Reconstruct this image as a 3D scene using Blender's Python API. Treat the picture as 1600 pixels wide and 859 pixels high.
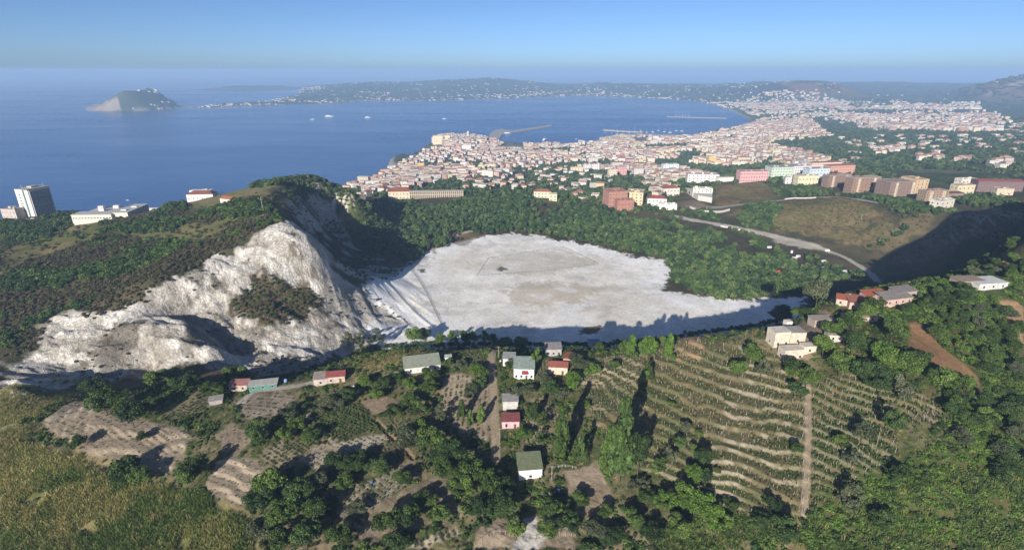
import bpy, math, random
import numpy as np
from mathutils import Vector, Euler, Matrix

random.seed(7)
RNG = np.random.default_rng(11)
for o in list(bpy.data.objects):
    bpy.data.objects.remove(o, do_unlink=True)
scene = bpy.context.scene
col = scene.collection

# ------------------------------------------------------------------ camera
CAM_Z = 300.0
PITCH = math.radians(20.6)
FOC = 850.0                                  # focal length in pixels of a 1600 px wide picture
cam_data = bpy.data.cameras.new("camera")
cam = bpy.data.objects.new("camera", cam_data)
col.objects.link(cam)
cam_data.sensor_width = 36.0
cam_data.lens = 36.0 * FOC / 1600.0
cam_data.clip_start = 1.0
cam_data.clip_end = 90000.0
cam.location = (0, 0, CAM_Z)
cam.rotation_euler = (math.pi / 2 - PITCH, 0, 0)
scene.camera = cam

# ------------------------------------------------------------------ sky, sun, exposure
SUN_EL = math.radians(20.5)
SHADOW_AZ = math.radians(21.0)               # shadows run 21 degrees to the right of the view
world = bpy.data.worlds.new("World")
scene.world = world
world.use_nodes = True
wn, wl = world.node_tree.nodes, world.node_tree.links
wn.clear()
sky = wn.new("ShaderNodeTexSky")
sky.sky_type = 'NISHITA'
sky.sun_disc = False
sky.sun_elevation = SUN_EL
sky.sun_rotation = math.pi + SHADOW_AZ
sky.altitude = 300
sky.air_density = 0.5
sky.dust_density = 0.8
sky.ozone_density = 4.3
bg = wn.new("ShaderNodeBackground")
bg.inputs["Strength"].default_value = 0.082
wo = wn.new("ShaderNodeOutputWorld")
wl.new(sky.outputs[0], bg.inputs[0])
wl.new(bg.outputs[0], wo.inputs[0])
sun_data = bpy.data.lights.new("sun", 'SUN')
sun_data.energy = 5.0
sun_data.angle = math.radians(0.5)
sun_data.color = (1.0, 0.93, 0.82)
sun = bpy.data.objects.new("sun", sun_data)
col.objects.link(sun)
sd = Vector((math.sin(SHADOW_AZ) * math.cos(SUN_EL), math.cos(SHADOW_AZ) * math.cos(SUN_EL), -math.sin(SUN_EL)))
sun.rotation_euler = sd.to_track_quat('-Z', 'Y').to_euler()
scene.view_settings.view_transform = 'Standard'
scene.view_settings.look = 'None'
scene.view_settings.exposure = 0.58
scene.view_settings.gamma = 1.0
scene.view_settings.use_curve_mapping = False
scene.render.engine = 'CYCLES'
scene.cycles.use_denoising = True
scene.cycles.max_bounces = 5
scene.cycles.diffuse_bounces = 2
scene.cycles.glossy_bounces = 2
scene.cycles.transmission_bounces = 2
scene.cycles.transparent_max_bounces = 6
scene.cycles.volume_bounces = 0

# ------------------------------------------------------------------ helpers
sP, cP = math.sin(PITCH), math.cos(PITCH)


def UP(px, py, z):
    """point of height z seen at a pixel of the photograph"""
    v = (429.5 - py) / FOC
    u = (px - 800.0) / FOC
    y = (CAM_Z - z) * (cP + v * sP) / (sP - v * cP)
    return (y * u / (cP + v * sP), y, z)


def PIX(p):
    x, y, z = p[0], p[1], p[2] - CAM_Z
    d = y * cP - z * sP
    up = y * sP + z * cP
    return 800 + FOC * x / d, 429.5 - FOC * up / d


def hash2(ix, iy, seed):
    h = (ix.astype(np.int64) * 374761393 + iy.astype(np.int64) * 668265263 + seed * 1274126177) & 0xFFFFFFFF
    h = ((h ^ (h >> 13)) * 1274126177) & 0xFFFFFFFF
    h = h ^ (h >> 16)
    return (h & 0xFFFFFF) / float(0xFFFFFF)


def vnoise(x, y, seed=0):
    x = np.asarray(x, float); y = np.asarray(y, float)
    fx, fy = np.floor(x), np.floor(y)
    tx, ty = x - fx, y - fy
    tx = tx * tx * tx * (tx * (tx * 6 - 15) + 10)
    ty = ty * ty * ty * (ty * (ty * 6 - 15) + 10)
    ix, iy = fx.astype(np.int64), fy.astype(np.int64)
    a = hash2(ix, iy, seed); b = hash2(ix + 1, iy, seed)
    c = hash2(ix, iy + 1, seed); d = hash2(ix + 1, iy + 1, seed)
    return (a + (b - a) * tx) * (1 - ty) + (c + (d - c) * tx) * ty - 0.5


def fbm(x, y, seed=0, octv=4, lac=2.03, gain=0.5):
    s = 0; a = 1.0
    for k in range(octv):
        s = s + a * vnoise(x + 17.3 * k, y - 9.1 * k, seed + k)
        x, y = (x * 0.8 - y * 0.6) * lac, (x * 0.6 + y * 0.8) * lac
        a *= gain
    return s


def ridged(x, y, seed=0, octv=4):
    s = 0; a = 1.0
    for k in range(octv):
        s = s + a * (0.5 - np.abs(vnoise(x, y, seed + k)) * 2)
        x, y = (x * 0.86 - y * 0.5) * 2.1, (x * 0.5 + y * 0.86) * 2.1
        a *= 0.5
    return s


def sstep(a, b, x):
    t = np.clip((x - a) / (b - a), 0, 1)
    return t * t * (3 - 2 * t)


def poly_sd(P, x, y):
    """signed distance to a polygon, positive inside"""
    P = np.asarray(P, float)
    n = len(P)
    d2 = np.full(x.shape, 1e18)
    ins = np.zeros(x.shape, bool)
    for i in range(n):
        ax, ay = P[i]; bx, by = P[(i + 1) % n]
        ex, ey = bx - ax, by - ay
        L = ex * ex + ey * ey + 1e-12
        t = np.clip(((x - ax) * ex + (y - ay) * ey) / L, 0, 1)
        dx, dy = x - ax - t * ex, y - ay - t * ey
        d2 = np.minimum(d2, dx * dx + dy * dy)
        cond = (ay > y) != (by > y)
        with np.errstate(divide='ignore', invalid='ignore'):
            xc = ax + (y - ay) * ex / np.where(ey == 0, 1e-12, ey)
        ins ^= cond & (x < xc)
    d = np.sqrt(d2)
    return np.where(ins, d, -d)


def line_d(P, x, y):
    P = np.asarray(P, float)
    d2 = np.full(np.shape(x), 1e18)
    for i in range(len(P) - 1):
        ax, ay = P[i][:2]; bx, by = P[i + 1][:2]
        ex, ey = bx - ax, by - ay
        L = ex * ex + ey * ey + 1e-12
        t = np.clip(((x - ax) * ex + (y - ay) * ey) / L, 0, 1)
        dx, dy = x - ax - t * ex, y - ay - t * ey
        d2 = np.minimum(d2, dx * dx + dy * dy)
    return np.sqrt(d2)


def np_mesh(name, V, F, smooth=False):
    """mesh from numpy arrays; F is (n,3) or (n,4)"""
    me = bpy.data.meshes.new(name)
    V = np.asarray(V, np.float32); F = np.asarray(F, np.int32)
    k = F.shape[1]
    me.vertices.add(len(V)); me.vertices.foreach_set("co", V.ravel())
    me.loops.add(F.size); me.loops.foreach_set("vertex_index", F.ravel())
    me.polygons.add(len(F))
    me.polygons.foreach_set("loop_start", np.arange(0, F.size, k, dtype=np.int32))
    me.polygons.foreach_set("loop_total", np.full(len(F), k, np.int32))
    me.update(calc_edges=True)
    me.polygons.foreach_set("use_smooth", np.full(len(F), smooth, bool))
    return me


def link(name, me, mat=None, parent=None):
    o = bpy.data.objects.new(name, me)
    col.objects.link(o)
    if mat is not None:
        for m in (mat if isinstance(mat, (list, tuple)) else [mat]):
            me.materials.append(m)
    if parent is not None:
        o.parent = parent
    return o


def tag(o, label=None, cat=None, group=None, kind=None):
    if label: o["label"] = label
    if cat: o["category"] = cat
    if group: o["group"] = group
    if kind: o["kind"] = kind
    return o


def empty(name, loc, rz=0.0):
    o = bpy.data.objects.new(name, None)
    col.objects.link(o)
    o.location = loc
    o.rotation_euler = (0, 0, rz)
    o.empty_display_size = 0.5
    return o


# ------------------------------------------------------------------ materials
class NT:
    def __init__(s, name):
        s.m = bpy.data.materials.new(name); s.m.use_nodes = True
        s.t = s.m.node_tree; s.n = s.t.nodes; s.l = s.t.links
        s.n.clear()
        s.out = s.n.new("ShaderNodeOutputMaterial")
        s.b = s.n.new("ShaderNodeBsdfPrincipled")
        s.l.new(s.b.outputs[0], s.out.inputs[0])
        s.b.inputs["Specular IOR Level"].default_value = 0.2

    def node(s, t, **kw):
        n = s.n.new(t)
        for k, v in kw.items(): setattr(n, k, v)
        return n

    def noise(s, scale, detail=4, rough=0.6, coord=None, kind="Object"):
        if coord is None:
            tc = s.node("ShaderNodeTexCoord"); coord = tc.outputs[kind]
        n = s.node("ShaderNodeTexNoise")
        n.inputs["Scale"].default_value = scale
        n.inputs["Detail"].default_value = detail
        n.inputs["Roughness"].default_value = rough
        s.l.new(coord, n.inputs["Vector"])
        return n.outputs["Fac"]

    def ramp(s, fac, *stops):
        r = s.node("ShaderNodeValToRGB")
        el = r.color_ramp.elements
        while len(el) < len(stops): el.new(0.5)
        for e, (p, c) in zip(el, stops):
            e.position = p; e.color = (*c, 1) if len(c) == 3 else c
        s.l.new(fac, r.inputs[0])
        return r.outputs[0]

    def mix(s, mode, fac, a, b):
        m = s.node("ShaderNodeMix", data_type='RGBA', blend_type=mode)
        for sock, v in ((m.inputs[0], fac), (m.inputs[6], a), (m.inputs[7], b)):
            if hasattr(v, "is_linked") or hasattr(v, "links"): s.l.new(v, sock)
            elif isinstance(v, (int, float)): sock.default_value = v
            else: sock.default_value = (*v, 1) if len(v) == 3 else v
        return m.outputs[2]

    def bump(s, h, strength=0.5, dist=0.2):
        b = s.node("ShaderNodeBump")
        b.inputs["Strength"].default_value = strength
        b.inputs["Distance"].default_value = dist
        s.l.new(h, b.inputs["Height"])
        s.l.new(b.outputs[0], s.b.inputs["Normal"])

    def base(s, c):
        if hasattr(c, "is_linked") or hasattr(c, "links"): s.l.new(c, s.b.inputs["Base Color"])
        else: s.b.inputs["Base Color"].default_value = (*c, 1)

    def rough(s, v): s.b.inputs["Roughness"].default_value = v


MATS = {}


def plaster(c, rough=0.85, dirt=0.35, scale=0.6):
    """painted wall, roof sheet or concrete with weathering; cached by colour"""
    key = ("p", tuple(round(v, 3) for v in c), dirt)
    if key in MATS: return MATS[key]
    t = NT("plaster_%d" % len(MATS))
    n = t.noise(scale, 5, 0.65)
    dk = tuple(v * (1 - dirt) for v in c)
    t.base(t.ramp(n, (0.3, dk), (0.6, c)))
    t.rough(rough)
    MATS[key] = t.m
    return t.m


def tile_mat(c):
    key = ("t", tuple(round(v, 3) for v in c))
    if key in MATS: return MATS[key]
    t = NT("roof_tile_%d" % len(MATS))
    tc = t.node("ShaderNodeTexCoord")
    w = t.node("ShaderNodeTexWave"); w.inputs["Scale"].default_value = 1.3; w.inputs["Distortion"].default_value = 0.6
    t.l.new(tc.outputs["Object"], w.inputs["Vector"])
    n = t.noise(1.1, 5, 0.7, tc.outputs["Object"])
    c1 = t.ramp(n, (0.28, tuple(v * 0.55 for v in c)), (0.62, c))
    t.base(t.mix('MULTIPLY', 0.35, c1, w.outputs["Color"]))
    t.rough(0.9)
    t.bump(w.outputs["Fac"], 0.4, 0.06)
    MATS[key] = t.m
    return t.m


def glassy(c=(0.03, 0.035, 0.04)):
    key = ("g", c)
    if key in MATS: return MATS[key]
    t = NT("window_glass_%d" % len(MATS)); t.base(c); t.rough(0.15)
    t.b.inputs["Specular IOR Level"].default_value = 0.5
    MATS[key] = t.m
    return t.m
# ------------------------------------------------------------------ terrain heights
# control points: where a spot of ground shows in the photograph and how high it lies above the sea
CP = [  # foreground slope and gardens
 (0,859,134),(150,859,135),(300,859,136),(450,859,137),(600,859,137),(700,830,138),(830,850,138),(960,850,137),(1100,850,137),(1300,859,141),(1450,859,142),(1600,859,140),
 (0,760,140),(100,700,146),(250,700,147),(60,700,141),(380,780,143),(300,650,150),(500,640,152),(550,700,148),(600,790,141),(700,740,143.5),(830,740,143.5),
 (640,600,154),(1000,800,141),(770,545,157),(770,650,149),(770,600,153),(500,580,154.5),(430,600,153),(330,600,151),(230,610,148),(150,625,145),(60,645,140),
 (560,556,156),(640,545,157),(900,545,157.5),(900,620,152),(930,700,147.5),(930,600,153.5),(1000,540,160),
 (1100,850,137),(1100,740,149),(1100,640,158),(1100,560,165),(1260,810,147.5),(1260,720,154.5),(1260,640,161.5),(1240,570,168.5),(1230,530,173.5),(1180,515,171),(1080,525,166),
 (1400,640,167),(1450,560,180),(1400,750,157),(1500,800,151),(1500,690,166),(1560,640,162),(1600,560,169),(1600,500,180),(1560,460,188),(1600,420,194),(1480,500,184),
 (1380,500,182),(1340,470,184),(1420,450,188),(1280,500,178),(1290,472,181),(1540,440,192),(1600,382,204),(1600,700,158),
 # crater floor
 (690,515,95),(760,520,95),(900,520,95),(1000,500,95),(1100,495,95),(1200,480,95.5),(800,450,95),(700,450,95),(900,420,95),(1000,430,95),(800,400,95),(900,380,95.5),
 (800,366,96),(700,400,95.5),(660,420,95.5),(1050,460,95.5),(1150,465,95.5),(1240,470,96),
 # left crater wall, white cliffs
 (640,410,96),(560,395,101),(600,430,97.5),(560,500,105),(600,520,98.5),(480,500,117),(420,556,106),(480,566,104),(400,500,124),(450,480,126),(530,540,101),
 (640,500,96.5),(530,442,126),(400,460,136),(440,354,176),(468,367,171),(490,383,164),(500,402,153),(513,425,140),(415,342,174),(450,400,158),(470,425,145),(430,432,146),(330,405,158),(380,390,163),(300,470,138),(240,458,147),(240,490,134),
 (160,500,135),(290,512,134),(230,503,137),(300,498,125),(300,445,148),(340,540,122),(365,566,110),(385,540,109),(230,575,114),(300,560,119),(100,520,130),(60,560,121),(100,580,117),(0,560,124),(0,600,129),(160,545,124),(350,560,107),(20,625,136),
 (560,460,115),(580,480,105),
 # shadowed inner side and far left ridge
 (430,300,178),(440,330,176),(480,279,172),(500,284,168),(540,300,157),(520,318,141),(530,345,121),(500,350,127),(560,368,104),(600,350,103),(640,385,97),(470,350,148),(520,400,111),(490,400,124),
 (455,292,174),(580,330,107),
 # left plateau
 (350,317,165),(300,316,158),(230,332,150),(150,346,139),(200,375,146),(50,337,127),(20,338,126),(80,334,125),(0,341,124),(100,333,121),(30,380,131),(0,420,136),(100,440,140),(0,500,128),(100,488,134),(200,420,147),
 (300,370,157),(380,350,170),(400,330,173),(60,400,134),(280,330,156),(400,300,172),
 # wood behind the crater, road and grassy hill
 (720,300,112),(650,314,108),(800,340,100),(900,332,102),(850,312,108),(980,328,104),(1050,341,100),(1100,347,100),(1150,357,99),(1200,372,98),(1250,388,97),(1330,408,96.5),(1370,432,96),
 (1100,420,96),(1000,385,96.5),(1200,420,96),(700,350,100),(620,320,108),
 (1250,330,119),(1300,311,131),(1340,350,116),(1400,350,127),(1430,330,139),(1380,400,101),(1450,380,117),(1500,360,131),(1550,340,144),(1600,332,151),(1500,325,142),(1600,312,152),
 (1400,303,136),(1300,287,130),(1220,282,122),(1160,282,118),(1180,300,115),(1100,312,108),(1100,290,112),(1200,312,113),(1550,300,141),(1450,275,129),(1600,272,131),
 (1150,330,106),(1050,320,104),
 # town and plain
 (1500,240,112),(1350,240,90),(1250,240,70),(1400,210,70),(1600,210,88),(1300,200,40),(1500,190,58),(1600,190,78),(1000,260,46),(900,270,60),(800,280,76),(700,284,62),(620,290,40),(580,296,22),
 (750,250,20),(850,240,12),(1000,230,7),(1100,220,7),(1150,215,28),(1200,205,28),(1100,250,42),(1200,255,62),(900,290,88),(1000,290,86),(1080,278,82),(960,281,80),(660,265,30),(690,236,20),(700,224,26),(740,222,18),
 (1250,180,12),(1400,180,25),(1200,170,8),(1350,165,20),(1500,170,35),(1450,150,55),(1350,150,40),(560,302,58),(820,255,35),
 # far side of the bay
 (1110,160,6),(1050,154,6),(1000,150,10),(900,148,10),(850,150,8),(760,153,8),(700,155,8),(620,155,8),(560,156,8),(500,160,6),(420,162,8),(350,166,4),
]
CW = []  # control points given directly in the world (hidden ground, ground outside the picture)
for (px, py, z) in [(560,552,156),(640,545,157),(770,545,157),(900,545,157.5),(1000,540,160),(1080,525,166),(1180,515,171)]:
    x, y, _ = UP(px, py, z); CW.append((x * 1.23, y * 1.23, 106)); CW.append((x * 1.38, y * 1.38, 96.5))
for (px, py, z) in [(1290,472,181),(1340,455,186),(1420,440,189),(1540,425,193),(1600,380,204)]:
    x, y, _ = UP(px, py, z); CW.append((x * 1.08, y * 1.08, z - 8)); CW.append((x * 1.45, y * 1.45, 112)); CW.append((x * 1.7, y * 1.7, 101))
for (px, py, z) in [(230,610,148),(330,600,151),(430,600,153)]:
    x, y, _ = UP(px, py, z); CW.append((x * 1.16, y * 1.16, 122))
CW += [(0, 40, 128), (-120, 60, 128), (120, 60, 130), (-300, 120, 122), (330, 130, 148), (-420, 240, 118), (330, 292, 232), (403, 318, 268), (470, 330, 275), (560, 360, 245), (430, 250, 225), (620, 480, 150), (-700, 420, 110),  # unseen right-hand ridge is raised here so its shadow covers the slope beyond
       (-1000, 600, 70), (-900, 840, 12), (-650, 900, 10), (-520, 960, 10), (-420, 1050, 12), (-330, 1150, 15), (-300, 900, 90), (-1500, 700, 20),
       (900, 800, 140), (1500, 1500, 110), (2600, 2600, 100), (0, -60, 125), (-200, -60, 120), (200, -60, 128), (-340, 780, 120), (-420, 830, 60)]
# far relief: crest lines seen against the sky
for (px, py, y) in [(470,139,8600),(540,132,8700),(600,129,8600),(660,129,8700),(720,124.5,8800),(780,122,8900),(830,129,9000),(870,136,8900),(905,136,8800),(935,130.5,8700),(990,132,8600),(1050,134,8500),
                    (1110,135,8200),(1160,131,7600),(1200,128,7600),(1330,129,8600),(1400,128.5,9000),(1470,131,9000),(1540,131,9000),(1640,128,9000)]:
    v = (429.5 - py) / FOC; k = (cP + v * sP) / (sP - v * cP); z = CAM_Z - y / k
    CW.append(((px - 800) / FOC * y / (cP + v * sP), y, z))
    CW.append(((px - 800) / FOC * y / (cP + v * sP) * 1.25, y * 1.25, z * 0.5))
for (px, y, z) in [(560,7300,75),(640,7300,60),(740,7300,70),(940,7600,70),(1040,7400,65),(1000,8000,90),(1430,6800,70),(1300,7400,60)]:
    CW.append(((px - 800) / FOC * y / 1.05, y, z))
pts = np.array([UP(*c) for c in CP] + CW)


def uvmap(x, y):
    yy = y + 0.0
    D = np.sqrt(x * x + yy * yy) + 60.0
    return np.arctan2(x, np.maximum(yy, -1e9) + 60.0) * 1.0, np.log(D)


pu, pv = uvmap(pts[:, 0], pts[:, 1])
EPS2 = 0.02 ** 2
A = np.sqrt((pu[:, None] - pu[None]) ** 2 + (pv[:, None] - pv[None]) ** 2 + EPS2)
n = len(pts)
Q = np.zeros((n + 3, n + 3)); Q[:n, :n] = A + np.eye(n) * (-0.002)
Q[:n, n] = 1; Q[:n, n + 1] = pu; Q[:n, n + 2] = pv
Q[n:, :n] = Q[:n, n:].T
W = np.linalg.solve(Q, np.concatenate([pts[:, 2], [0, 0, 0]]))


def base_h(x, y):
    sh = x.shape; x = x.ravel(); y = y.ravel()
    u, v = uvmap(x, y)
    out = np.empty(len(x))
    for i in range(0, len(x), 20000):
        a, b = u[i:i + 20000], v[i:i + 20000]
        r = np.sqrt((a[:, None] - pu[None]) ** 2 + (b[:, None] - pv[None]) ** 2 + EPS2)
        out[i:i + 20000] = r @ W[:n] + W[n] + W[n + 1] * a + W[n + 2] * b
    return out.reshape(sh)


def wpoly(pix, z=0.0):
    return [UP(a, b, z)[:2] for a, b in pix]


COAST = [(-9000, 600), (-3000, 760), (-1500, 840), (-900, 930), (-620, 1000), (-470, 1110)] + wpoly([
    (520, 299), (545, 290), (575, 282), (600, 272), (612, 268), (606, 258), (609, 250), (622, 246), (636, 244), (640, 247), (655, 238), (668, 229), (676, 221), (690, 216.5), (720, 216), (745, 217), (762, 219), (775, 224), (800, 225), (830, 226),
    (870, 226), (905, 225), (930, 221), (945, 217), (958, 213), (990, 209.5), (1040, 210), (1078, 213), (1092, 208), (1110, 204.5), (1150, 200), (1168, 196), (1170, 190), (1166, 184), (1150, 177), (1135, 170),
    (1112, 163.5), (1085, 159), (1050, 156), (1000, 153), (940, 151), (900, 150), (860, 152), (800, 154), (760, 155), (700, 157), (650, 158), (610, 157.5), (560, 158.5), (525, 161), (500, 163), (450, 164), (420, 165.5), (400, 165.5), (370, 167.5), (330, 169), (296, 169.5), (290, 168),
    (330, 165), (380, 162), (420, 158), (460, 152), (470, 146), (465, 142)]) + [(-4200, 12500), (20000, 13500), (26000, 6000), (9000, -600), (-9000, -600)]
MISENO = wpoly([(131, 172.5), (140, 174), (165, 174.5), (200, 174), (233, 173), (255, 171.5), (272, 170), (290, 168), (286, 166), (262, 163), (235, 160), (190, 159), (150, 162), (134, 168)])
PROCIDA = wpoly([(296, 141), (330, 142.5), (380, 143), (430, 142), (470, 140), (480, 137), (430, 135), (350, 136)])

# polar grid: fine near the gardens and the crater, coarse far away
TH = np.radians(np.linspace(-62, 62, 840))
d1 = np.exp(np.linspace(np.log(20), np.log(115), 30, endpoint=False))
d2 = np.exp(np.linspace(np.log(115), np.log(330), 430, endpoint=False))
d3 = np.exp(np.linspace(np.log(330), np.log(1100), 300, endpoint=False))
d4 = np.exp(np.linspace(np.log(1100), np.log(14500), 190))
DD = np.concatenate([d1, d2, d3, d4])
NT_, ND = len(TH), len(DD)
LD = np.log(DD)
GX = DD[:, None] * np.sin(TH)[None]
GY = DD[:, None] * np.cos(TH)[None]
GZ = base_h(GX, GY)


def make_lookup():
    def H(x, y):
        x = np.asarray(x, float); y = np.asarray(y, float)
        t = np.arctan2(x, y); d = np.log(np.maximum(np.sqrt(x * x + y * y), 20.001))
        a = np.clip((t - TH[0]) / (TH[1] - TH[0]), 0, NT_ - 1.001)
        b = np.interp(d, LD, np.arange(ND)); b = np.clip(b, 0, ND - 1.001)
        ia, ib = a.astype(int), b.astype(int); fa, fb = a - ia, b - ib
        return (GZ[ib, ia] * (1 - fa) + GZ[ib, ia + 1] * fa) * (1 - fb) + (GZ[ib + 1, ia] * (1 - fa) + GZ[ib + 1, ia + 1] * fa) * fb
    return H


H = make_lookup()


def hits(pix):
    """first ground point along the sight line through each pixel of the photograph"""
    pix = np.asarray(pix, float)
    v = (429.5 - pix[:, 1]) / FOC; u = (pix[:, 0] - 800) / FOC
    dx, dy, dz = u, cP + v * sP, v * cP - sP
    t = np.exp(np.linspace(np.log(110), np.log(13500), 1500))
    X = dx[:, None] * t; Y = dy[:, None] * t; Z = CAM_Z + dz[:, None] * t
    below = Z < np.maximum(H(X, Y), 0)
    k = np.where(below.any(1), below.argmax(1), len(t) - 1)
    k = np.maximum(k, 1)
    i = np.arange(len(pix))
    f0 = Z[i, k - 1] - np.maximum(H(X[i, k - 1], Y[i, k - 1]), 0); f1 = Z[i, k] - np.maximum(H(X[i, k], Y[i, k]), 0)
    w = np.clip(f0 / (f0 - f1 + 1e-9), 0, 1)
    tt = t[k - 1] + (t[k] - t[k - 1]) * w
    x, y = dx * tt, dy * tt
    return np.stack([x, y, np.maximum(H(x, y), 0)], 1)


def hit(px, py):
    return tuple(hits([(px, py)])[0])


def gpoly(pix):
    return [tuple(p[:2]) for p in hits(pix)]


# --- added relief -------------------------------------------------------------
DIST = np.sqrt(GX ** 2 + GY ** 2)
ROCK = [gpoly([(0,570),(60,540),(70,505),(105,488),(150,497),(235,478),(232,457),(262,440),(320,422),(330,404),(360,398),(405,360),(440,350),(495,375),(520,420),(560,445),(610,480),(640,505),(590,535),(520,555),(470,580),(350,575),(260,575),(200,585),(110,605),(40,625),(0,625)])]
FLOOR = gpoly([(640,412),(660,395),(690,385),(740,372),(800,364),(880,375),(940,388),(1000,402),(1040,406),(1050,425),(1030,455),(1080,462),(1140,468),(1200,466),(1255,466),(1250,480),(1150,500),(1000,515),(900,528),(760,530),(680,515),(640,505),(560,445)])
FLOOR = FLOOR[:16] + [(250, 395), (205, 372), (120, 350), (0, 340), (-60, 345), (-110, 385), (-122, 415)] + FLOOR[-2:]
rock_sd = poly_sd(ROCK[0], GX, GY)
floor_sd = poly_sd(FLOOR, GX, GY)
rk = sstep(-8, 8, rock_sd) * (1 - sstep(-10, 12, floor_sd))
ca, sa = math.cos(0.15), math.sin(0.15)
ru, rv = GX * ca - GY * sa, GX * sa + GY * ca
gul = ridged(ru / 70 + 0.15 * fbm(GX / 20, GY / 20, 5), rv / 20, 3, 4)
NW = fbm(GX / 15, GY / 15, 65, 3)
crag = ridged(GX / 26 + 0.6 * fbm(GX / 12, GY / 12, 43, 3), GY / 26, 47, 5)
fa = sstep(-190, -130, GX) * sstep(330, 380, GY)                 # towards the fan the gullies turn to the floor
fu, fv = GX * 0.58 - GY * 0.81, GX * 0.81 + GY * 0.58
gfan = ridged(fu / 70 + 0.15 * NW, fv / 13, 67, 4)
GZ += rk * ((gul * 5.2) * (1 - fa) + gfan * 2.4 * fa + crag * 2.1 + ridged(ru / 34 + .3 * NW, rv / 8, 63, 3) * 1.7 * (1 - fa) + ridged(GX / 10 + 0.8 * NW, GY / 10, 61, 3) * 1.3 - 1.0)
# shadowed inner wall and the right hand slope: gullies too
WALL2 = gpoly([(440,320),(480,300),(520,310),(560,390),(640,410),(600,440),(560,440),(500,390)])
w2 = sstep(-10, 10, poly_sd(WALL2, GX, GY)) * (1 - sstep(-10, 12, floor_sd))
GZ += w2 * (ridged(ru / 55, rv / 16, 77, 4) * 3.5)
SLOPE_R = gpoly([(1380,405),(1440,370),(1500,330),(1600,320),(1600,360),(1500,385),(1420,420)])
w3 = sstep(-10, 15, poly_sd(SLOPE_R, GX, GY))
GZ += w3 * (ridged((GX + GY) / 45, (GX - GY) / 17, 87, 4) * 3.2)
# gentle natural roughness everywhere but the crater floor
rough = 0.35 + 1.6 * sstep(330, 800, DIST) * (1 - sstep(-5, 5, floor_sd))
rough = np.where(floor_sd > 0, 0.12, rough)
GZ += rough * fbm(GX / 22, GY / 22, 9, 4) * np.where(DIST < 5000, 1, 0)
GZ += sstep(2500, 6000, DIST) * fbm(GX / 420, GY / 420, 21, 4) * 30
# flats of slag at the foot of the reed-grown slope, lower left: bumpy
GZ += (1 - sstep(150, 200, DIST)) * fbm(GX / 6, GY / 6, 15, 4) * 1.5

# --- Miseno, far hills of the plain -------------------------------------------


def cone(px, py_base, y, z, r, rx=1.0, rim=0.0, seed=0, power=1.0):
    cx = (px - 800) / FOC * y / 1.045
    r0 = np.sqrt(((GX - cx) / rx) ** 2 + (GY - y) ** 2)
    rr = np.clip(r0 / r * (1 + 0.35 * fbm(GX / 300, GY / 300, seed, 3)), 0, 1.5)
    return z * np.clip(1 - rr ** power, 0, 1) * (1 - rim * np.exp(-(rr / 0.35) ** 2))


hill = np.zeros_like(GZ)
hill = np.maximum(hill, cone(1245, 158, 5900, 205, 700, 1.25, 0.12, 51, 1.6))
hill = np.maximum(hill, np.minimum(cone(1660, 165, 4800, 300, 930, 1.0, 0.0, 57, 1.5), 262))
hill = np.maximum(hill, cone(1140, 150, 6900, 120, 700, 1.5, 0.0, 59, 1.5))
land_sd = poly_sd(COAST, GX, GY)
mis_sd = poly_sd(MISENO, GX, GY)
pro_sd = poly_sd(PROCIDA, GX, GY)
hillm = np.where(DIST > 3500, hill, 0)
GZ = np.maximum(GZ, hillm + ridged(GX / 260, GY / 260, 71, 4) * 26 * sstep(20, 120, hillm))
# coast: low shore, then the water's edge
cl = np.where(DIST > 2500, 40.0, 12.0)
lowz = np.maximum(GZ, 1.6)
GZ = np.where(land_sd > 0, 1.2 + (lowz - 1.2) * sstep(-cl * 0.2, cl * 2.2, land_sd), -6.0)
mx, my, _ = UP(196, 172, 0)
m_r = (GX - mx) / 330.0
m_ax = np.clip(mis_sd / 330.0, 0, 1)
dxm = GX - (mx + 15)
mis_h = 128 * np.exp(-np.abs(dxm / np.where(dxm < 0, 215.0, 235.0)) ** np.where(dxm < 0, 1.5, 1.7)) + 12
mis_h = mis_h * sstep(0, 1, np.clip(mis_sd / 200.0, 0, 1) * 1.0) + ridged(GX / 120, GY / 120, 91, 4) * 14 * sstep(10, 120, mis_sd)
GZ = np.where(mis_sd > 0, np.maximum(mis_h, 1.5), GZ)
GZ = np.where(pro_sd > 0, 1.5 + 70 * sstep(0, 900, pro_sd) * (1 + fbm(GX / 700, GY / 700, 66, 3)), GZ)
# ------------------------------------------------------------------ fields, terraces and ground cover
COLR = np.empty(GX.shape + (3,))
NZ1 = fbm(GX / 14, GY / 14, 101, 5); NZ2 = fbm(GX / 3.5, GY / 3.5, 111, 4); NZ3 = fbm(GX / 60, GY / 60, 121, 4)


def mixc(c, m):
    COLR[:] = COLR * (1 - m[..., None]) + np.asarray(c, float) * m[..., None]


def two(a, b, t):
    t = np.clip(t, 0, 1)[..., None]
    return np.asarray(a, float) * (1 - t) + np.asarray(b, float) * t


def mask(poly, soft=1.5, wob=3.0):
    P = np.asarray(poly)
    x0, y0 = P.min(0) - 40; x1, y1 = P.max(0) + 40
    m = np.zeros(GX.shape)
    s = (GX > x0) & (GX < x1) & (GY > y0) & (GY < y1)
    if s.any():
        sd = poly_sd(P, GX[s], GY[s]) + wob * (NZ2[s] + NZ1[s])
        m[s] = sstep(-soft, soft, sd)
    return m


# default cover: scrub on the hills, mixed green on the plain
COLR[:] = two((0.058, 0.062, 0.028), (0.115, 0.088, 0.05), 0.5 + 0.9 * NZ1 + 0.6 * NZ3)
plain = sstep(850, 1200, DIST)
COLR[:] = COLR * (1 - plain[..., None]) + two((0.05, 0.075, 0.035), (0.085, 0.095, 0.05), 0.5 + 1.2 * fbm(GX / 150, GY / 150, 7, 4)) * plain[..., None]
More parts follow.
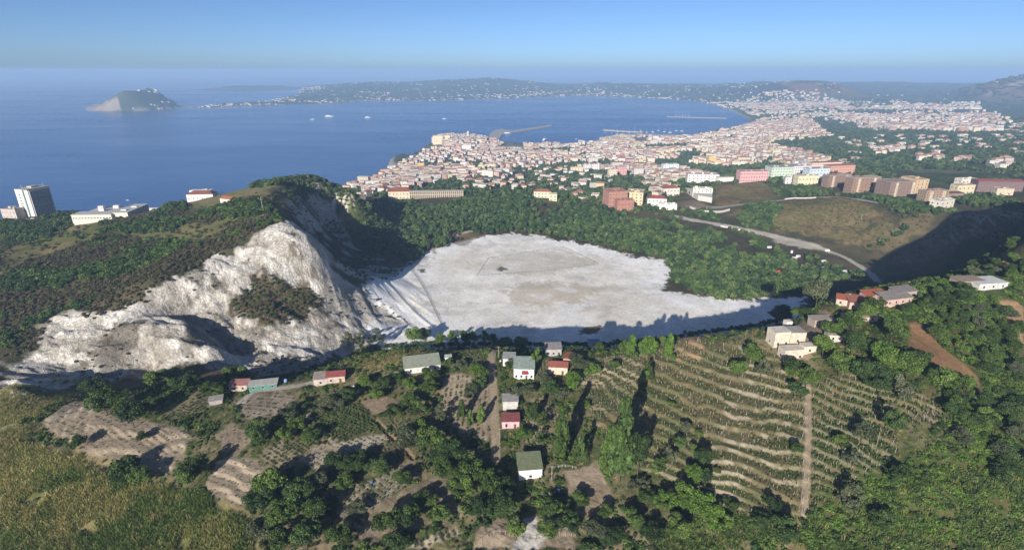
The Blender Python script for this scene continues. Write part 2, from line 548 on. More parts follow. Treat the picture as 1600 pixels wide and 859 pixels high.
# foreground garden soil and weeds
fg = 1 - sstep(270, 330, DIST)
COLR[:] = COLR * (1 - fg[..., None]) + two((0.070, 0.085, 0.030), (0.22, 0.175, 0.11), 0.36 + 1.1 * NZ1 + 0.9 * NZ2) * fg[..., None]

# --- terraced vineyard on the right: real steps ---
TERR1 = gpoly([(905,565),(1000,548),(1085,530),(1190,540),(1235,575),(1262,600),(1262,815),(1180,812),(1090,775),(1000,735),(960,700),(930,660),(900,610)])
TERR2 = gpoly([(1268,600),(1330,580),(1400,590),(1470,640),(1480,665),(1400,665),(1400,720),(1330,760),(1268,800)])


def terrace(poly, step, riser=0.28, keep=1.0):
    global GZ
    P = np.asarray(poly); x0, y0 = P.min(0) - 20; x1, y1 = P.max(0) + 20
    s = (GX > x0) & (GX < x1) & (GY > y0) & (GY < y1)
    sd = poly_sd(P, GX[s], GY[s]); m = sstep(-2.5, 2.5, sd)
    z = GZ[s]; zz = z + 1.1 * fbm(GX[s] / 13, GY[s] / 13, 131, 3)
    q = zz / step; k = np.floor(q); f = q - k
    f2 = np.where(f < riser, sstep(0, riser, f) * 0.86, 0.86 + 0.14 * (f - riser) / (1 - riser))
    nz = (k + f2) * step + (z - zz)
    GZ[s] = z * (1 - m) + nz * m
    ris = np.zeros(GX.shape); ris[s] = m * sstep(0.02, 0.09, f) * (1 - sstep(riser * 0.9, riser * 1.35, f))
    mm = np.zeros(GX.shape); mm[s] = m
    tr = np.zeros(GX.shape); tr[s] = f
    return mm, ris, tr


m1, r1, f1 = terrace(TERR1, 1.7, 0.26)
COLR[:] = COLR * (1 - m1[..., None]) + two((0.080, 0.092, 0.034), (0.155, 0.125, 0.068), 0.38 + 1.2 * NZ1 + 0.8 * NZ2) * m1[..., None]
pale = two((0.30, 0.255, 0.185), (0.14, 0.12, 0.065), 0.5 + 1.8 * NZ1 + 2.0 * NZ2)
rr = (r1 * sstep(30, 75, GX) * (0.15 + 0.85 * sstep(-0.2, 0.2, fbm(GX / 25, GY / 25, 141, 3))))[..., None]
COLR[:] = COLR * (1 - rr) + pale * rr
m2, r2, f2_ = terrace(TERR2, 1.5, 0.24)
COLR[:] = COLR * (1 - m2[..., None]) + two((0.085, 0.10, 0.035), (0.17, 0.14, 0.07), 0.4 + 1.2 * NZ1 + 0.9 * NZ2) * m2[..., None]
rr = (r2 * 0.45)[..., None]
COLR[:] = COLR * (1 - rr) + pale * rr

SOILP, SOILB = (0.33, 0.27, 0.20), (0.22, 0.165, 0.115)
FIELDS = {}


def field(name, pix, c0, c1, furrow=0.0, ang=0.0, pitch=1.9, soft=0.8, raised=0.0, step=0.0):
    """one plot: its soil colour, furrows as real relief"""
    global GZ
    P = gpoly(pix); FIELDS[name] = P
    m = mask(P, soft, 1.2)
    c = two(c0, c1, 0.5 + 1.0 * NZ1 + 1.1 * NZ2)
    COLR[:] = COLR * (1 - m[..., None]) + c * m[..., None]
    if furrow:
        a = math.radians(ang)
        t = (GX * math.cos(a) + GY * math.sin(a)) + 0.7 * NZ1
        GZ = GZ + m * furrow * np.sin(t * 2 * math.pi / pitch)
    if step:
        P2 = np.asarray(P)
        terrace(P2, step, 0.35)
    return P


field("left_terrace", [(62,662),(92,640),(122,624),(172,645),(205,655),(290,668),(300,690),(285,715),(262,742),(215,742),(140,708),(110,690)], SOILP, (0.27, 0.215, 0.155), 0.08, 60, 2.2, step=1.7)
field("lower_terrace", [(318,762),(338,722),(362,708),(402,722),(430,742),(412,762),(372,796)], SOILP, (0.29, 0.235, 0.17), 0.09, 70, 2.2, step=1.6)
field("brown_plot", [(330,682),(362,662),(402,684),(372,712)], (0.26, 0.205, 0.15), (0.21, 0.165, 0.12), 0.1, 20, 1.7)
field("grey_plot", [(365,625),(425,610),(465,620),(430,650),(385,655)], (0.25, 0.21, 0.165), (0.19, 0.15, 0.12), 0.07, 80, 1.8)
field("bean_plot", [(484,650),(520,622),(562,632),(604,668),(528,692)], (0.10, 0.10, 0.045), (0.17, 0.135, 0.08), 0.1, 65, 2.4)
field("onion_plot", [(462,706),(520,690),(606,676),(612,686),(540,712),(492,736)], (0.36, 0.32, 0.255), (0.27, 0.22, 0.165), 0.06, 65, 2.0)
field("bare_plot", [(565,628),(605,618),(622,630),(605,645),(580,648)], (0.27, 0.205, 0.145), (0.23, 0.175, 0.12))
field("cabbage_plot", [(575,712),(608,692),(640,706),(604,738)], (0.11, 0.10, 0.06), (0.17, 0.14, 0.09), 0.1, 30, 2.0)
field("sand_plot", [(690,592),(716,580),(764,600),(764,690),(720,676),(690,640)], (0.34, 0.28, 0.205), (0.26, 0.205, 0.145), 0.08, 0, 2.4)
field("row_plot", [(636,648),(676,632),(690,642),(655,656)], (0.20, 0.165, 0.11), (0.13, 0.12, 0.06), 0.1, 50, 1.8)
field("stake_plot", [(525,800),(570,752),(640,728),(650,745),(590,790),(560,830)], (0.30, 0.26, 0.205), (0.19, 0.16, 0.115), 0.1, 60, 2.3)
field("sand_slope", [(560,800),(640,760),(690,740),(720,800),(650,830),(560,845)], (0.24, 0.195, 0.135), (0.17, 0.14, 0.09), 0.0)
field("bottom_rows", [(636,850),(712,822),(722,832),(660,859),(632,859)], (0.36, 0.31, 0.23), (0.22, 0.18, 0.12), 0.12, 25, 2.4)
field("fence_yard", [(740,826),(800,815),(850,800),(900,830),(900,859),(740,859)], (0.24, 0.19, 0.135), (0.30, 0.245, 0.18))
field("gravel_yard", [(808,838),(818,810),(838,808),(858,835),(840,859),(800,859)], (0.46, 0.44, 0.41), (0.38, 0.36, 0.33))
field("centre_patch", [(905,555),(1000,548),(1000,600),(905,605)], (0.20, 0.165, 0.11), (0.27, 0.22, 0.15), 0.1, 85, 2.2)
G0, G1 = (0.12, 0.115, 0.06), (0.20, 0.165, 0.105)
field("teal_rows", [(262,645),(318,622),(330,632),(282,658)], G0, G1, 0.1, 75, 1.8)
field("mixed_rows", [(400,708),(440,690),(470,718),(430,742)], G1, (0.27, 0.22, 0.155), 0.1, 60, 1.9)
field("small_rows", [(442,700),(482,674),(500,690),(466,714)], G0, G1, 0.1, 60, 1.7)
field("lower_rows", [(520,762),(560,745),(575,760),(532,790)], (0.24, 0.20, 0.14), G1, 0.1, 55, 1.9)
field("ditch_rows", [(600,657),(640,650),(652,668),(622,682)], G0, G1, 0.1, 40, 1.7)
field("path_rows", [(845,642),(905,646),(900,666),(850,662)], (0.25, 0.205, 0.145), G1, 0.1, 5, 1.8)
field("rim_garden", [(690,548),(758,546),(760,575),(705,576)], G0, (0.25, 0.205, 0.14), 0.1, 88, 2.0)
field("pergola_rows", [(838,562),(853,562),(852,600),(836,598)], G0, G1, 0.1, 2, 1.8)
field("slope_rows", [(908,612),(1000,606),(1012,640),(930,650)], G0, G1, 0.1, 80, 2.2)
field("ravine_rows", [(820,655),(850,668),(846,700),(815,690)], G0, (0.26, 0.21, 0.145), 0.1, 20, 1.9)
field("earth_bank", [(1415,505),(1432,500),(1470,540),(1530,590),(1530,605),(1500,600),(1440,560),(1420,540)], (0.27, 0.155, 0.08), (0.22, 0.14, 0.07))
field("earth_bank_far", [(1555,465),(1590,470),(1600,480),(1600,540),(1580,520),(1570,490)], (0.29, 0.185, 0.11), (0.24, 0.16, 0.09))
field("bare_corner", [(1440,640),(1465,630),(1478,662),(1445,660)], (0.24, 0.185, 0.135), (0.21, 0.16, 0.115))
field("vine_bench", [(1060,530),(1092,524),(1096,565),(1058,562)], (0.30, 0.20, 0.12), (0.26, 0.19, 0.11))
field("house_yard_right", [(1220,560),(1250,500),(1290,485),(1310,500),(1280,520),(1270,560)], (0.30, 0.225, 0.155), (0.24, 0.185, 0.13))
field("gully", [(880,735),(935,720),(960,780),(950,830),(900,800)], (0.30, 0.235, 0.17), (0.20, 0.16, 0.11))
# reeds and dry grass, lower left
m = mask(gpoly([(0,690),(60,700),(110,712),(210,748),(300,775),(385,810),(400,890),(0,890)]), 3, 6)
c = two((0.11, 0.13, 0.04), (0.27, 0.215, 0.10), 0.45 + 1.3 * NZ1 + 1.1 * NZ3)
COLR[:] = COLR * (1 - m[..., None]) + c * m[..., None]
m = mask(gpoly([(0,610),(60,605),(130,615),(60,650),(40,690),(0,700)]), 3, 5)
COLR[:] = COLR * (1 - m[..., None]) + two((0.20, 0.145, 0.06), (0.10, 0.085, 0.035), 0.5 + 1.4 * NZ1) * m[..., None]
m = mask(gpoly([(1270,760),(1400,720),(1480,690),(1600,720),(1600,890),(1270,890)]), 3, 6)
COLR[:] = COLR * (1 - m[..., None]) + two((0.055, 0.078, 0.022), (0.12, 0.10, 0.045), 0.25 + 1.2 * NZ1 + 0.8 * NZ2) * m[..., None]
m = mask(gpoly([(1300,500),(1420,440),(1600,385),(1600,730),(1480,700),(1490,660),(1400,585),(1290,590)]), 3, 6)
for P_ in (TERR2, FIELDS['earth_bank'], FIELDS['earth_bank_far'], FIELDS['bare_corner'], FIELDS['house_yard_right']): m = m * (1 - mask(P_, 1.5, 1))
COLR[:] = COLR * (1 - m[..., None]) + two((0.045, 0.062, 0.02), (0.11, 0.09, 0.045), 0.25 + 1.1 * NZ1 + 0.8 * NZ2) * m[..., None]

# --- the left hill: grass clearings, brown scrub ---
for pix, a, b in [([(0,395),(30,380),(90,350),(170,345),(150,372),(70,400),(0,430)], (0.115, 0.125, 0.035), (0.19, 0.155, 0.07)),
                  ([(180,365),(230,345),(330,350),(440,320),(430,345),(330,375),(230,375)], (0.17, 0.155, 0.065), (0.12, 0.12, 0.045)),
                  ([(280,318),(340,305),(430,290),(436,300),(400,318),(300,330)], (0.155, 0.15, 0.06), (0.19, 0.155, 0.08)),
                  ([(480,325),(530,335),(590,345),(580,360),(530,358),(490,340)], (0.075, 0.10, 0.03), (0.10, 0.105, 0.035)),
                  ([(0,585),(40,580),(66,590),(50,610),(0,625)], (0.22, 0.13, 0.06), (0.16, 0.10, 0.045))]:
    m = mask(gpoly(pix), 6, 10)
    COLR[:] = COLR * (1 - m[..., None]) + two(a, b, 0.5 + 1.3 * NZ1) * m[..., None]
# grassy hill on the far side of the crater, brown field, slopes
for pix, a, b in [([(1130,335),(1190,320),(1260,312),(1340,312),(1400,335),(1400,350),(1360,385),(1300,375),(1230,362),(1190,352)], (0.15, 0.14, 0.05), (0.20, 0.145, 0.075)),
                  ([(1360,385),(1400,350),(1440,330),(1480,330),(1450,355),(1390,395)], (0.20, 0.15, 0.08), (0.14, 0.11, 0.055)),
                  ([(1115,312),(1120,288),(1190,285),(1225,300),(1230,308),(1180,315),(1120,325)], (0.19, 0.125, 0.07), (0.14, 0.135, 0.05)),
                  ([(1080,312),(1130,326),(1090,330),(1056,322)], (0.20, 0.155, 0.105), (0.16, 0.125, 0.08)),
                  ([(820,312),(870,315),(880,330),(830,335)], (0.10, 0.115, 0.035), (0.12, 0.12, 0.04)),
                  ([(1390,262),(1430,268),(1560,272),(1580,280),(1480,290),(1400,285)], (0.065, 0.095, 0.03), (0.08, 0.10, 0.035)),
                  ([(1410,262),(1480,263),(1555,268),(1500,271),(1430,270)], (0.16, 0.16, 0.075), (0.13, 0.14, 0.06)),
                  ([(1550,252),(1600,245),(1600,256),(1560,258)], (0.09, 0.13, 0.04), (0.11, 0.13, 0.05))]:
    m = mask(gpoly(pix), 6, 8)
    COLR[:] = COLR * (1 - m[..., None]) + two(a, b, 0.5 + 1.3 * NZ1 + 1.6 * NZ2) * m[..., None] * (1 + 0.5 * NZ2 + 0.4 * NZ3)[..., None]
m = sstep(-6, 14, poly_sd(SLOPE_R, GX, GY)) * 1.0
COLR[:] = COLR * (1 - m[..., None]) + two((0.085, 0.068, 0.045), (0.155, 0.12, 0.08), 0.5 + 1.2 * NZ1 + NZ2) * m[..., None]
m = mask(gpoly([(1475,362),(1510,335),(1600,322),(1600,335),(1530,352),(1490,372)]), 4, 12) * sstep(-0.05, 0.2, NZ2 + NZ1)
mixc((0.24, 0.21, 0.17), m * sstep(0.15, 0.4, NZ2 + NZ1))
# far side woods round the crater, dark ground
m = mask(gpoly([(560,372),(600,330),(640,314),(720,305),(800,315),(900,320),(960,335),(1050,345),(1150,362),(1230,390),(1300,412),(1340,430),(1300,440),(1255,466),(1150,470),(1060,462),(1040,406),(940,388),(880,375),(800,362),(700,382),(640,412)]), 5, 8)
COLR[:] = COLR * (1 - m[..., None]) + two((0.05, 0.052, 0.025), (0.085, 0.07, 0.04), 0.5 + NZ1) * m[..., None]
# town ground
URBAN = [gpoly([(540,294),(600,274),(640,250),(672,232),(700,218),(760,219),(830,227),(930,224),(960,213),(1080,214),(1120,206),(1168,196),(1200,186),(1260,180),(1280,200),(1200,225),(1240,240),(1200,255),(1110,262),(1110,280),(1040,285),(960,268),(900,262),(830,262),(780,276),(700,282),(640,298),(570,302)]),
         gpoly([(1130,160),(1190,158),(1330,160),(1440,168),(1560,176),(1560,192),(1480,200),(1370,205),(1300,190),(1200,185),(1172,180)])]
for P in URBAN:
    m = mask(P, 25, 60)
    COLR[:] = COLR * (1 - m[..., None]) + two((0.20, 0.185, 0.17), (0.10, 0.11, 0.075), 0.35 + 1.2 * fbm(GX / 60, GY / 60, 8, 3)) * m[..., None]
# white rock and crater floor
m = sstep(-2.5, 2.5, rock_sd + 9 * NZ1 + 6 * NZ2)
veg = sstep(0.10, 0.28, fbm(GX / 24, GY / 24, 151, 4) + 0.25 * NZ2) * 0.75
crk = sstep(0.12, 0.3, -gul) * 0.25
rc = two((0.82, 0.785, 0.73), (0.58, 0.54, 0.475), 0.40 + 1.2 * NZ1 + 1.0 * NZ2 - 0.25 * gul)
rc = rc * (1 - 0.5 * sstep(0.05, 0.3, fbm(ru / 60, rv / 14, 185, 4)))[..., None] + np.array((0.23, 0.19, 0.14)) * 0.5 * sstep(0.05, 0.3, fbm(ru / 60, rv / 14, 185, 4))[..., None]
crk2 = np.abs(fbm(GX / 9, GY / 9, 181, 4)); crk3 = np.abs(fbm(ru / 30, rv / 6, 183, 4))
rc = rc * (1 - 0.42 * (1 - sstep(0.0, 0.05, crk2)) - 0.34 * (1 - sstep(0.0, 0.06, crk3)))[..., None]
rc = rc * (1 - 0.30 * sstep(0.1, 0.4, fbm(GX / 40, GY / 40, 171, 3)))[..., None]
COLR[:] = COLR * (1 - m[..., None]) + rc * m[..., None]
mixc((0.10, 0.085, 0.06), m * veg * sstep(345, 380, DIST) * 0.9)
mixc((0.16, 0.125, 0.085), mask(gpoly([(455,385),(495,395),(530,440),(560,470),(520,500),(500,455),(470,430)]), 5, 14) * sstep(-0.05, 0.2, NZ1 + NZ2) * 0.8)
mixc((0.50, 0.47, 0.30), mask(gpoly([(75,590),(110,582),(135,590),(110,602),(80,604)]), 3, 5) * 0.7)
mixc((0.27, 0.16, 0.09), mask(gpoly([(196,586),(225,573),(238,575),(210,592)]), 2, 4) * 0.6)
m = mask(gpoly([(360,470),(395,440),(440,438),(490,455),(505,470),(470,500),(420,510),(370,498)]), 3, 7)
COLR[:] = COLR * (1 - m[..., None]) + two((0.075, 0.08, 0.035), (0.13, 0.10, 0.06), 0.5 + 1.4 * NZ1) * m[..., None]
m = sstep(-2.5, 2.5, poly_sd(WALL2, GX, GY) + 6 * NZ1) * (1 - sstep(-0.1, 0.3, NZ1 + NZ3 + 0.05))
mixc((0.46, 0.43, 0.385), m)
m = mask(gpoly([(492,288),(512,294),(540,302),(556,309),(553,321),(530,320),(512,314),(494,308)]), 2.5, 8)
mixc((0.58, 0.53, 0.45), m * sstep(-0.3, 0.0, NZ1 + NZ2))
# grey gullied fan between cliff and floor
m = mask(gpoly([(520,425),(560,445),(640,415),(690,510),(600,530),(540,500),(500,450)]), 4, 6)
fan = ridged(fu / 80 + 0.1 * NW, fv / 8, 191, 4)
COLR[:] = COLR * (1 - m[..., None]) + two((0.56, 0.535, 0.49), (0.33, 0.30, 0.26), 0.5 - 0.5 * fan + NZ1) * m[..., None]
GZ += m * fan * 1.0
m = sstep(-2.0, 2.0, floor_sd + 11 * NZ1 + 9 * NZ2)
fl = two((0.88, 0.845, 0.785), (0.70, 0.65, 0.565), 0.35 + 1.1 * fbm(GX / 45, GY / 45, 201, 4) + 0.5 * NZ2)
edge = (1 - sstep(6, 38, floor_sd + 22 * NZ1))[..., None]
fl = fl * (1 - edge) + np.array((0.89, 0.88, 0.86)) * edge
COLR[:] = COLR * (1 - m[..., None]) + fl * m[..., None]
mixc((0.52, 0.475, 0.385), mask(gpoly([(750,428),(762,404),(880,388),(930,412),(850,430)]), 5, 8) * 0.6)
mixc((0.56, 0.475, 0.36), mask(gpoly([(780,455),(850,438),(940,446),(905,474),(820,480)]), 6, 14) * 0.7)
stn = fbm(GX / 70 + 2 * NZ3, GY / 30, 207, 5)
mixc((0.40, 0.36, 0.30), m * sstep(0.16, 0.4, stn) * 0.32)
mixc((0.82, 0.81, 0.79), m * sstep(0.18, 0.42, -fbm(GX / 26, GY / 18, 209, 4)) * 0.6)
mixc((0.33, 0.30, 0.26), m * (1 - sstep(0.0, 0.018, np.abs(fbm(GX / 60, GY / 45, 211, 3)))) * 0.35)
mixc((0.16, 0.15, 0.135), mask(gpoly([(775,420),(785,416),(792,421),(783,424)]), 0.8, 3))
mixc((0.12, 0.12, 0.10), mask(gpoly([(652,421),(664,419),(668,424),(656,427)]), 0.8, 3))
mixc((0.20, 0.17, 0.14), mask(gpoly([(640,400),(668,402),(660,414),(640,412)]), 3, 12) * 0.5)
mixc((0.13, 0.115, 0.055), mask(gpoly([(907,512),(940,506),(935,520),(907,522)]), 1, 3))
# roads and tracks painted by wear on the ground
TRACK = hits([(768,546),(768,575),(771,610),(773,650),(774,690),(775,716)])[:, :2]
d = line_d(TRACK, GX, GY)
mixc((0.285, 0.225, 0.16), 1 - sstep(1.7, 2.3, d + 0.5 * NZ2))
mixc((0.17, 0.15, 0.075), (1 - sstep(0.25, 0.5, d)) * 0.7)
PATHR = hits([(1262,600),(1263,650),(1262,700),(1260,750),(1256,800)])[:, :2]
mixc((0.31, 0.25, 0.18), (1 - sstep(1.0, 1.7, line_d(PATHR, GX, GY) + 0.9 * NZ2)))
PATHL = hits([(470,640),(500,668),(525,696),(545,712)])[:, :2]
mixc((0.33, 0.28, 0.21), 1 - sstep(0.5, 1.0, line_d(PATHL, GX, GY)))
DITCH = hits([(585,655),(610,680),(628,695),(645,715)])[:, :2]
dd = line_d(DITCH, GX, GY)
mixc((0.20, 0.135, 0.09), 1 - sstep(0.8, 2.0, dd + 0.4 * NZ2))
GZ -= 0.9 * (1 - sstep(0.3, 1.4, dd))
YARD = hits([(375,632),(385,620),(400,610),(440,606),(500,596)])[:, :2]
mixc((0.36, 0.32, 0.265), 1 - sstep(1.4, 2.2, line_d(YARD, GX, GY) + 0.6 * NZ2))
PATHU = hits([(520,640),(560,612),(600,590),(640,570),(660,560)])[:, :2]
mixc((0.31, 0.255, 0.18), 1 - sstep(0.5, 1.0, line_d(PATHU, GX, GY)))
mixc((0.30, 0.22, 0.14), mask(gpoly([(640,548),(700,542),(765,542),(765,550),(690,552),(600,575),(560,590),(560,575)]), 1, 3) * 0.8)
mixc((0.45, 0.42, 0.37), mask(gpoly([(0,668),(30,660),(55,658),(30,668),(0,672)]), 0.6, 2))
ROADF = hits([(1052,337),(1090,345),(1130,352),(1160,358),(1200,367),(1230,376)])[:, :2]
d = line_d(ROADF, GX, GY)
mixc((0.42, 0.385, 0.33), 1 - sstep(4.5, 6.5, d + 2 * NZ2))
ROADF2 = hits([(1195,364),(1235,374),(1280,386),(1320,402),(1345,416),(1362,428),(1372,440)])[:, :2]
mixc((0.36, 0.32, 0.27), 1 - sstep(3.0, 4.5, line_d(ROADF2, GX, GY) + 1.5 * NZ2))
mixc((0.40, 0.36, 0.30), mask(gpoly([(1205,376),(1225,370),(1262,378),(1285,392),(1250,388)]), 2, 5))
ROADH = hits([(1075,322),(1100,326),(1140,322),(1200,314),(1270,309),(1340,311),(1380,318)])[:, :2]
mixc((0.30, 0.265, 0.22), 1 - sstep(2.5, 4.0, line_d(ROADH, GX, GY) + 1.2 * NZ2))
PATHW = hits([(664,380),(678,376),(700,372),(716,366),(738,361)])[:, :2]
mixc((0.42, 0.37, 0.28), 1 - sstep(2.0, 3.5, line_d(PATHW, GX, GY) + 1.5 * NZ2))
PATHW2 = hits([(676,378),(676,388),(680,396)])[:, :2]
mixc((0.45, 0.40, 0.32), 1 - sstep(1.5, 2.5, line_d(PATHW2, GX, GY)))
mixc((0.20, 0.145, 0.08), mask(gpoly([(690,375),(735,362),(760,366),(720,384)]), 2, 5) * 0.7)
# far shores, cliffs, Miseno
far = sstep(3500, 4500, DIST)
mixc((0.055, 0.07, 0.04), far * sstep(-0.15, 0.3, fbm(GX / 350, GY / 350, 221, 4)) * 0.7)
gy_, gx_ = np.gradient(GZ)
steep = np.sqrt(gx_ ** 2 / (DIST * (TH[1] - TH[0])) ** 2 + gy_ ** 2 / (np.gradient(DD)[:, None]) ** 2)
mc = (mis_sd > 0) & (GX < mx + 25 + 90 * fbm(GX / 200, GY / 200, 5, 3))
mixc((0.40, 0.33, 0.25), np.where(mc, 0.85, 0) * (1 - sstep(-0.05, 0.25, fbm(GX / 110, GY / 110, 231, 4))))
mixc((0.42, 0.36, 0.28), np.where((mis_sd > 0) & (mis_sd < 30), 0.7, 0))
mixc((0.45, 0.40, 0.33), far * (1 - sstep(15, 70, land_sd)) * (land_sd > 0) * 0.7)
mixc((0.20, 0.115, 0.075), sstep(30, 160, hill) * (GX > 2500) * far * 0.9)
mixc((0.38, 0.29, 0.20), sstep(60, 160, hill) * (GX > 2500) * far * sstep(0.12, 0.3, fbm(GX / 170, GY / 170, 241, 4)))
mixc((0.05, 0.055, 0.04), sstep(15, 60, hill) * (GX < 2700) * far)
mixc((0.28, 0.25, 0.215), (1 - sstep(10, 26, land_sd)) * (land_sd > 0) * (DIST < 3000) * (DIST > 1250))
# Rione: a low rock plateau under the old town
# (left as ground; houses stand on it)

terr_mat = NT("ground")
at = terr_mat.node("ShaderNodeAttribute", attribute_name="cover")
geo = terr_mat.node("ShaderNodeNewGeometry")
n1 = terr_mat.noise(0.55, 6, 0.7, geo.outputs["Position"])
n2 = terr_mat.noise(0.06, 5, 0.65, geo.outputs["Position"])
g1 = terr_mat.ramp(n1, (0.25, (0.68, 0.68, 0.68)), (0.75, (1.25, 1.25, 1.25)))
g2 = terr_mat.ramp(n2, (0.25, (0.8, 0.8, 0.8)), (0.75, (1.18, 1.18, 1.18)))
c = terr_mat.mix('MULTIPLY', 1.0, at.outputs["Color"], g1)
c = terr_mat.mix('MULTIPLY', 1.0, c, g2)
terr_mat.base(c)
terr_mat.rough(0.95)
terr_mat.b.inputs["Specular IOR Level"].default_value = 0.08
ra = terr_mat.node("ShaderNodeAttribute", attribute_name="rocky")
nR = terr_mat.noise(0.16, 9, 0.78, geo.outputs["Position"])
vo = terr_mat.node("ShaderNodeTexVoronoi", feature='DISTANCE_TO_EDGE'); vo.inputs["Scale"].default_value = 0.33
wp = terr_mat.node("ShaderNodeVectorMath", operation='MULTIPLY_ADD')
nv = terr_mat.node("ShaderNodeTexNoise"); nv.inputs["Scale"].default_value = 0.25; nv.inputs["Detail"].default_value = 4
terr_mat.l.new(geo.outputs["Position"], nv.inputs["Vector"]); terr_mat.l.new(nv.outputs["Color"], wp.inputs[0]); wp.inputs[1].default_value = (5, 5, 5)
terr_mat.l.new(geo.outputs["Position"], wp.inputs[2]); terr_mat.l.new(wp.outputs[0], vo.inputs["Vector"])
crack = terr_mat.ramp(vo.outputs["Distance"], (0.0, (0, 0, 0)), (0.16, (1, 1, 1)))
def tm(op, a, b_):
    n_ = terr_mat.node("ShaderNodeMath", operation=op)
    for i_, v_ in enumerate((a, b_)):
        if isinstance(v_, (int, float)): n_.inputs[i_].default_value = v_
        else: terr_mat.l.new(v_, n_.inputs[i_])
    return n_.outputs[0]
hgt = tm('ADD', n1, tm('MULTIPLY', ra.outputs["Fac"], tm('ADD', tm('MULTIPLY', nR, 6.0), tm('MULTIPLY', crack, 0.7))))
terr_mat.bump(hgt, 0.7, 0.75)
crk_c = terr_mat.ramp(vo.outputs["Distance"], (0.0, (0.55, 0.52, 0.48)), (0.09, (1, 1, 1)))
spot = terr_mat.ramp(nR, (0.34, (0.62, 0.57, 0.51)), (0.48, (1, 1, 1)), (0.75, (1.12, 1.12, 1.12)))
c = terr_mat.mix('MULTIPLY', tm('MULTIPLY', ra.outputs["Fac"], 0.75), c, crk_c)
c = terr_mat.mix('MULTIPLY', ra.outputs["Fac"], c, spot)
terr_mat.base(c)

V = np.stack([GX, GY, GZ], -1).reshape(-1, 3)
ii = np.arange(ND * NT_).reshape(ND, NT_)
F = np.stack([ii[:-1, :-1], ii[:-1, 1:], ii[1:, 1:], ii[1:, :-1]], -1).reshape(-1, 4)
zmax = GZ.ravel()[F].max(1)
F = F[zmax > -3]                               # sea bed is not needed
me = np_mesh("terrain", V, F[:, ::-1], True)
ca_ = me.color_attributes.new("cover", 'FLOAT_COLOR', 'POINT')
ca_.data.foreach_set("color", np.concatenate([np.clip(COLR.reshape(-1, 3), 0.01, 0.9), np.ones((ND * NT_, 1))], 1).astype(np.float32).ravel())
ra_ = me.attributes.new("rocky", 'FLOAT', 'POINT')
ra_.data.foreach_set("value", np.clip(rk + 0.6 * w2 + 0.5 * w3, 0, 1).astype(np.float32).ravel())
ground = link("terrain", me, terr_mat.m)
tag(ground, kind="structure")

# ------------------------------------------------------------------ sea
ys = np.concatenate([np.linspace(300, 3000, 30), np.geomspace(3200, 38000, 40)])
xs = np.linspace(-1, 1, 41)
SX = (xs[None] * (3500 + 1.1 * ys[:, None])); SY = np.repeat(ys[:, None], len(xs), 1)
SV = np.stack([SX, SY, np.zeros_like(SX)], -1).reshape(-1, 3)
ii = np.arange(SX.size).reshape(SX.shape)
SF = np.stack([ii[:-1, :-1], ii[:-1, 1:], ii[1:, 1:], ii[1:, :-1]], -1).reshape(-1, 4)
t = NT("sea_water")
tcn = t.node("ShaderNodeNewGeometry")
mp = t.node("ShaderNodeMapping"); mp.inputs["Rotation"].default_value = (0, 0, 0.5); mp.inputs["Scale"].default_value = (0.35, 1.0, 1.0)
t.l.new(tcn.outputs["Position"], mp.inputs["Vector"])
wv = t.noise(0.055, 5, 0.62, mp.outputs[0])
big = t.noise(0.0012, 4, 0.55, mp.outputs[0])
t.base(t.ramp(big, (0.3, (0.016, 0.072, 0.225)), (0.7, (0.020, 0.086, 0.255))))
rr_ = t.noise(0.0011, 6, 0.7, mp.outputs[0]); mr_ = t.node("ShaderNodeMapRange"); mr_.inputs[1].default_value = 0.35; mr_.inputs[2].default_value = 0.65; mr_.inputs[3].default_value = 0.14; mr_.inputs[4].default_value = 0.34
t.l.new(rr_, mr_.inputs[0]); t.l.new(mr_.outputs[0], t.b.inputs["Roughness"])
t.b.inputs["IOR"].default_value = 1.33
t.b.inputs["Specular IOR Level"].default_value = 0.5
t.bump(wv, 0.35, 4.0)
sea = link("sea", np_mesh("sea", SV, SF), t.m)
tag(sea, kind="structure")

# ------------------------------------------------------------------ haze
bm_v = [(-48000, -1500, -9), (48000, -1500, -9), (48000, 39000, -9), (-48000, 39000, -9), (-48000, -1500, 330), (48000, -1500, 330), (48000, 39000, 330), (-48000, 39000, 330)]
bm_f = [(0, 3, 2, 1), (4, 5, 6, 7), (0, 1, 5, 4), (1, 2, 6, 5), (2, 3, 7, 6), (3, 0, 4, 7)]
me = bpy.data.meshes.new("haze"); me.from_pydata(bm_v, [], bm_f); me.update()
hm = bpy.data.materials.new("haze_air"); hm.use_nodes = True
hn = hm.node_tree.nodes; hn.clear()
ho = hn.new("ShaderNodeOutputMaterial"); hv = hn.new("ShaderNodeVolumePrincipled")
hv.inputs["Color"].default_value = (0.42, 0.64, 1.0, 1)
hv.inputs["Density"].default_value = 0.000122
hv.inputs["Anisotropy"].default_value = -0.05
hm.node_tree.links.new(hv.outputs[0], ho.inputs["Volume"])
hm.cycles.homogeneous_volume = True
haze = link("haze", me, hm)
tag(haze, kind="stuff")
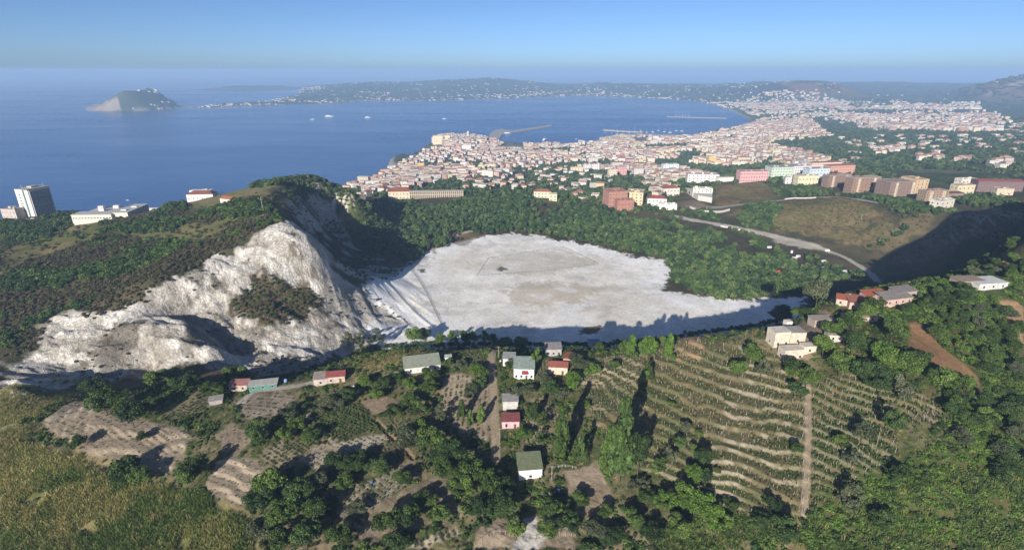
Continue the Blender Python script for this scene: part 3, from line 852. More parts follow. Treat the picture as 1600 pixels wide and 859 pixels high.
# ------------------------------------------------------------------ vegetation
def leaf_mat(name, c_dark, c_mid, c_light, transl=0.25):
    t = NT(name)
    oi = t.node("ShaderNodeObjectInfo")
    at = t.node("ShaderNodeAttribute", attribute_name="leafvar")
    c = t.ramp(oi.outputs["Random"], (0.0, c_dark), (0.5, c_mid), (1.0, c_light))
    c = t.mix('MULTIPLY', 1.0, c, at.outputs["Color"])
    t.base(c); t.rough(0.65)
    t.b.inputs["Specular IOR Level"].default_value = 0.25
    tr = t.node("ShaderNodeBsdfTranslucent"); t.l.new(c, tr.inputs[0])
    mx_ = t.node("ShaderNodeMixShader"); mx_.inputs[0].default_value = transl
    t.l.new(t.b.outputs[0], mx_.inputs[1]); t.l.new(tr.outputs[0], mx_.inputs[2])
    t.l.new(mx_.outputs[0], t.out.inputs[0])
    return t.m


LM = {
    'mid': leaf_mat("leaves_mid_green", (0.040, 0.069, 0.015), (0.076, 0.124, 0.026), (0.132, 0.198, 0.043)),
    'dark': leaf_mat("leaves_dark_green", (0.029, 0.055, 0.015), (0.052, 0.092, 0.025), (0.088, 0.143, 0.037)),
    'bright': leaf_mat("leaves_bright_green", (0.079, 0.145, 0.023), (0.104, 0.180, 0.028), (0.131, 0.196, 0.040)),
    'olive': leaf_mat("leaves_olive_grey", (0.075, 0.095, 0.045), (0.100, 0.117, 0.060), (0.125, 0.140, 0.075)),
    'wood': leaf_mat("leaves_woodland", (0.034, 0.069, 0.022), (0.070, 0.125, 0.035), (0.139, 0.190, 0.056)),
    'scrub': leaf_mat("leaves_dry_scrub", (0.071, 0.066, 0.034), (0.113, 0.092, 0.052), (0.101, 0.118, 0.046)),
    'far': leaf_mat("leaves_plain", (0.030, 0.055, 0.020), (0.055, 0.094, 0.030), (0.099, 0.138, 0.048), 0.1),
    'reed': leaf_mat("leaves_reed", (0.172, 0.208, 0.053), (0.276, 0.270, 0.090), (0.431, 0.360, 0.150), 0.3),
    'greenreed': leaf_mat("leaves_green_reed", (0.098, 0.156, 0.030), (0.138, 0.200, 0.045), (0.184, 0.225, 0.060), 0.3),
    'crop': leaf_mat("leaves_crop", (0.06, 0.10, 0.028), (0.085, 0.125, 0.035), (0.11, 0.15, 0.05), 0.3),
}
t = NT("bark"); t.base(t.ramp(t.noise(6, 4), (0.3, (0.05, 0.038, 0.028)), (0.7, (0.13, 0.10, 0.075)))); t.rough(0.95); BARK = t.m


def leaf_quads(P, Nrm, size, rng, flat=0.5, aspect=1.0):
    """small square leaf clumps at points P, facing roughly along Nrm"""
    n = len(P)
    r = rng.normal(size=(n, 3)); nn = Nrm * (1 - flat) + r * flat
    nn /= np.linalg.norm(nn, axis=1, keepdims=True) + 1e-9
    a = np.cross(nn, rng.normal(size=(n, 3))); a /= np.linalg.norm(a, axis=1, keepdims=True) + 1e-9
    b = np.cross(nn, a)
    s = size * rng.uniform(0.6, 1.3, (n, 1))
    a *= s; b *= s * aspect
    k = rng.uniform(0.15, 0.5, (n, 1))
    V = np.stack([P - a - b * k, P + a * k - b, P + a + b * k, P - a * k + b], 1).reshape(-1, 3)
    F = np.arange(4 * n).reshape(n, 4)
    return V, F


def crown_mesh(name, seed, nleaf, size, lobes=12, squash=0.85, top=0.0, spread=0.62, lobe_r=(0.32, 0.52), contrast=0.35):
    """crown of unit radius centred at z=0, built from leaf clumps on uneven lobes"""
    rng = np.random.default_rng(seed)
    C = rng.normal(size=(lobes, 3)); C /= np.linalg.norm(C, axis=1, keepdims=True)
    C *= spread * rng.uniform(0.55, 1.05, (lobes, 1)); C[:, 2] *= squash
    C[:, 2] += 0.08
    R = rng.uniform(*lobe_r, lobes)
    if top: # pointed shapes
        C[:, 2] = rng.uniform(-1, 1, lobes); w = np.clip(1 - (C[:, 2] + 1) / 2 * top, 0.12, 1)
        th = rng.uniform(0, 2 * math.pi, lobes); C[:, 0] = np.cos(th) * spread * w * 0.7; C[:, 1] = np.sin(th) * spread * w * 0.7
        R = R * (0.45 + 0.55 * w)
    w = R ** 2 / (R ** 2).sum()
    li = rng.choice(lobes, nleaf, p=w)
    d = rng.normal(size=(nleaf, 3)); d[:, 2] = np.abs(d[:, 2]) * np.where(rng.random(nleaf) < 0.75, 1, -1)
    d /= np.linalg.norm(d, axis=1, keepdims=True)
    P = C[li] + d * (R[li] * rng.uniform(0.72, 1.12, nleaf))[:, None] * np.array([1, 1, squash])
    V, F = leaf_quads(P, d, size, rng, 0.45)
    me = np_mesh(name, V, F)
    lv = np.clip(rng.normal(1, contrast * 0.6, nleaf), 0.5, 1.6) * (0.8 + 0.4 * rng.random(lobes))[li]
    hue = rng.normal(0, 0.07, nleaf)
    cl = np.stack([lv * (1 + hue), lv, lv * (1 - hue), np.ones(nleaf)], 1)
    a = me.color_attributes.new("leafvar", 'FLOAT_COLOR', 'CORNER')
    a.data.foreach_set("color", np.repeat(cl, 4, axis=0).astype(np.float32).ravel())
    return me


def tube(path, radii, sides=6):
    V, F = [], []
    for i, (p, r) in enumerate(zip(path, radii)):
        p = Vector(p)
        d = (Vector(path[min(i + 1, len(path) - 1)]) - Vector(path[max(i - 1, 0)])).normalized()
        a = d.orthogonal().normalized(); b = d.cross(a)
        for k in range(sides):
            q = p + (a * math.cos(2 * math.pi * k / sides) + b * math.sin(2 * math.pi * k / sides)) * r
            V.append(q[:])
    for i in range(len(path) - 1):
        for k in range(sides):
            F.append((i * sides + k, i * sides + (k + 1) % sides, (i + 1) * sides + (k + 1) % sides, (i + 1) * sides + k))
    return V, F


def trunk_mesh(name, seed, h=1.0, r=0.06, limbs=4):
    rng = random.Random(seed)
    V, F = tube([(0, 0, -0.15), (rng.uniform(-.03, .03), rng.uniform(-.03, .03), h * 0.5), (rng.uniform(-.08, .08), rng.uniform(-.08, .08), h)], [r, r * 0.75, r * 0.4])
    for k in range(limbs):
        a = k * 6.28 / limbs + rng.uniform(-.4, .4); z0 = h * rng.uniform(0.45, 0.8)
        v, f = tube([(0, 0, z0), (math.cos(a) * .25, math.sin(a) * .25, z0 + .25), (math.cos(a) * .5, math.sin(a) * .5, z0 + .55)], [r * .5, r * .35, r * .15], 5)
        o = len(V); V += v; F += [tuple(i + o for i in q) for q in f]
    return np_mesh(name, V, F, True)


# near crowns (one unit = crown radius)
CROWN = {
    'broad': [crown_mesh("crown_broad_%d" % k, 20 + k, 2600, 0.064, 13 + k, 0.86, spread=0.78, lobe_r=(0.2, 0.5)) for k in range(5)],
    'dense': [crown_mesh("crown_dense_%d" % k, 40 + k, 3000, 0.06, 22, 0.8, spread=0.74, lobe_r=(0.2, 0.42)) for k in range(4)],
    'tall': [crown_mesh("crown_tall_%d" % k, 60 + k, 3200, 0.08, 26, 1.0, top=0.85, spread=0.85, lobe_r=(0.24, 0.4)) for k in range(3)],
    'loose': [crown_mesh("crown_loose_%d" % k, 80 + k, 1300, 0.07, 12, 0.95, spread=0.85, lobe_r=(0.16, 0.38)) for k in range(3)],
}
TRUNK = [trunk_mesh("trunk_%d" % k, k) for k in range(3)]
MID = [crown_mesh("wood_crown_%d" % k, 100 + k, 330, 0.17, 9 + k % 4, 0.85) for k in range(6)]
BUSH = [crown_mesh("bush_%d" % k, 120 + k, 170, 0.17, 7, 0.7, spread=0.6) for k in range(5)]
FARC = [crown_mesh("far_crown_%d" % k, 140 + k, 70, 0.33, 6, 0.8) for k in range(4)]
for m_, grp in (('wood', MID), ('scrub', BUSH), ('far', FARC)):
    for me in grp: me.materials.append(LM[m_])


def blades(name, seed, n, h, spread, w, lean=0.35, mat='reed'):
    rng = np.random.default_rng(seed)
    b = rng.normal(size=(n, 2)) * spread
    a = rng.uniform(0, 6.28, n); l = rng.normal(0, lean, (n, 2)) * h; hh = h * rng.uniform(0.6, 1.2, n)
    V = np.zeros((n, 4, 3)); dx, dy = np.cos(a) * w, np.sin(a) * w
    V[:, 0] = np.stack([b[:, 0] - dx, b[:, 1] - dy, np.full(n, -0.1)], 1)
    V[:, 1] = np.stack([b[:, 0] + dx, b[:, 1] + dy, np.full(n, -0.1)], 1)
    V[:, 2] = np.stack([b[:, 0] + dx * .6 + l[:, 0], b[:, 1] + dy * .6 + l[:, 1], hh], 1)
    V[:, 3] = np.stack([b[:, 0] - dx * .6 + l[:, 0], b[:, 1] - dy * .6 + l[:, 1], hh], 1)
    me = np_mesh(name, V.reshape(-1, 3), np.arange(4 * n).reshape(n, 4))
    lv = rng.uniform(0.6, 1.35, n)
    at = me.color_attributes.new("leafvar", 'FLOAT_COLOR', 'CORNER')
    at.data.foreach_set("color", np.repeat(np.stack([lv, lv, lv, np.ones(n)], 1), 4, 0).astype(np.float32).ravel())
    me.materials.append(LM[mat])
    return me


REED = [blades("reed_tuft_%d" % k, 160 + k, 26, 1.0, 0.45, 0.06, 0.3) for k in range(4)]
REEDG = [blades("green_reed_tuft_%d" % k, 170 + k, 26, 1.0, 0.45, 0.07, 0.35, 'greenreed') for k in range(3)]
SPRIG = [blades("crop_plant_%d" % k, 180 + k, 18, 1.0, 0.35, 0.16, 0.5, 'crop') for k in range(3)]
VINE = [crown_mesh("vine_plant_%d" % k, 200 + k, 60, 0.22, 5, 1.2, spread=0.5) for k in range(3)]
for me in VINE: me.materials.append(LM['crop'])
OLIVEB = [crown_mesh("olive_bush_%d" % k, 220 + k, 170, 0.16, 7, 0.75, spread=0.6) for k in range(3)]
for me in OLIVEB: me.materials.append(LM['mid'])
BRIGHTB = [crown_mesh("bright_bush_%d" % k, 230 + k, 190, 0.15, 8, 0.6, spread=0.65) for k in range(3)]
for me in BRIGHTB: me.materials.append(LM['bright'])
DARKB = [crown_mesh("dark_bush_%d" % k, 240 + k, 200, 0.15, 8, 0.75, spread=0.65) for k in range(3)]
for me in DARKB: me.materials.append(LM['dark'])


def scatter(name, protos, P, S, SZ=None, label=None):
    """ONE object of kind stuff: geometry nodes set one of the plants on every point"""
    P = np.asarray(P); n_ = len(P)
    if n_ == 0: return None
    rng = np.random.default_rng(abs(hash(name)) % 1000 if False else len(name) * 31 + n_ % 97)
    me = bpy.data.meshes.new(name); me.vertices.add(n_); me.vertices.foreach_set("co", P.astype(np.float32).ravel())
    S = np.broadcast_to(np.asarray(S, float), (n_,)); SZ = S if SZ is None else np.broadcast_to(np.asarray(SZ, float), (n_,))
    a = me.attributes.new("size", 'FLOAT_VECTOR', 'POINT'); a.data.foreach_set("vector", np.stack([S, S, SZ], 1).astype(np.float32).ravel())
    a = me.attributes.new("turn", 'FLOAT_VECTOR', 'POINT')
    a.data.foreach_set("vector", np.stack([rng.normal(0, .1, n_), rng.normal(0, .1, n_), rng.uniform(0, 6.28, n_)], 1).astype(np.float32).ravel())
    a = me.attributes.new("pick", 'INT', 'POINT'); a.data.foreach_set("value", rng.integers(0, len(protos), n_).astype(np.int32))
    o = link(name, me); tag(o, kind="stuff")
    if label: o["label"] = label
    cl = bpy.data.collections.new(name + "_plants")
    for k, pm in enumerate(protos):
        po = bpy.data.objects.new("%s_plant_%02d" % (name, k), pm); cl.objects.link(po)
    ng = bpy.data.node_groups.new(name + "_nodes", 'GeometryNodeTree')
    ng.interface.new_socket("Geometry", in_out='INPUT', socket_type='NodeSocketGeometry')
    ng.interface.new_socket("Geometry", in_out='OUTPUT', socket_type='NodeSocketGeometry')
    N, L = ng.nodes, ng.links
    gi, go = N.new("NodeGroupInput"), N.new("NodeGroupOutput")
    ip = N.new("GeometryNodeInstanceOnPoints"); ci = N.new("GeometryNodeCollectionInfo")
    ci.inputs["Collection"].default_value = cl
    ci.inputs["Separate Children"].default_value = True; ci.inputs["Reset Children"].default_value = True
    def na(nm, ty):
        x = N.new("GeometryNodeInputNamedAttribute"); x.data_type = ty; x.inputs["Name"].default_value = nm
        return x.outputs["Attribute"]
    L.new(gi.outputs[0], ip.inputs["Points"]); L.new(ci.outputs[0], ip.inputs["Instance"])
    ip.inputs["Pick Instance"].default_value = True
    L.new(na("pick", 'INT'), ip.inputs["Instance Index"])
    er = N.new("FunctionNodeEulerToRotation"); L.new(na("turn", 'FLOAT_VECTOR'), er.inputs[0])
    L.new(er.outputs[0], ip.inputs["Rotation"]); L.new(na("size", 'FLOAT_VECTOR'), ip.inputs["Scale"])
    L.new(ip.outputs[0], go.inputs[0])
    md = o.modifiers.new("scatter", 'NODES'); md.node_group = ng
    return o


def jit(poly, step, rng, keep=None, wob=0.0):
    """jittered points inside a ground polygon"""
    P = np.asarray(poly); x0, y0 = P.min(0); x1, y1 = P.max(0)
    gx, gy = np.meshgrid(np.arange(x0, x1, step), np.arange(y0, y1, step))
    gx = gx.ravel() + rng.uniform(-.48, .48, gx.size) * step; gy = gy.ravel() + rng.uniform(-.48, .48, gy.size) * step
    sd = poly_sd(P, gx, gy) + (wob * fbm(gx / 20, gy / 20, 55, 3) if wob else 0)
    m = sd > 0
    if keep is not None: m &= keep(gx, gy)
    return gx[m], gy[m]


def on(gx, gy, dz=0.0):
    return np.stack([gx, gy, H(gx, gy) + dz], 1)


AVOID = []          # (x, y, r): houses keep plants away


def clear_of(gx, gy, extra=0.0):
    m = np.ones(len(gx), bool)
    for (x, y, r) in AVOID: m &= (gx - x) ** 2 + (gy - y) ** 2 > (r + extra) ** 2
    return m


ROADS = [(TRACK, 2.6), (PATHR, 1.6), (ROADF, 7), (ROADF2, 5), (ROADH, 4), (PATHW, 3.5), (PATHW2, 3), (YARD, 2.5)]


def off_roads(gx, gy):
    m = np.ones(len(gx), bool)
    for P, r in ROADS: m &= line_d(P, gx, gy) > r
    return m


def plants():
    rng = np.random.default_rng(5)
    # --- wood behind the crater
    W1 = gpoly([(562,376),(575,352),(600,326),(640,314),(700,312),(760,306),(830,314),(900,322),(950,336),(1050,352),(1120,366),(1200,384),(1290,410),(1350,432),(1340,445),(1300,440),(1258,463),(1150,468),(1090,462),(1052,440),(1044,406),(990,398),(940,386),(880,372),(800,361),(742,368),(700,378),(665,400),(640,408),(600,392)])
    gx, gy = jit(W1, 6.4, rng, wob=14)
    camp = poly_sd(gpoly([(1215,395),(1235,385),(1290,396),(1330,410),(1320,420),(1260,416),(1222,405)]), gx, gy) < 0
    m = off_roads(gx, gy) & clear_of(gx, gy, 2) & (camp | (rng.random(len(gx)) < .6)) & (fbm(gx / 35, gy / 35, 3, 3) > -0.42) & (poly_sd(gpoly([(690,375),(735,362),(760,366),(720,384)]), gx, gy) < 0)
    m &= (poly_sd(gpoly([(822,318),(875,318),(890,332),(832,338)]), gx, gy) < 0) | (rng.random(len(gx)) < .15)
    gx, gy = gx[m], gy[m]; s = rng.uniform(2.6, 4.6, len(gx)) * np.where(rng.random(len(gx)) < .2, 1.4, 1.0)
    scatter("woodland", MID, on(gx, gy, 3.4), s, s * rng.uniform(0.9, 1.25, len(gx)), "dense green wood behind the white crater floor")
    gx, gy = jit(W1, 4.2, rng, lambda a, b: (fbm(a / 30, b / 30, 13, 3) > -0.25) & (poly_sd(FLOOR, a, b) > -30) & (poly_sd(FLOOR, a, b) < 1))
    scatter("woodland_edge_scrub", BUSH, on(gx, gy, 1.0), rng.uniform(1.4, 3.0, len(gx)))
    # --- left hill: scrub over everything, clumps of trees
    HL = gpoly([(0,560),(0,345),(100,345),(220,335),(290,322),(350,320),(430,300),(445,345),(400,362),(355,398),(325,405),(315,420),(262,438),(232,455),(230,478),(150,495),(105,485),(70,502),(55,540)])
    clearing = [gpoly([(0,395),(30,380),(90,350),(170,345),(150,372),(70,400),(0,430)]), gpoly([(180,365),(230,345),(330,350),(380,335),(330,375),(230,375)]), gpoly([(270,325),(340,312),(430,292),(420,312),(300,332)])]
    gx, gy = jit(HL, 3.2, rng, wob=6)
    keep = clear_of(gx, gy, 1)
    for c_ in clearing: keep &= (poly_sd(c_, gx, gy) < 0) | (rng.random(len(gx)) < .15)
    gx, gy = gx[keep], gy[keep]
    green = fbm(gx / 30, gy / 30, 23, 4) + 0.25 * fbm(gx / 90, gy / 90, 29, 2)
    tree = green > -0.01
    a = ~tree & (rng.random(len(gx)) < .85)
    scatter("hill_scrub", BUSH, on(gx[a], gy[a], 0.5), rng.uniform(1.2, 2.6, a.sum()))
    b = tree & (rng.random(len(gx)) < .6)
    s = rng.uniform(1.6, 3.2, b.sum()) * np.where(green[b] > 0.12, 1.45, 1.0)
    scatter("hill_thicket", DARKB + OLIVEB + BRIGHTB[:1], on(gx[b], gy[b], 1.2), s, s * 0.9)
    # hedges and tree groups near the houses on the left hill
    out = []
    for pix, st in [([(180,352),(260,340),(300,345),(270,362),(190,365)], 4.5), ([(350,335),(430,320),(425,335),(360,345)], 4.0), ([(0,345),(60,350),(110,325),(130,345),(60,375),(0,385)], 7), ([(0,305),(22,300),(24,325),(0,330)], 7), ([(390,295),(475,276),(480,284),(430,292)], 5), ([(80,320),(120,330),(90,345)], 6), ([(440,300),(480,280),(530,290),(545,302),(520,308),(480,300),(460,315)], 5.0),
                    ([(255,330),(285,318),(290,325),(262,336)], 5)]:
        gx, gy = jit(gpoly(pix), st, rng, wob=3); m = clear_of(gx, gy, 2); out.append(on(gx[m], gy[m], 1.6))
    out = np.concatenate(out); s = rng.uniform(2.2, 4.2, len(out))
    scatter("hill_trees", MID + DARKB, out, s)
    # green patch on the white cliff and scattered shrubs on rock
    gx, gy = jit(gpoly([(362,470),(395,440),(440,438),(490,455),(505,470),(470,500),(420,510),(370,498)]), 2.6, rng, wob=6)
    scatter("cliff_shrubs", OLIVEB + BUSH, on(gx, gy, 0.5), rng.uniform(1.0, 2.3, len(gx)))
    gx, gy = jit(ROCK[0], 6.0, rng, lambda a, b: fbm(a / 24, b / 24, 151, 4) > 0.14)
    scatter("rock_scrub", BUSH, on(gx, gy, 0.2), rng.uniform(0.6, 1.7, len(gx)))
    # crater inner walls
    gx, gy = jit(WALL2, 5.0, rng, lambda a, b: fbm(a / 24, b / 24, 161, 3) > -0.05)
    scatter("inner_wall_scrub", BUSH, on(gx, gy, 0.3), rng.uniform(0.9, 2.2, len(gx)))
    gx, gy = jit(gpoly([(470,318),(525,330),(600,338),(590,358),(560,368),(500,345)]), 3.4, rng)
    scatter("green_slope_bushes", OLIVEB + BRIGHTB, on(gx, gy, 0.6), rng.uniform(1.3, 2.8, len(gx)))
    gx, gy = jit(SLOPE_R, 5.5, rng, lambda a, b: fbm(a / 22, b / 22, 163, 3) > -0.12)
    scatter("right_slope_scrub", BUSH, on(gx, gy, 0.3), rng.uniform(1.0, 2.6, len(gx)))
    # grassy far hill
    G = gpoly([(1130,335),(1190,320),(1260,312),(1340,312),(1400,335),(1480,330),(1400,390),(1360,395),(1300,375),(1230,362)])
    gx, gy = jit(G, 5.0, rng, lambda a, b: fbm(a / 22, b / 22, 173, 4) > -0.02)
    scatter("far_hill_scrub", BUSH + OLIVEB, on(gx, gy, 0.2), rng.uniform(0.6, 1.7, len(gx)))
    out = []
    for pix, st in [([(1150,345),(1170,320),(1210,315),(1222,335),(1200,358),(1170,355)], 6), ([(1140,358),(1180,352),(1215,365),(1180,375)], 7), ([(1205,300),(1250,290),(1300,298),(1290,308),(1230,308)], 6.5),
                    ([(1300,305),(1360,305),(1440,318),(1500,330),(1460,338),(1400,328),(1350,312)], 6.5), ([(1480,312),(1530,305),(1600,318),(1600,328),(1520,325)], 7), ([(1350,385),(1420,350),(1425,355),(1360,392)], 6),
                    ([(865,300),(950,298),(955,330),(900,322),(870,316)], 8), ([(1000,300),(1040,300),(1060,325),(1090,338),(1060,345),(1010,332),(960,334),(1000,325)], 8), ([(540,302),(610,300),(606,314),(650,316),(720,305),(720,312),(600,328),(560,316)], 7.5), ([(720,298),(835,300),(835,312),(740,310)], 9), ([(1085,330),(1110,328),(1130,345),(1100,348)], 6), ([(1380,330),(1500,322),(1420,350)], 12)]:
        gx, gy = jit(gpoly(pix), st, rng, wob=5); m = clear_of(gx, gy, 2) & off_roads(gx, gy); out.append(on(gx[m], gy[m], 2.0))
    out = np.concatenate(out); s = rng.uniform(2.4, 4.6, len(out))
    scatter("far_hill_trees", MID, out, s)
    # --- plain and town greenery
    PL = [(-500, 1150), (-330, 900), (0, 860), (350, 880), (700, 860), (1200, 800), (2600, 2300), (3000, 4200), (1400, 4300), (1000, 2600), (300, 2250), (-350, 2000), (-450, 1500)]
    gx, gy = jit(PL, 13.0, rng)
    urb = np.zeros(len(gx))
    for P in URBAN: urb = np.maximum(urb, sstep(-30, 30, poly_sd(P, gx, gy)))
    gr = fbm(gx / 120, gy / 120, 37, 4)
    fields = [gpoly([(1395,263),(1430,266),(1560,270),(1580,281),(1480,289),(1400,285)]), gpoly([(1115,312),(1120,288),(1190,285),(1225,300),(1230,308),(1180,315),(1120,325)]), gpoly([(1550,252),(1600,245),(1600,256),(1560,258)])]
    dens = np.where(urb > 0.5, np.where(gr > 0.10, 0.8, 0.15), np.where(gr > -0.22, 0.75, 0.2))
    m = (rng.random(len(gx)) < dens) & (poly_sd(COAST, gx, gy) > 25) & off_roads(gx, gy) & clear_of(gx, gy, 4)
    for f_ in fields: m &= poly_sd(f_, gx, gy) < 0
    m &= (np.abs(gx) < gy * 1.1 + 100) & ((gy < 2600) | (rng.random(len(gx)) < .6))
    gx, gy = gx[m], gy[m]; s = rng.uniform(3.6, 7.0, len(gx))
    scatter("plain_trees", FARC, on(gx, gy, 2.0), s, s * 0.85, "trees and groves spread over the plain and through the town")
    print("plain trees", len(gx))
    # far clumps round the bay
    gx = rng.uniform(-3500, 5500, 26000); gy = rng.uniform(4000, 9300, 26000)
    m = ((poly_sd(COAST, gx, gy) > 60) | (poly_sd(MISENO, gx, gy) > 60)) & (fbm(gx / 330, gy / 330, 43, 4) > 0.0) & (np.abs(gx) < gy * 1.05)
    gx, gy = gx[m], gy[m]
    scatter("far_groves", FARC, on(gx, gy, 2), rng.uniform(14, 30, len(gx)), rng.uniform(7, 13, len(gx)))
    # --- foreground undergrowth
    FG = gpoly([(0,700),(40,655),(120,618),(230,600),(330,592),(430,590),(560,552),(640,543),(770,543),(900,543),(1000,538),(1090,524),(1180,512),(1215,498),(1290,472),(1340,455),(1420,440),(1540,425),(1600,390),(1600,895),(0,895)])
    gx, gy = jit(FG, 1.8, rng)
    infield = np.zeros(len(gx), bool)
    for nm, P in FIELDS.items(): infield |= poly_sd(P, gx, gy) > -0.3
    t1 = poly_sd(TERR1, gx, gy) > 0; t2 = poly_sd(TERR2, gx, gy) > 0
    reed = poly_sd(gpoly([(0,690),(60,700),(110,712),(210,748),(300,775),(385,810),(400,895),(0,895)]), gx, gy) > -2
    rightw = poly_sd(gpoly([(1270,790),(1330,750),(1400,722),(1480,690),(1480,640),(1440,560),(1400,520),(1320,500),(1420,450),(1600,400),(1600,895),(1180,895),(1180,830)]), gx, gy) > 0
    nz = fbm(gx / 9, gy / 9, 47, 4)
    okk = clear_of(gx, gy, 0.6) & off_roads(gx, gy) & ~infield & ~t1 & ~t2
    a = okk & ~reed & ~rightw & (nz > -0.16) & (rng.random(len(gx)) < .7)
    s = rng.uniform(0.5, 1.2, a.sum()) * np.where(rng.random(a.sum()) < .26, 2.0, 1.0); scatter("garden_bushes", OLIVEB + DARKB + BRIGHTB[:1], on(gx[a], gy[a], 0.25), s, s * .9)
    a = okk & ~reed & ~rightw & (nz < -0.02) & (rng.random(len(gx)) < .55)
    s = rng.uniform(0.5, 1.1, a.sum()); scatter("garden_weeds", SPRIG + REED, on(gx[a], gy[a]), s, s * .9)
    a = okk & rightw & (nz > -0.3) & (rng.random(len(gx)) < .7)
    s = rng.uniform(1.0, 2.4, a.sum()); scatter("right_slope_bushes", BRIGHTB + OLIVEB + BRIGHTB[:1] + DARKB[:1], on(gx[a], gy[a], 0.5), s, s * .9)
    RIM = resample(hits([(560,549),(640,541),(770,540),(850,541),(930,541),(1000,536),(1050,530),(1090,522),(1140,516),(1180,511),(1205,504),(1240,497)])[:, :2], 1.6)
    RIM = np.repeat(RIM, 2, 0) + rng.normal(0, 1.6, (len(RIM) * 2, 2)) + np.array([0.0, 2.2])
    mm = clear_of(RIM[:, 0], RIM[:, 1], 0.5) & (line_d(TRACK, RIM[:, 0], RIM[:, 1]) > 3)
    s = rng.uniform(0.9, 2.4, mm.sum()); scatter("rim_hedge", OLIVEB + BRIGHTB + DARKB[:1], on(RIM[mm, 0], RIM[mm, 1], 0.6), s, s * 1.1)
    # vines and crops in rows
    def rows(P, ang, pitch, along, jitter=0.25):
        P = np.asarray(P); c0 = P.mean(0); a_ = math.radians(ang); r = np.ptp(P, axis=0).max()
        u, v = np.meshgrid(np.arange(-r, r, pitch), np.arange(-r, r, along)); u = u.ravel(); v = v.ravel()
        u = u + rng.normal(0, jitter * .4, len(u)); v = v + rng.normal(0, jitter, len(v))
        x = c0[0] + u * math.cos(a_) - v * math.sin(a_); y = c0[1] + u * math.sin(a_) + v * math.cos(a_)
        return x, y
    vx, vy, vs = [], [], []
    gx, gy = jit(TERR1, 1.15, rng)
    z0 = H(gx, gy); slope = (np.abs(H(gx + .6, gy) - z0) + np.abs(H(gx, gy + .6) - z0))
    m = (slope < 0.55) & (fbm(gx / 18, gy / 18, 57, 3) > -0.3) & (rng.random(len(gx)) < .75) & off_roads(gx, gy) & clear_of(gx, gy, .5)
    scatter("vineyard_plants", VINE + [REED[0]] + [BUSH[0]], on(gx[m], gy[m], 0.3), rng.uniform(0.28, 0.62, m.sum()), rng.uniform(0.35, 0.8, m.sum()), "vines and dry weeds on the terrace treads")
    gx, gy = jit(TERR2, 1.2, rng)
    z0 = H(gx, gy); slope = (np.abs(H(gx + .6, gy) - z0) + np.abs(H(gx, gy + .6) - z0))
    m = (slope < 0.45) & (rng.random(len(gx)) < .75) & off_roads(gx, gy)
    scatter("terrace_vines", VINE, on(gx[m], gy[m], 0.4), rng.uniform(0.45, 0.95, m.sum()))
    for nm, ang, pitch, along, s0, s1, pr in [("bean_plot", 65, 1.5, .7, .55, 1.0, VINE), ("cabbage_plot", 30, 1.5, .8, .35, .6, VINE), ("row_plot", 50, 1.6, .8, .35, .6, SPRIG), ("stake_plot", 60, 2.3, 1.0, .5, .9, VINE),
                                              ("sand_plot", 0, 2.4, 1.5, .35, .8, SPRIG), ("bottom_rows", 25, 2.4, .6, .4, .7, SPRIG), ("onion_plot", 65, 2.0, .9, .25, .45, SPRIG), ("left_terrace", 60, 2.6, 1.6, .2, .5, SPRIG), ("lower_terrace", 70, 2.4, 1.5, .2, .4, SPRIG), ("centre_patch", 85, 2.2, .9, .4, .8, VINE),
                                              ("teal_rows", 75, 1.5, .7, .4, .7, VINE), ("mixed_rows", 60, 1.9, .9, .35, .7, SPRIG), ("small_rows", 60, 1.6, .8, .4, .8, VINE), ("lower_rows", 55, 1.9, .9, .35, .7, SPRIG), ("ditch_rows", 40, 1.6, .8, .35, .7, VINE), ("path_rows", 5, 1.8, .9, .35, .7, SPRIG), ("rim_garden", 88, 2.0, .8, .45, .85, VINE), ("pergola_rows", 2, 1.8, .8, .5, .9, VINE), ("slope_rows", 80, 2.2, .8, .4, .8, VINE), ("ravine_rows", 20, 1.9, .9, .4, .8, VINE), ("brown_plot", 20, 2.6, 2.0, .2, .4, SPRIG), ("grey_plot", 80, 2.4, 1.6, .3, .6, SPRIG)]:
        x, y = rows(FIELDS[nm], ang, pitch, along)
        m = (poly_sd(FIELDS[nm], x, y) > 0.2) & (rng.random(len(x)) < (.85 if pr is VINE else .6))
        scatter(nm + "_crop", pr, on(x[m], y[m], 0.1), rng.uniform(s0, s1, m.sum()))
    # reeds and long grass lower left
    gx, gy = jit(gpoly([(0,690),(60,700),(110,712),(210,748),(300,775),(385,810),(400,895),(0,895)]), 1.0, rng, wob=5)
    m = clear_of(gx, gy) & (fbm(gx / 10, gy / 10, 61, 3) > -0.45)
    pn = rng.normal(0, .22, len(gx)) + 1.6 * fbm(gx / 12, gy / 12, 69, 3) + (gx + 145) / 90.0
    for nm_, pr_, mm_ in (("reed_bed", REED, m & (pn < 0.05)), ("green_reed_bed", REEDG, m & (pn >= 0.02))):
        s = rng.uniform(0.8, 1.9, mm_.sum()); scatter(nm_, pr_, on(gx[mm_], gy[mm_]), s, s)
    gx, gy = jit(gpoly([(0,690),(60,700),(110,712),(210,748),(300,775),(385,810),(400,895),(0,895)]), 3.4, rng, lambda a, b: fbm(a / 11, b / 11, 83, 3) > 0.10)
    s = rng.uniform(0.6, 1.7, len(gx)); scatter("reed_bed_shrubs", OLIVEB + BUSH + DARKB[:1], on(gx, gy, 0.3), s, s * .9)
    gx, gy = jit(gpoly([(0,610),(60,605),(140,612),(230,600),(60,650),(40,690),(0,700)]), 1.2, rng, wob=4)
    s = rng.uniform(0.5, 1.3, len(gx)); scatter("dry_grass", REED, on(gx, gy), s, s * .8)
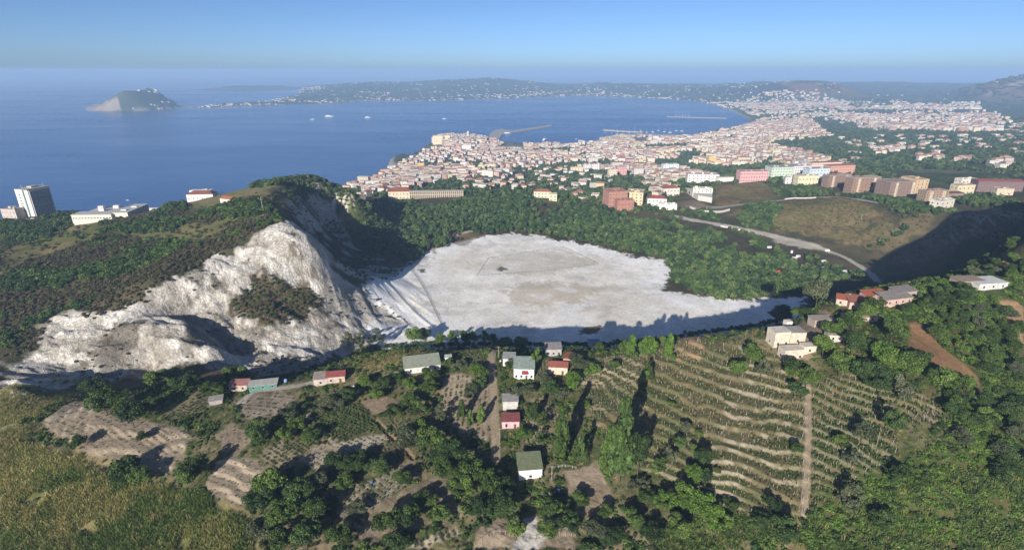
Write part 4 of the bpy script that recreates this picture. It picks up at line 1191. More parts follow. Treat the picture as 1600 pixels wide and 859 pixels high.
    gx, gy = jit(gpoly([(1040,790),(1090,770),(1180,812),(1270,815),(1400,760),(1600,740),(1600,895),(1000,895)]), 1.1, rng, lambda a, b: fbm(a / 12, b / 12, 67, 3) > -0.2)
    s = rng.uniform(0.7, 1.7, len(gx)); scatter("slope_grass", REED[:1] + REEDG + SPRIG, on(gx, gy), s, s)
    gx, gy = jit(gpoly([(560,590),(560,556),(640,546),(765,541),(765,548),(690,552)]), 1.2, rng)
    s = rng.uniform(0.4, 1.0, len(gx)); scatter("rim_grass", REED, on(gx, gy), s, s * .8)


# ---- single trees -------------------------------------------------------------
TREES = []      # dicts kept for labelling


def tree(px, py, w, h, kind, leaf, xyz=None, area=None):
    """px, py: foot of the trunk in the photograph; w, h: crown width and full height in metres"""
    x, y, z = hit(px, py) if xyz is None else xyz
    if (x, y) and not clear_of(np.array([x]), np.array([y]), 0.3)[0] and xyz is not None: return
    rng = random.Random(int(x * 13 + y * 7))
    if leaf == 'mid' and rng.random() < .3: leaf = rng.choice(['bright', 'olive', 'mid'])
    o = empty("tree", (x, y, z - 0.05), rng.uniform(0, 6.28))
    me = rng.choice(CROWN[kind])
    key = (me.name, leaf)
    if key not in CRV:
        m2 = me.copy(); m2.materials.clear(); m2.materials.append(LM[leaf]); m2.name = me.name + "_" + leaf; CRV[key] = m2
    r = w / 2
    hz = (h * 0.80) / 2
    cr = bpy.data.objects.new("crown", CRV[key]); col.objects.link(cr); cr.parent = o
    cr.location = (0, 0, h - hz * 0.98); cr.scale = (r, r * rng.uniform(0.9, 1.1), hz)
    if kind != 'tall' and w > 5.5:              # a second, lower leader makes the outline uneven
        for q_ in range(1 if w < 8 else 2):
            a_ = rng.uniform(0, 6.28); f_ = rng.uniform(.5, .72)
            c2 = bpy.data.objects.new("crown", CRV[key]); col.objects.link(c2); c2.parent = o
            c2.location = (math.cos(a_) * r * .62, math.sin(a_) * r * .62, h - hz * rng.uniform(1.0, 1.35)); c2.scale = (r * f_, r * f_ * rng.uniform(.8, 1.1), hz * f_ * rng.uniform(.8, 1.2)); c2.rotation_euler = (0, 0, rng.uniform(0, 6.28))
        cr.scale = (r * .84, r * .84 * rng.uniform(0.85, 1.1), hz)
    tk = bpy.data.objects.new("trunk", rng.choice(TRUNK)); col.objects.link(tk); tk.parent = o
    tk.scale = (w * .30, w * .30, h * 0.60)
    TREES.append(dict(o=o, px=PIX((x, y, z + h / 2)), w=w, h=h, kind=kind, leaf=leaf, xyz=(x, y, z), area=area))


CRV = {}
for me in TRUNK: me.materials.append(BARK)


def single_trees():
    T = [  # px, py, crown width px, height px, kind, leaves
        (968,752,58,118,'tall','dark'),(996,745,42,78,'dense','dark'),(948,745,36,75,'tall','mid'),(876,722,36,85,'tall','mid'),(905,735,24,50,'loose','dark'),
        (642,702,52,40,'broad','olive'),(672,705,48,42,'broad','mid'),(705,728,52,44,'broad','dark'),(735,752,54,46,'dense','mid'),(765,778,54,48,'dense','mid'),(690,748,44,38,'broad','mid'),(722,775,44,40,'broad','mid'),(790,805,46,44,'dense','dark'),(755,812,48,44,'broad','dark'),(655,680,34,28,'broad','bright'),(790,775,34,34,'broad','mid'),
        (545,544,22,28,'loose','olive'),(566,546,22,30,'loose','olive'),(590,543,24,30,'loose','olive'),(648,541,34,36,'dense','mid'),(665,538,26,30,'broad','dark'),(690,541,22,24,'broad','bright'),(708,540,22,28,'loose','bright'),(724,541,20,30,'broad','bright'),(740,541,22,30,'broad','bright'),(756,541,20,28,'loose','bright'),(770,541,18,24,'broad','bright'),
        (986,560,26,38,'tall','bright'),(1012,566,30,46,'broad','bright'),(1044,566,24,44,'tall','bright'),(972,556,22,28,'broad','mid'),(1010,600,26,36,'loose','mid'),(960,580,20,22,'broad','mid'),(1030,545,24,26,'broad','mid'),(935,548,18,18,'broad','mid'),
        (1274,482,44,50,'dense','olive'),(1218,506,44,32,'dense','dark'),(1248,497,26,20,'broad','mid'),
        (1152,592,30,34,'broad','mid'),(1170,570,34,36,'broad','mid'),(1188,590,28,30,'loose','mid'),(1232,592,36,36,'broad','mid'),(1258,606,40,36,'dense','mid'),(1240,622,30,28,'broad','dark'),(1284,560,44,40,'dense','bright'),(1310,590,42,42,'broad','mid'),(1330,560,46,44,'dense','dark'),(1352,602,44,44,'broad','dark'),(1300,530,36,32,'broad','mid'),(1330,520,40,36,'dense','mid'),(1372,580,44,46,'broad','mid'),
        (1360,500,44,40,'dense','mid'),(1390,540,44,44,'dense','dark'),(1372,625,44,48,'broad','dark'),(1415,595,46,46,'dense','mid'),(1400,630,36,40,'loose','olive'),(1436,580,34,32,'broad','dark'),(1465,610,40,38,'dense','mid'),
        (210,668,54,42,'dense','dark'),(168,648,50,42,'broad','mid'),(150,622,34,34,'broad','dark'),(128,700,26,20,'broad','mid'),(196,752,46,36,'broad','dark'),(222,758,34,30,'broad','mid'),(304,760,40,46,'dense','mid'),(404,690,44,36,'dense','dark'),(386,600,22,32,'broad','bright'),(360,600,20,30,'broad','bright'),(372,592,18,24,'broad','mid'),(268,600,40,30,'broad','mid'),(240,612,38,32,'broad','mid'),(330,622,34,22,'broad','mid'),(300,605,30,26,'broad','dark'),(225,690,18,16,'broad','mid'),(282,612,34,22,'broad','dark'),
        (520,640,44,30,'broad','mid'),(545,630,36,26,'broad','dark'),(505,648,30,24,'broad','mid'),(455,655,36,28,'loose','olive'),(470,675,34,26,'loose','mid'),(445,690,30,24,'broad','bright'),(490,690,34,26,'broad','mid'),
        (525,735,40,34,'dense','dark'),(560,738,44,34,'dense','dark'),(595,742,36,30,'broad','dark'),(500,765,36,30,'broad','mid'),(540,765,36,24,'broad','mid'),(630,755,32,26,'broad','mid'),
        (430,775,52,46,'dense','mid'),(470,790,48,44,'broad','dark'),(415,800,44,40,'broad','dark'),(450,820,56,48,'dense','mid'),(500,815,44,42,'broad','mid'),(410,845,44,36,'broad','olive'),(480,855,54,44,'dense','dark'),(530,850,44,36,'broad','mid'),(440,862,44,36,'broad','mid'),
        (610,835,44,46,'broad','mid'),(640,825,40,42,'dense','dark'),(690,815,40,30,'broad','mid'),(560,805,30,24,'broad','olive'),(665,795,38,30,'broad','mid'),(620,862,40,34,'broad','dark'),
        (672,596,34,28,'broad','mid'),(640,610,26,26,'broad','bright'),(676,618,38,32,'dense','mid'),(640,640,32,28,'broad','mid'),(612,655,32,28,'broad','dark'),(660,650,32,26,'loose','mid'),(690,660,28,30,'loose','olive'),(735,626,28,32,'broad','mid'),(750,612,28,30,'broad','dark'),(745,585,28,24,'broad','bright'),(722,580,26,22,'broad','mid'),(700,575,22,20,'broad','mid'),(755,595,22,26,'broad','mid'),(722,655,20,32,'tall','mid'),(735,665,18,26,'tall','mid'),(752,660,18,30,'tall','bright'),
        (600,610,32,22,'broad','mid'),(620,600,26,20,'broad','dark'),(570,605,28,20,'broad','bright'),(590,625,26,20,'broad','mid'),
        (800,620,28,18,'broad','olive'),(825,622,34,22,'dense','olive'),(860,618,38,28,'broad','dark'),(895,610,36,36,'broad','bright'),(880,628,34,24,'broad','mid'),(915,640,18,16,'broad','mid'),(835,660,22,34,'tall','dark'),(850,670,26,28,'loose','mid'),(820,688,30,22,'broad','bright'),(845,695,24,22,'loose','mid'),(900,580,44,24,'dense','olive'),(920,590,34,22,'broad','mid'),(795,580,22,22,'broad','mid'),(838,575,16,34,'loose','bright'),(850,600,30,22,'broad','mid'),(790,545,28,16,'broad','bright'),(815,546,30,16,'broad','bright'),
        (905,790,34,28,'dense','mid'),(860,810,40,34,'broad','mid'),(890,830,40,36,'dense','dark'),(850,838,36,28,'broad','mid'),(925,842,42,34,'broad','olive'),(960,850,40,30,'broad','dark'),(805,845,34,34,'broad','bright'),(985,825,36,34,'broad','mid'),(1010,790,34,28,'broad','mid'),(945,810,30,26,'broad','mid'),(1000,770,34,24,'loose','olive'),
        (1040,800,40,38,'loose','bright'),(1070,795,44,44,'broad','bright'),(1095,815,46,46,'broad','bright'),(1120,835,44,40,'loose','bright'),(1060,845,44,40,'broad','mid'),(1020,850,40,34,'broad','dark'),(1140,800,30,24,'broad','mid'),
        (1070,676,20,20,'broad','mid'),(1060,704,22,24,'broad','dark'),(1092,682,18,14,'dense','mid'),(1085,712,18,20,'broad','mid'),(1098,735,32,38,'dense','dark'),(1045,725,26,30,'loose','mid'),(1028,745,26,34,'loose','mid'),(1082,756,34,34,'broad','mid'),(1100,760,26,30,'broad','dark'),(1120,740,14,12,'dense','mid'),(1048,636,14,12,'broad','mid'),
        (1242,712,20,22,'broad','dark'),(1308,698,28,22,'dense','mid'),(1345,690,32,32,'broad','mid'),(1392,685,34,44,'loose','dark'),(1332,728,30,26,'loose','olive'),(1205,800,34,24,'loose','dark'),(1225,850,52,46,'dense','dark'),(1190,830,36,30,'broad','dark'),(1328,805,44,48,'loose','olive'),(1398,760,34,34,'loose','dark'),(1375,835,36,36,'broad','dark'),(1252,620,16,14,'broad','mid'),
    ]
    for (px, py, w, h, k, lf) in T:
        x, y, z = hit(px, py); d = math.sqrt(x * x + y * y + (CAM_Z - z) ** 2)
        sc = d / FOC * 0.97
        dep = math.atan2(CAM_Z - z, math.hypot(x, y))
        wm = 0.9 * w * sc * math.cos(math.atan2(abs(px - 800), FOC) * .6)
        # a crown seen from above: its picture height holds part of its width
        hm_ = max(h * sc / math.cos(dep) - 0.40 * wm * math.tan(dep), 0.80 * wm)
        tree(px, py, wm, hm_, k, lf)
    # dense wood on the right-hand slope: more single trees up to 300
    rng = np.random.default_rng(77)
    for pix, st, kinds in [([(1480,640),(1500,600),(1560,610),(1600,640),(1600,800),(1540,760),(1500,700)], 7.0, 'dark'), ([(1440,520),(1480,500),(1560,470),(1600,540),(1590,620),(1530,600),(1480,560)], 6.6, 'mid'),
                           ([(1400,500),(1420,455),(1520,450),(1540,470),(1480,500)], 7.2, 'dark'), ([(1420,425),(1500,415),(1600,385),(1600,430),(1520,445)], 8.5, 'mid'), ([(1480,690),(1500,640),(1600,700),(1600,860),(1500,820)], 9.0, 'mid'), ([(1320,515),(1380,500),(1415,520),(1420,560),(1380,560),(1340,540)], 8.0, 'mid'), ([(1450,650),(1480,600),(1510,640),(1490,690)], 7, 'mid')]:
        gx, gy = jit(gpoly(pix), st, rng)
        bank = (poly_sd(FIELDS["earth_bank"], gx, gy) < 1) & (poly_sd(FIELDS["earth_bank_far"], gx, gy) < 1) & clear_of(gx, gy, 2.5)
        for x, y in zip(gx[bank], gy[bank]):
            if len(TREES) >= 300: break
            w = rng.uniform(5.0, 9.0); lf = kinds if rng.random() < .6 else rng.choice(['mid', 'dark', 'olive', 'mid'])
            tree(0, 0, w, w * rng.uniform(0.85, 1.15), rng.choice(['broad', 'dense', 'broad']), str(lf), (x, y, float(H(x, y))), 'right_wood')
    print("single trees", len(TREES))
# ------------------------------------------------------------------ buildings
def box_data(x0, x1, y0, y1, z0, z1, bottom=False):
    V = [(x0, y0, z0), (x1, y0, z0), (x1, y1, z0), (x0, y1, z0), (x0, y0, z1), (x1, y0, z1), (x1, y1, z1), (x0, y1, z1)]
    F = [(0, 1, 5, 4), (1, 2, 6, 5), (2, 3, 7, 6), (3, 0, 4, 7), (4, 5, 6, 7)]
    if bottom: F.append((3, 2, 1, 0))
    return V, F


def py_mesh(name, parts):
    V, F = [], []
    for v, f in parts:
        o = len(V); V += list(v); F += [tuple(i + o for i in q) for q in f]
    me = bpy.data.meshes.new(name); me.from_pydata(V, [], F); me.update()
    return me


def roof_data(kind, w, d, h, over=0.4, rise=None, th=0.18):
    """roof on a w x d block of height h, centred on the origin"""
    a, b = w / 2 + over, d / 2 + over
    if kind == 'flat':      # slab and parapet
        a, b = w / 2 + 0.12, d / 2 + 0.12
        P = [box_data(-a, a, -b, b, h + 0.003, h + 0.2, True)]
        t_, p_ = 0.25, 0.75
        P += [box_data(-a, a, -b, -b + t_, h + 0.2, h + p_), box_data(-a, a, b - t_, b, h + 0.2, h + p_), box_data(-a, -a + t_, -b + t_, b - t_, h + 0.2, h + p_), box_data(a - t_, a, -b + t_, b - t_, h + 0.2, h + p_)]
        return P
    if kind == 'slab':      # plain thin sheet roof
        return [box_data(-a, a, -b, b, h + 0.003, h + 0.22, True)]
    r = rise if rise else min(w, d) * 0.24
    if kind == 'mono':      # lean-to falling towards the front
        V = [(-a, -b, h), (a, -b, h), (a, b, h + r), (-a, b, h + r), (-a, -b, h + th), (a, -b, h + th), (a, b, h + r + th), (-a, b, h + r + th)]
        return [(V, [(3, 2, 1, 0), (4, 5, 6, 7), (0, 1, 5, 4), (1, 2, 6, 5), (2, 3, 7, 6), (3, 0, 4, 7)])]
    if kind == 'gable':
        if w >= d:
            V = [(-a, -b, h), (a, -b, h), (a, b, h), (-a, b, h), (-a, 0, h + r), (a, 0, h + r)]
            F = [(0, 1, 5, 4), (2, 3, 4, 5), (3, 0, 4), (1, 2, 5), (3, 2, 1, 0)]
        else:
            V = [(-a, -b, h), (a, -b, h), (a, b, h), (-a, b, h), (0, -b, h + r), (0, b, h + r)]
            F = [(0, 1, 4), (1, 2, 5, 4), (2, 3, 5), (3, 0, 4, 5), (3, 2, 1, 0)]
        return [(V, F)]
    if kind == 'hip':
        e = min(a, b) * 0.9
        if w >= d: V = [(-a, -b, h), (a, -b, h), (a, b, h), (-a, b, h), (-a + e, 0, h + r), (a - e, 0, h + r)]; F = [(0, 1, 5, 4), (1, 2, 5), (2, 3, 4, 5), (3, 0, 4), (3, 2, 1, 0)]
        else: V = [(-a, -b, h), (a, -b, h), (a, b, h), (-a, b, h), (0, -b + e, h + r), (0, b - e, h + r)]; F = [(0, 1, 4), (1, 2, 5, 4), (2, 3, 5), (3, 0, 4, 5), (3, 2, 1, 0)]
        return [(V, F)]


# a window: frame ring, pane set back inside it, sill
def window_mesh():
    f = 0.07
    P = [box_data(-.5, -.5 + f, -.06, .02, 0, 1, True), box_data(.5 - f, .5, -.06, .02, 0, 1, True), box_data(-.5 + f, .5 - f, -.06, .02, 1 - f, 1, True), box_data(-.56, .56, -.12, .02, -.06, f * .6, True)]
    return py_mesh("window", P)


WIN_ME = window_mesh(); WIN_ME.materials.append(plaster((0.55, 0.52, 0.47)))
PANE_ME = py_mesh("pane", [([(-.43, -.015, .05), (.43, -.015, .05), (.43, -.015, .95), (-.43, -.015, .95)], [(0, 1, 2, 3)])]); PANE_ME.materials.append(glassy())
DOOR_ME = py_mesh("door", [box_data(-.5, .5, -.05, .03, 0, 1, True)]); DOOR_ME.materials.append(plaster((0.13, 0.09, 0.06)))
SHUT_ME = py_mesh("shutter", [box_data(-.5, .5, -.05, .03, 0, 1, True)]); SHUT_ME.materials.append(plaster((0.10, 0.20, 0.14)))
CHIM = py_mesh("chimney", [box_data(-.35, .35, -.35, .35, 0, 1.2), box_data(-.45, .45, -.45, .45, 1.2, 1.4, True)]); CHIM.materials.append(plaster((0.42, 0.30, 0.24)))
LAND = []       # landmarks for labels: px, py, phrase
DONE = []


def child(name, me, parent, loc, scale=(1, 1, 1), rz=0.0):
    o = bpy.data.objects.new(name, me); col.objects.link(o); o.parent = parent
    o.location = loc; o.scale = scale; o.rotation_euler = (0, 0, rz)
    return o


def mpp(p):
    return math.sqrt(p[0] ** 2 + p[1] ** 2 + (CAM_Z - p[2]) ** 2) / FOC


def place_windows(root, w, d, h, cols, rows, side_cols, wm=(1.1, 1.4), door=False, ground=0.9, faces='fsb', pane=True):
    sh = h / rows
    for face in faces:
        n_, L = (cols, w) if face in 'fb' else (side_cols, d)
        for r in range(rows):
            for c in range(n_):
                u = -L / 2 + (c + .5) * L / n_
                z = r * sh + min(ground, sh * .35)
                ww, wh = min(wm[0], L / n_ * .6), min(wm[1], sh * .55)
                opts = {'f': [((u, -d / 2 - .01, z), 0)], 'b': [((u, d / 2 + .01, z), math.pi)], 's': [((w / 2 + .01, u, z), math.pi / 2), ((-w / 2 - .01, u, z), -math.pi / 2)], 'l': [((-w / 2 - .01, u, z), -math.pi / 2)], 'r': [((w / 2 + .01, u, z), math.pi / 2)]}[face]
                for loc, rz in opts:
                    if door and face == 'f' and r == 0 and c == cols // 2:
                        child("door", DOOR_ME, root, (loc[0], loc[1], 0.02), (1.1, 1, min(2.2, sh * .85)), rz); continue
                    wd = child("window", WIN_ME, root, loc, (ww, 1, wh), rz)
                    if pane: child("pane", PANE_ME, wd, (0, 0, 0))


def block(label, cat, px0, px1, pyb, pyt, depth, rot, wall, roof, rcol, win=(0, 0, 0), name="house", land=None, group=None, xyz=None, dims=None, tile=None, door=False, chimney=False, faces='fs', rise=None, wm=(1.1, 1.4), over=0.4):
    """a building whose front base line shows between px0 and px1 at height pyb in the photograph and whose wall head shows at pyt"""
    p = hit((px0 + px1) / 2, pyb) if xyz is None else xyz
    m = mpp(p)
    if dims: w, h = dims
    else:
        dep = math.atan2(CAM_Z - p[2], math.hypot(p[0], p[1]))
        w = (px1 - px0) * m; h = max((pyb - pyt) * m / math.cos(dep), 2.2)
    r = math.radians(rot)
    cx, cy = p[0] - math.sin(r) * depth / 2, p[1] + math.cos(r) * depth / 2
    cs = [(cx + a * w / 2 * math.cos(r) - b * depth / 2 * math.sin(r), cy + a * w / 2 * math.sin(r) + b * depth / 2 * math.cos(r)) for a in (-1, 1) for b in (-1, 1)]
    zs = H(np.array([c[0] for c in cs]), np.array([c[1] for c in cs]))
    z = p[2] if xyz is None else max(p[2], float(np.mean(zs)))
    sink = z - min(float(zs.min()), z) + 0.6
    o = empty(name, (cx, cy, z), r)
    wl_ = link("wall", py_mesh("wall", [box_data(-w / 2, w / 2, -depth / 2, depth / 2, -sink, h)]), plaster(wall), o)
    rm = (tile_mat if (tile if tile is not None else roof in ('gable', 'hip')) else plaster)(rcol)
    rf = link("roof", py_mesh("roof", roof_data(roof, w, depth, h, over, rise)), rm, o)
    if win[0]: place_windows(o, w, depth, h, win[0], win[1], win[2], door=door, faces=faces, wm=wm)
    if roof == 'flat' and w > 13:
        rr_ = random.Random(int(cx * 3 + cy))
        for k_ in range(2 if w < 24 else 4):
            bx_, by_ = rr_.uniform(-.36, .36) * w, rr_.uniform(-.28, .28) * depth; s_ = rr_.uniform(1.0, 2.2)
            link("roof_housing", py_mesh("roof_housing", [box_data(bx_ - s_, bx_ + s_, by_ - s_ * .8, by_ + s_ * .8, h + .21, h + rr_.uniform(1.4, 2.9))]), plaster(tuple(v * .9 for v in wall)), o)
    if chimney: child("chimney", CHIM, rf, (w * .2, depth * .1, h + (rise or min(w, depth) * .24) * .5))
    tag(o, label, cat, group)
    AVOID.append((cx, cy, math.hypot(w, depth) / 2 * 0.85))
    q = PIX((cx, cy, z + h))
    if land: LAND.append((q[0], q[1], land))
    DONE.append((cx, cy, max(w, depth) / 2))
    return o, w, depth, h


WHITE, CREAM, PINK, YEL, BRICK, GREY, SALM, MINT, BLUE = (0.72, 0.70, 0.66), (0.68, 0.60, 0.45), (0.62, 0.40, 0.36), (0.70, 0.52, 0.22), (0.25, 0.16, 0.125), (0.42, 0.41, 0.39), (0.42, 0.22, 0.165), (0.55, 0.66, 0.55), (0.55, 0.64, 0.72)
TILE, TILED, FLATR, CONC = (0.40, 0.15, 0.085), (0.28, 0.10, 0.075), (0.34, 0.29, 0.27), (0.36, 0.35, 0.32)


def foreground_houses():
    b = block
    # cottage with the mossy roof
    o, w, d, h = b("white cottage with mossy green sloping roof beside the shaded yard", "cottage", 812, 846, 748, 735, 8.0, 6, (0.74, 0.73, 0.70), 'mono', (0.15, 0.17, 0.10), (1, 1, 0), "cottage", "the mossy-roofed white cottage", door=False, rise=2.2, wm=(1.3, 1.2))
    o, w, d, h = b("pink house with maroon roof over its front beside the dirt track", "house", 785, 811, 669, 659, 5.0, 2, (0.62, 0.40, 0.42), 'mono', (0.22, 0.075, 0.07), (2, 1, 1), "house", "the maroon-roofed pink house", rise=1.0, door=True)
    b("grey flat-roofed annex behind the pink house by the dirt track", "annex", 786, 809, 640, 628, 6.5, 2, (0.50, 0.48, 0.45), 'slab', (0.38, 0.36, 0.34), (0, 0, 0), "annex")
    o, w, d, h = b("white house with two green-grey roof pitches and a red awning", "house", 803, 834, 592, 577, 9.0, -3, (0.74, 0.73, 0.71), 'mono', (0.26, 0.31, 0.27), (4, 1, 2), "house", "the green-grey-roofed white house", rise=2.0, door=True)
    link("awning", py_mesh("awning", [([(-w * .1, -d / 2 - 1.6, h * .62), (w * .2, -d / 2 - 1.6, h * .62), (w * .2, -d / 2 - .02, h * .8), (-w * .1, -d / 2 - .02, h * .8), (-w * .1, -d / 2 - 1.6, h * .66), (w * .2, -d / 2 - 1.6, h * .66), (w * .2, -d / 2 - .02, h * .84), (-w * .1, -d / 2 - .02, h * .84)], [(3, 2, 1, 0), (4, 5, 6, 7), (0, 1, 5, 4), (1, 2, 6, 5), (3, 0, 4, 7)])]), plaster((0.26, 0.05, 0.06)), o)
    b("white flat-roofed wing left of the house with green-grey roof", "house wing", 786, 804, 572, 561, 7.0, -3, (0.73, 0.71, 0.68), 'slab', (0.40, 0.39, 0.37), (2, 1, 0), "house_wing")
    b("beige house with dull red roof facing the fenced garden", "house", 857, 886, 585, 574, 7.0, -6, (0.60, 0.50, 0.40), 'gable', (0.34, 0.12, 0.09), (2, 1, 1), "house", "the dull-red-roofed beige house", door=True)
    b("red-roofed rear wing joined behind the beige house by the rim", "house wing", 880, 896, 570, 561, 6.0, -14, (0.58, 0.47, 0.38), 'gable', (0.36, 0.12, 0.085), (0, 0, 0), "house_wing")
    b("grey corrugated shed on the rim behind the beige house", "shed", 853, 877, 556, 546, 5.5, 2, (0.40, 0.38, 0.36), 'mono', (0.25, 0.235, 0.23), (3, 1, 0), "shed", "the grey corrugated shed on the rim", rise=1.2)
    o, w, d, h = b("long low shed with pale grey-green roof and white end wall", "shed", 634, 688, 581, 573, 10.5, 14, (0.66, 0.64, 0.60), 'mono', (0.34, 0.36, 0.28), (3, 1, 1), "shed", "the long pale-roofed shed", rise=1.1)
    b("small white hut at the right end of the long pale-roofed shed", "hut", 696, 705, 566, 559, 3.0, 5, (0.74, 0.74, 0.73), 'slab', (0.60, 0.60, 0.58), (0, 0, 0), "hut")
    b("low house with red and grey roof on the path below the rim", "house", 512, 538, 598, 589, 6.5, 10, (0.50, 0.40, 0.34), 'gable', (0.33, 0.10, 0.085), (2, 1, 0), "house", "the low red-roofed house on the rim path", door=True)
    b("grey-roofed lean-to on the left of the low red-roofed house", "lean-to", 492, 511, 602, 593, 5.5, 10, (0.46, 0.40, 0.35), 'mono', (0.30, 0.245, 0.22), (1, 1, 0), "lean_to", rise=1.0)
    b("small shack with faded pink roof at the end of the yard", "shack", 361, 385, 611, 603, 4.5, 4, (0.46, 0.38, 0.33), 'mono', (0.36, 0.17, 0.15), (2, 1, 0), "shack", "the faded pink-roofed shack", rise=0.8)
    b("long teal-painted shed with grey sheet roof beside the yard", "shed", 393, 430, 609, 602, 4.0, 12, (0.09, 0.22, 0.19), 'mono', (0.36, 0.36, 0.34), (3, 1, 0), "shed", "the teal-painted shed", rise=0.7)
    b("tumbledown grey shack above the terraced plots", "shack", 330, 346, 632, 627, 3.5, 20, (0.36, 0.32, 0.29), 'mono', (0.30, 0.28, 0.27), (0, 0, 0), "shack", rise=0.6)
    b("small white and blue kiosk among reeds on the crater rim", "kiosk", 919, 936, 541, 533, 3.0, 0, (0.62, 0.64, 0.70), 'slab', (0.16, 0.26, 0.55), (1, 1, 0), "kiosk", "the small white and blue kiosk on the rim")
    # ruined farm on the rim, right
    R = (0.60, 0.53, 0.43)
    b("ruined cream building with caved roof, leftmost of the ruins on the rim", "ruin", 1209, 1233, 541, 522, 7.0, 8, R, 'slab', (0.62, 0.57, 0.49), (2, 1, 1), "ruin", "the cream ruins on the rim", over=0.05)
    b("ruined cream block with grey roof slab in the middle of the ruins", "ruin", 1235, 1256, 537, 522, 7.5, 2, (0.58, 0.50, 0.40), 'slab', (0.36, 0.33, 0.29), (1, 1, 1), "ruin", over=0.05)
    b("ruined pale block with broken wall, nearest of the ruins to the terraces", "ruin", 1225, 1253, 562, 549, 5.5, 6, R, 'slab', (0.60, 0.54, 0.45), (3, 1, 1), "ruin", over=0.05)
    b("small ruined cream cube at the right end of the ruins", "ruin", 1256, 1273, 552, 543, 4.5, 4, (0.60, 0.54, 0.44), 'slab', (0.60, 0.55, 0.47), (1, 1, 1), "ruin", over=0.05)
    b("tall thin remnant of white wall behind the leftmost ruin", "ruin", 1228, 1237, 512, 504, 3.0, 8, (0.70, 0.67, 0.60), 'slab', (0.66, 0.62, 0.55), (0, 0, 0), "ruin", over=0.03)
    # farm with the red roofs on the right rim
    b("farmhouse with bright red tiled roof, left end of the rim farm", "farmhouse", 1309, 1330, 478, 470, 8.0, -28, (0.52, 0.42, 0.34), 'gable', (0.36, 0.11, 0.065), (2, 1, 1), "farmhouse", "the red-roofed farm on the rim", chimney=True)
    b("long farm barn with dull red roof right of the bright red roof", "barn", 1330, 1356, 484, 475, 8.0, -14, (0.50, 0.38, 0.30), 'mono', (0.30, 0.13, 0.10), (3, 1, 0), "barn", rise=1.4)
    b("brown-roofed outbuilding at the right of the long farm barn", "outbuilding", 1354, 1374, 487, 479, 6.5, -16, (0.42, 0.34, 0.28), 'mono', (0.22, 0.14, 0.11), (1, 1, 0), "outbuilding", rise=1.0)
    b("low building with orange-red roof behind the long farm barn", "outbuilding", 1356, 1386, 470, 463, 6.0, 10, (0.50, 0.36, 0.28), 'mono', (0.36, 0.12, 0.07), (2, 1, 0), "outbuilding", rise=1.1)
    b("long grey-roofed stable with pink end wall on the rim", "stable", 1384, 1425, 476, 468, 7.5, 14, (0.55, 0.38, 0.33), 'mono', (0.25, 0.225, 0.20), (4, 1, 1), "stable", "the long grey-roofed stable", rise=1.3)
    b("grey sheet-roofed barn behind the long stable on the rim", "barn", 1402, 1432, 463, 457, 6.0, 14, (0.40, 0.34, 0.30), 'mono', (0.23, 0.21, 0.20), (0, 0, 0), "barn", rise=1.0)
    b("flat concrete roof of a low store beside the rim farm track", "store", 1274, 1302, 507, 501, 6.0, 4, (0.44, 0.37, 0.30), 'slab', (0.38, 0.33, 0.27), (2, 1, 0), "store")
    b("collapsed pale building overgrown by bushes below the concrete store", "ruin", 1296, 1322, 534, 526, 5.0, -8, (0.56, 0.51, 0.45), 'slab', (0.45, 0.42, 0.37), (2, 1, 0), "ruin", over=0.05)
    b("low beige building half hidden in trees right of the concrete store", "outbuilding", 1326, 1366, 503, 497, 5.0, -2, (0.52, 0.42, 0.33), 'slab', (0.45, 0.36, 0.28), (3, 1, 0), "outbuilding")
    b("white flat-roofed warehouse among the trees on the right ridge", "warehouse", 1532, 1570, 452, 445, 10.0, 8, (0.55, 0.54, 0.52), 'slab', (0.62, 0.62, 0.60), (3, 1, 0), "warehouse", "the white flat-roofed warehouse on the ridge")
    b("brown flat shed left of the white warehouse on the ridge", "shed", 1505, 1535, 447, 441, 8.0, 6, (0.34, 0.27, 0.22), 'slab', (0.33, 0.25, 0.20), (0, 0, 0), "shed")
    b("tiny white-sided hut among the bushes below the orange earth bank", "hut", 1416, 1437, 568, 561, 4.5, -10, (0.55, 0.53, 0.50), 'slab', (0.30, 0.26, 0.22), (1, 1, 0), "hut", "the tiny hut below the orange bank")


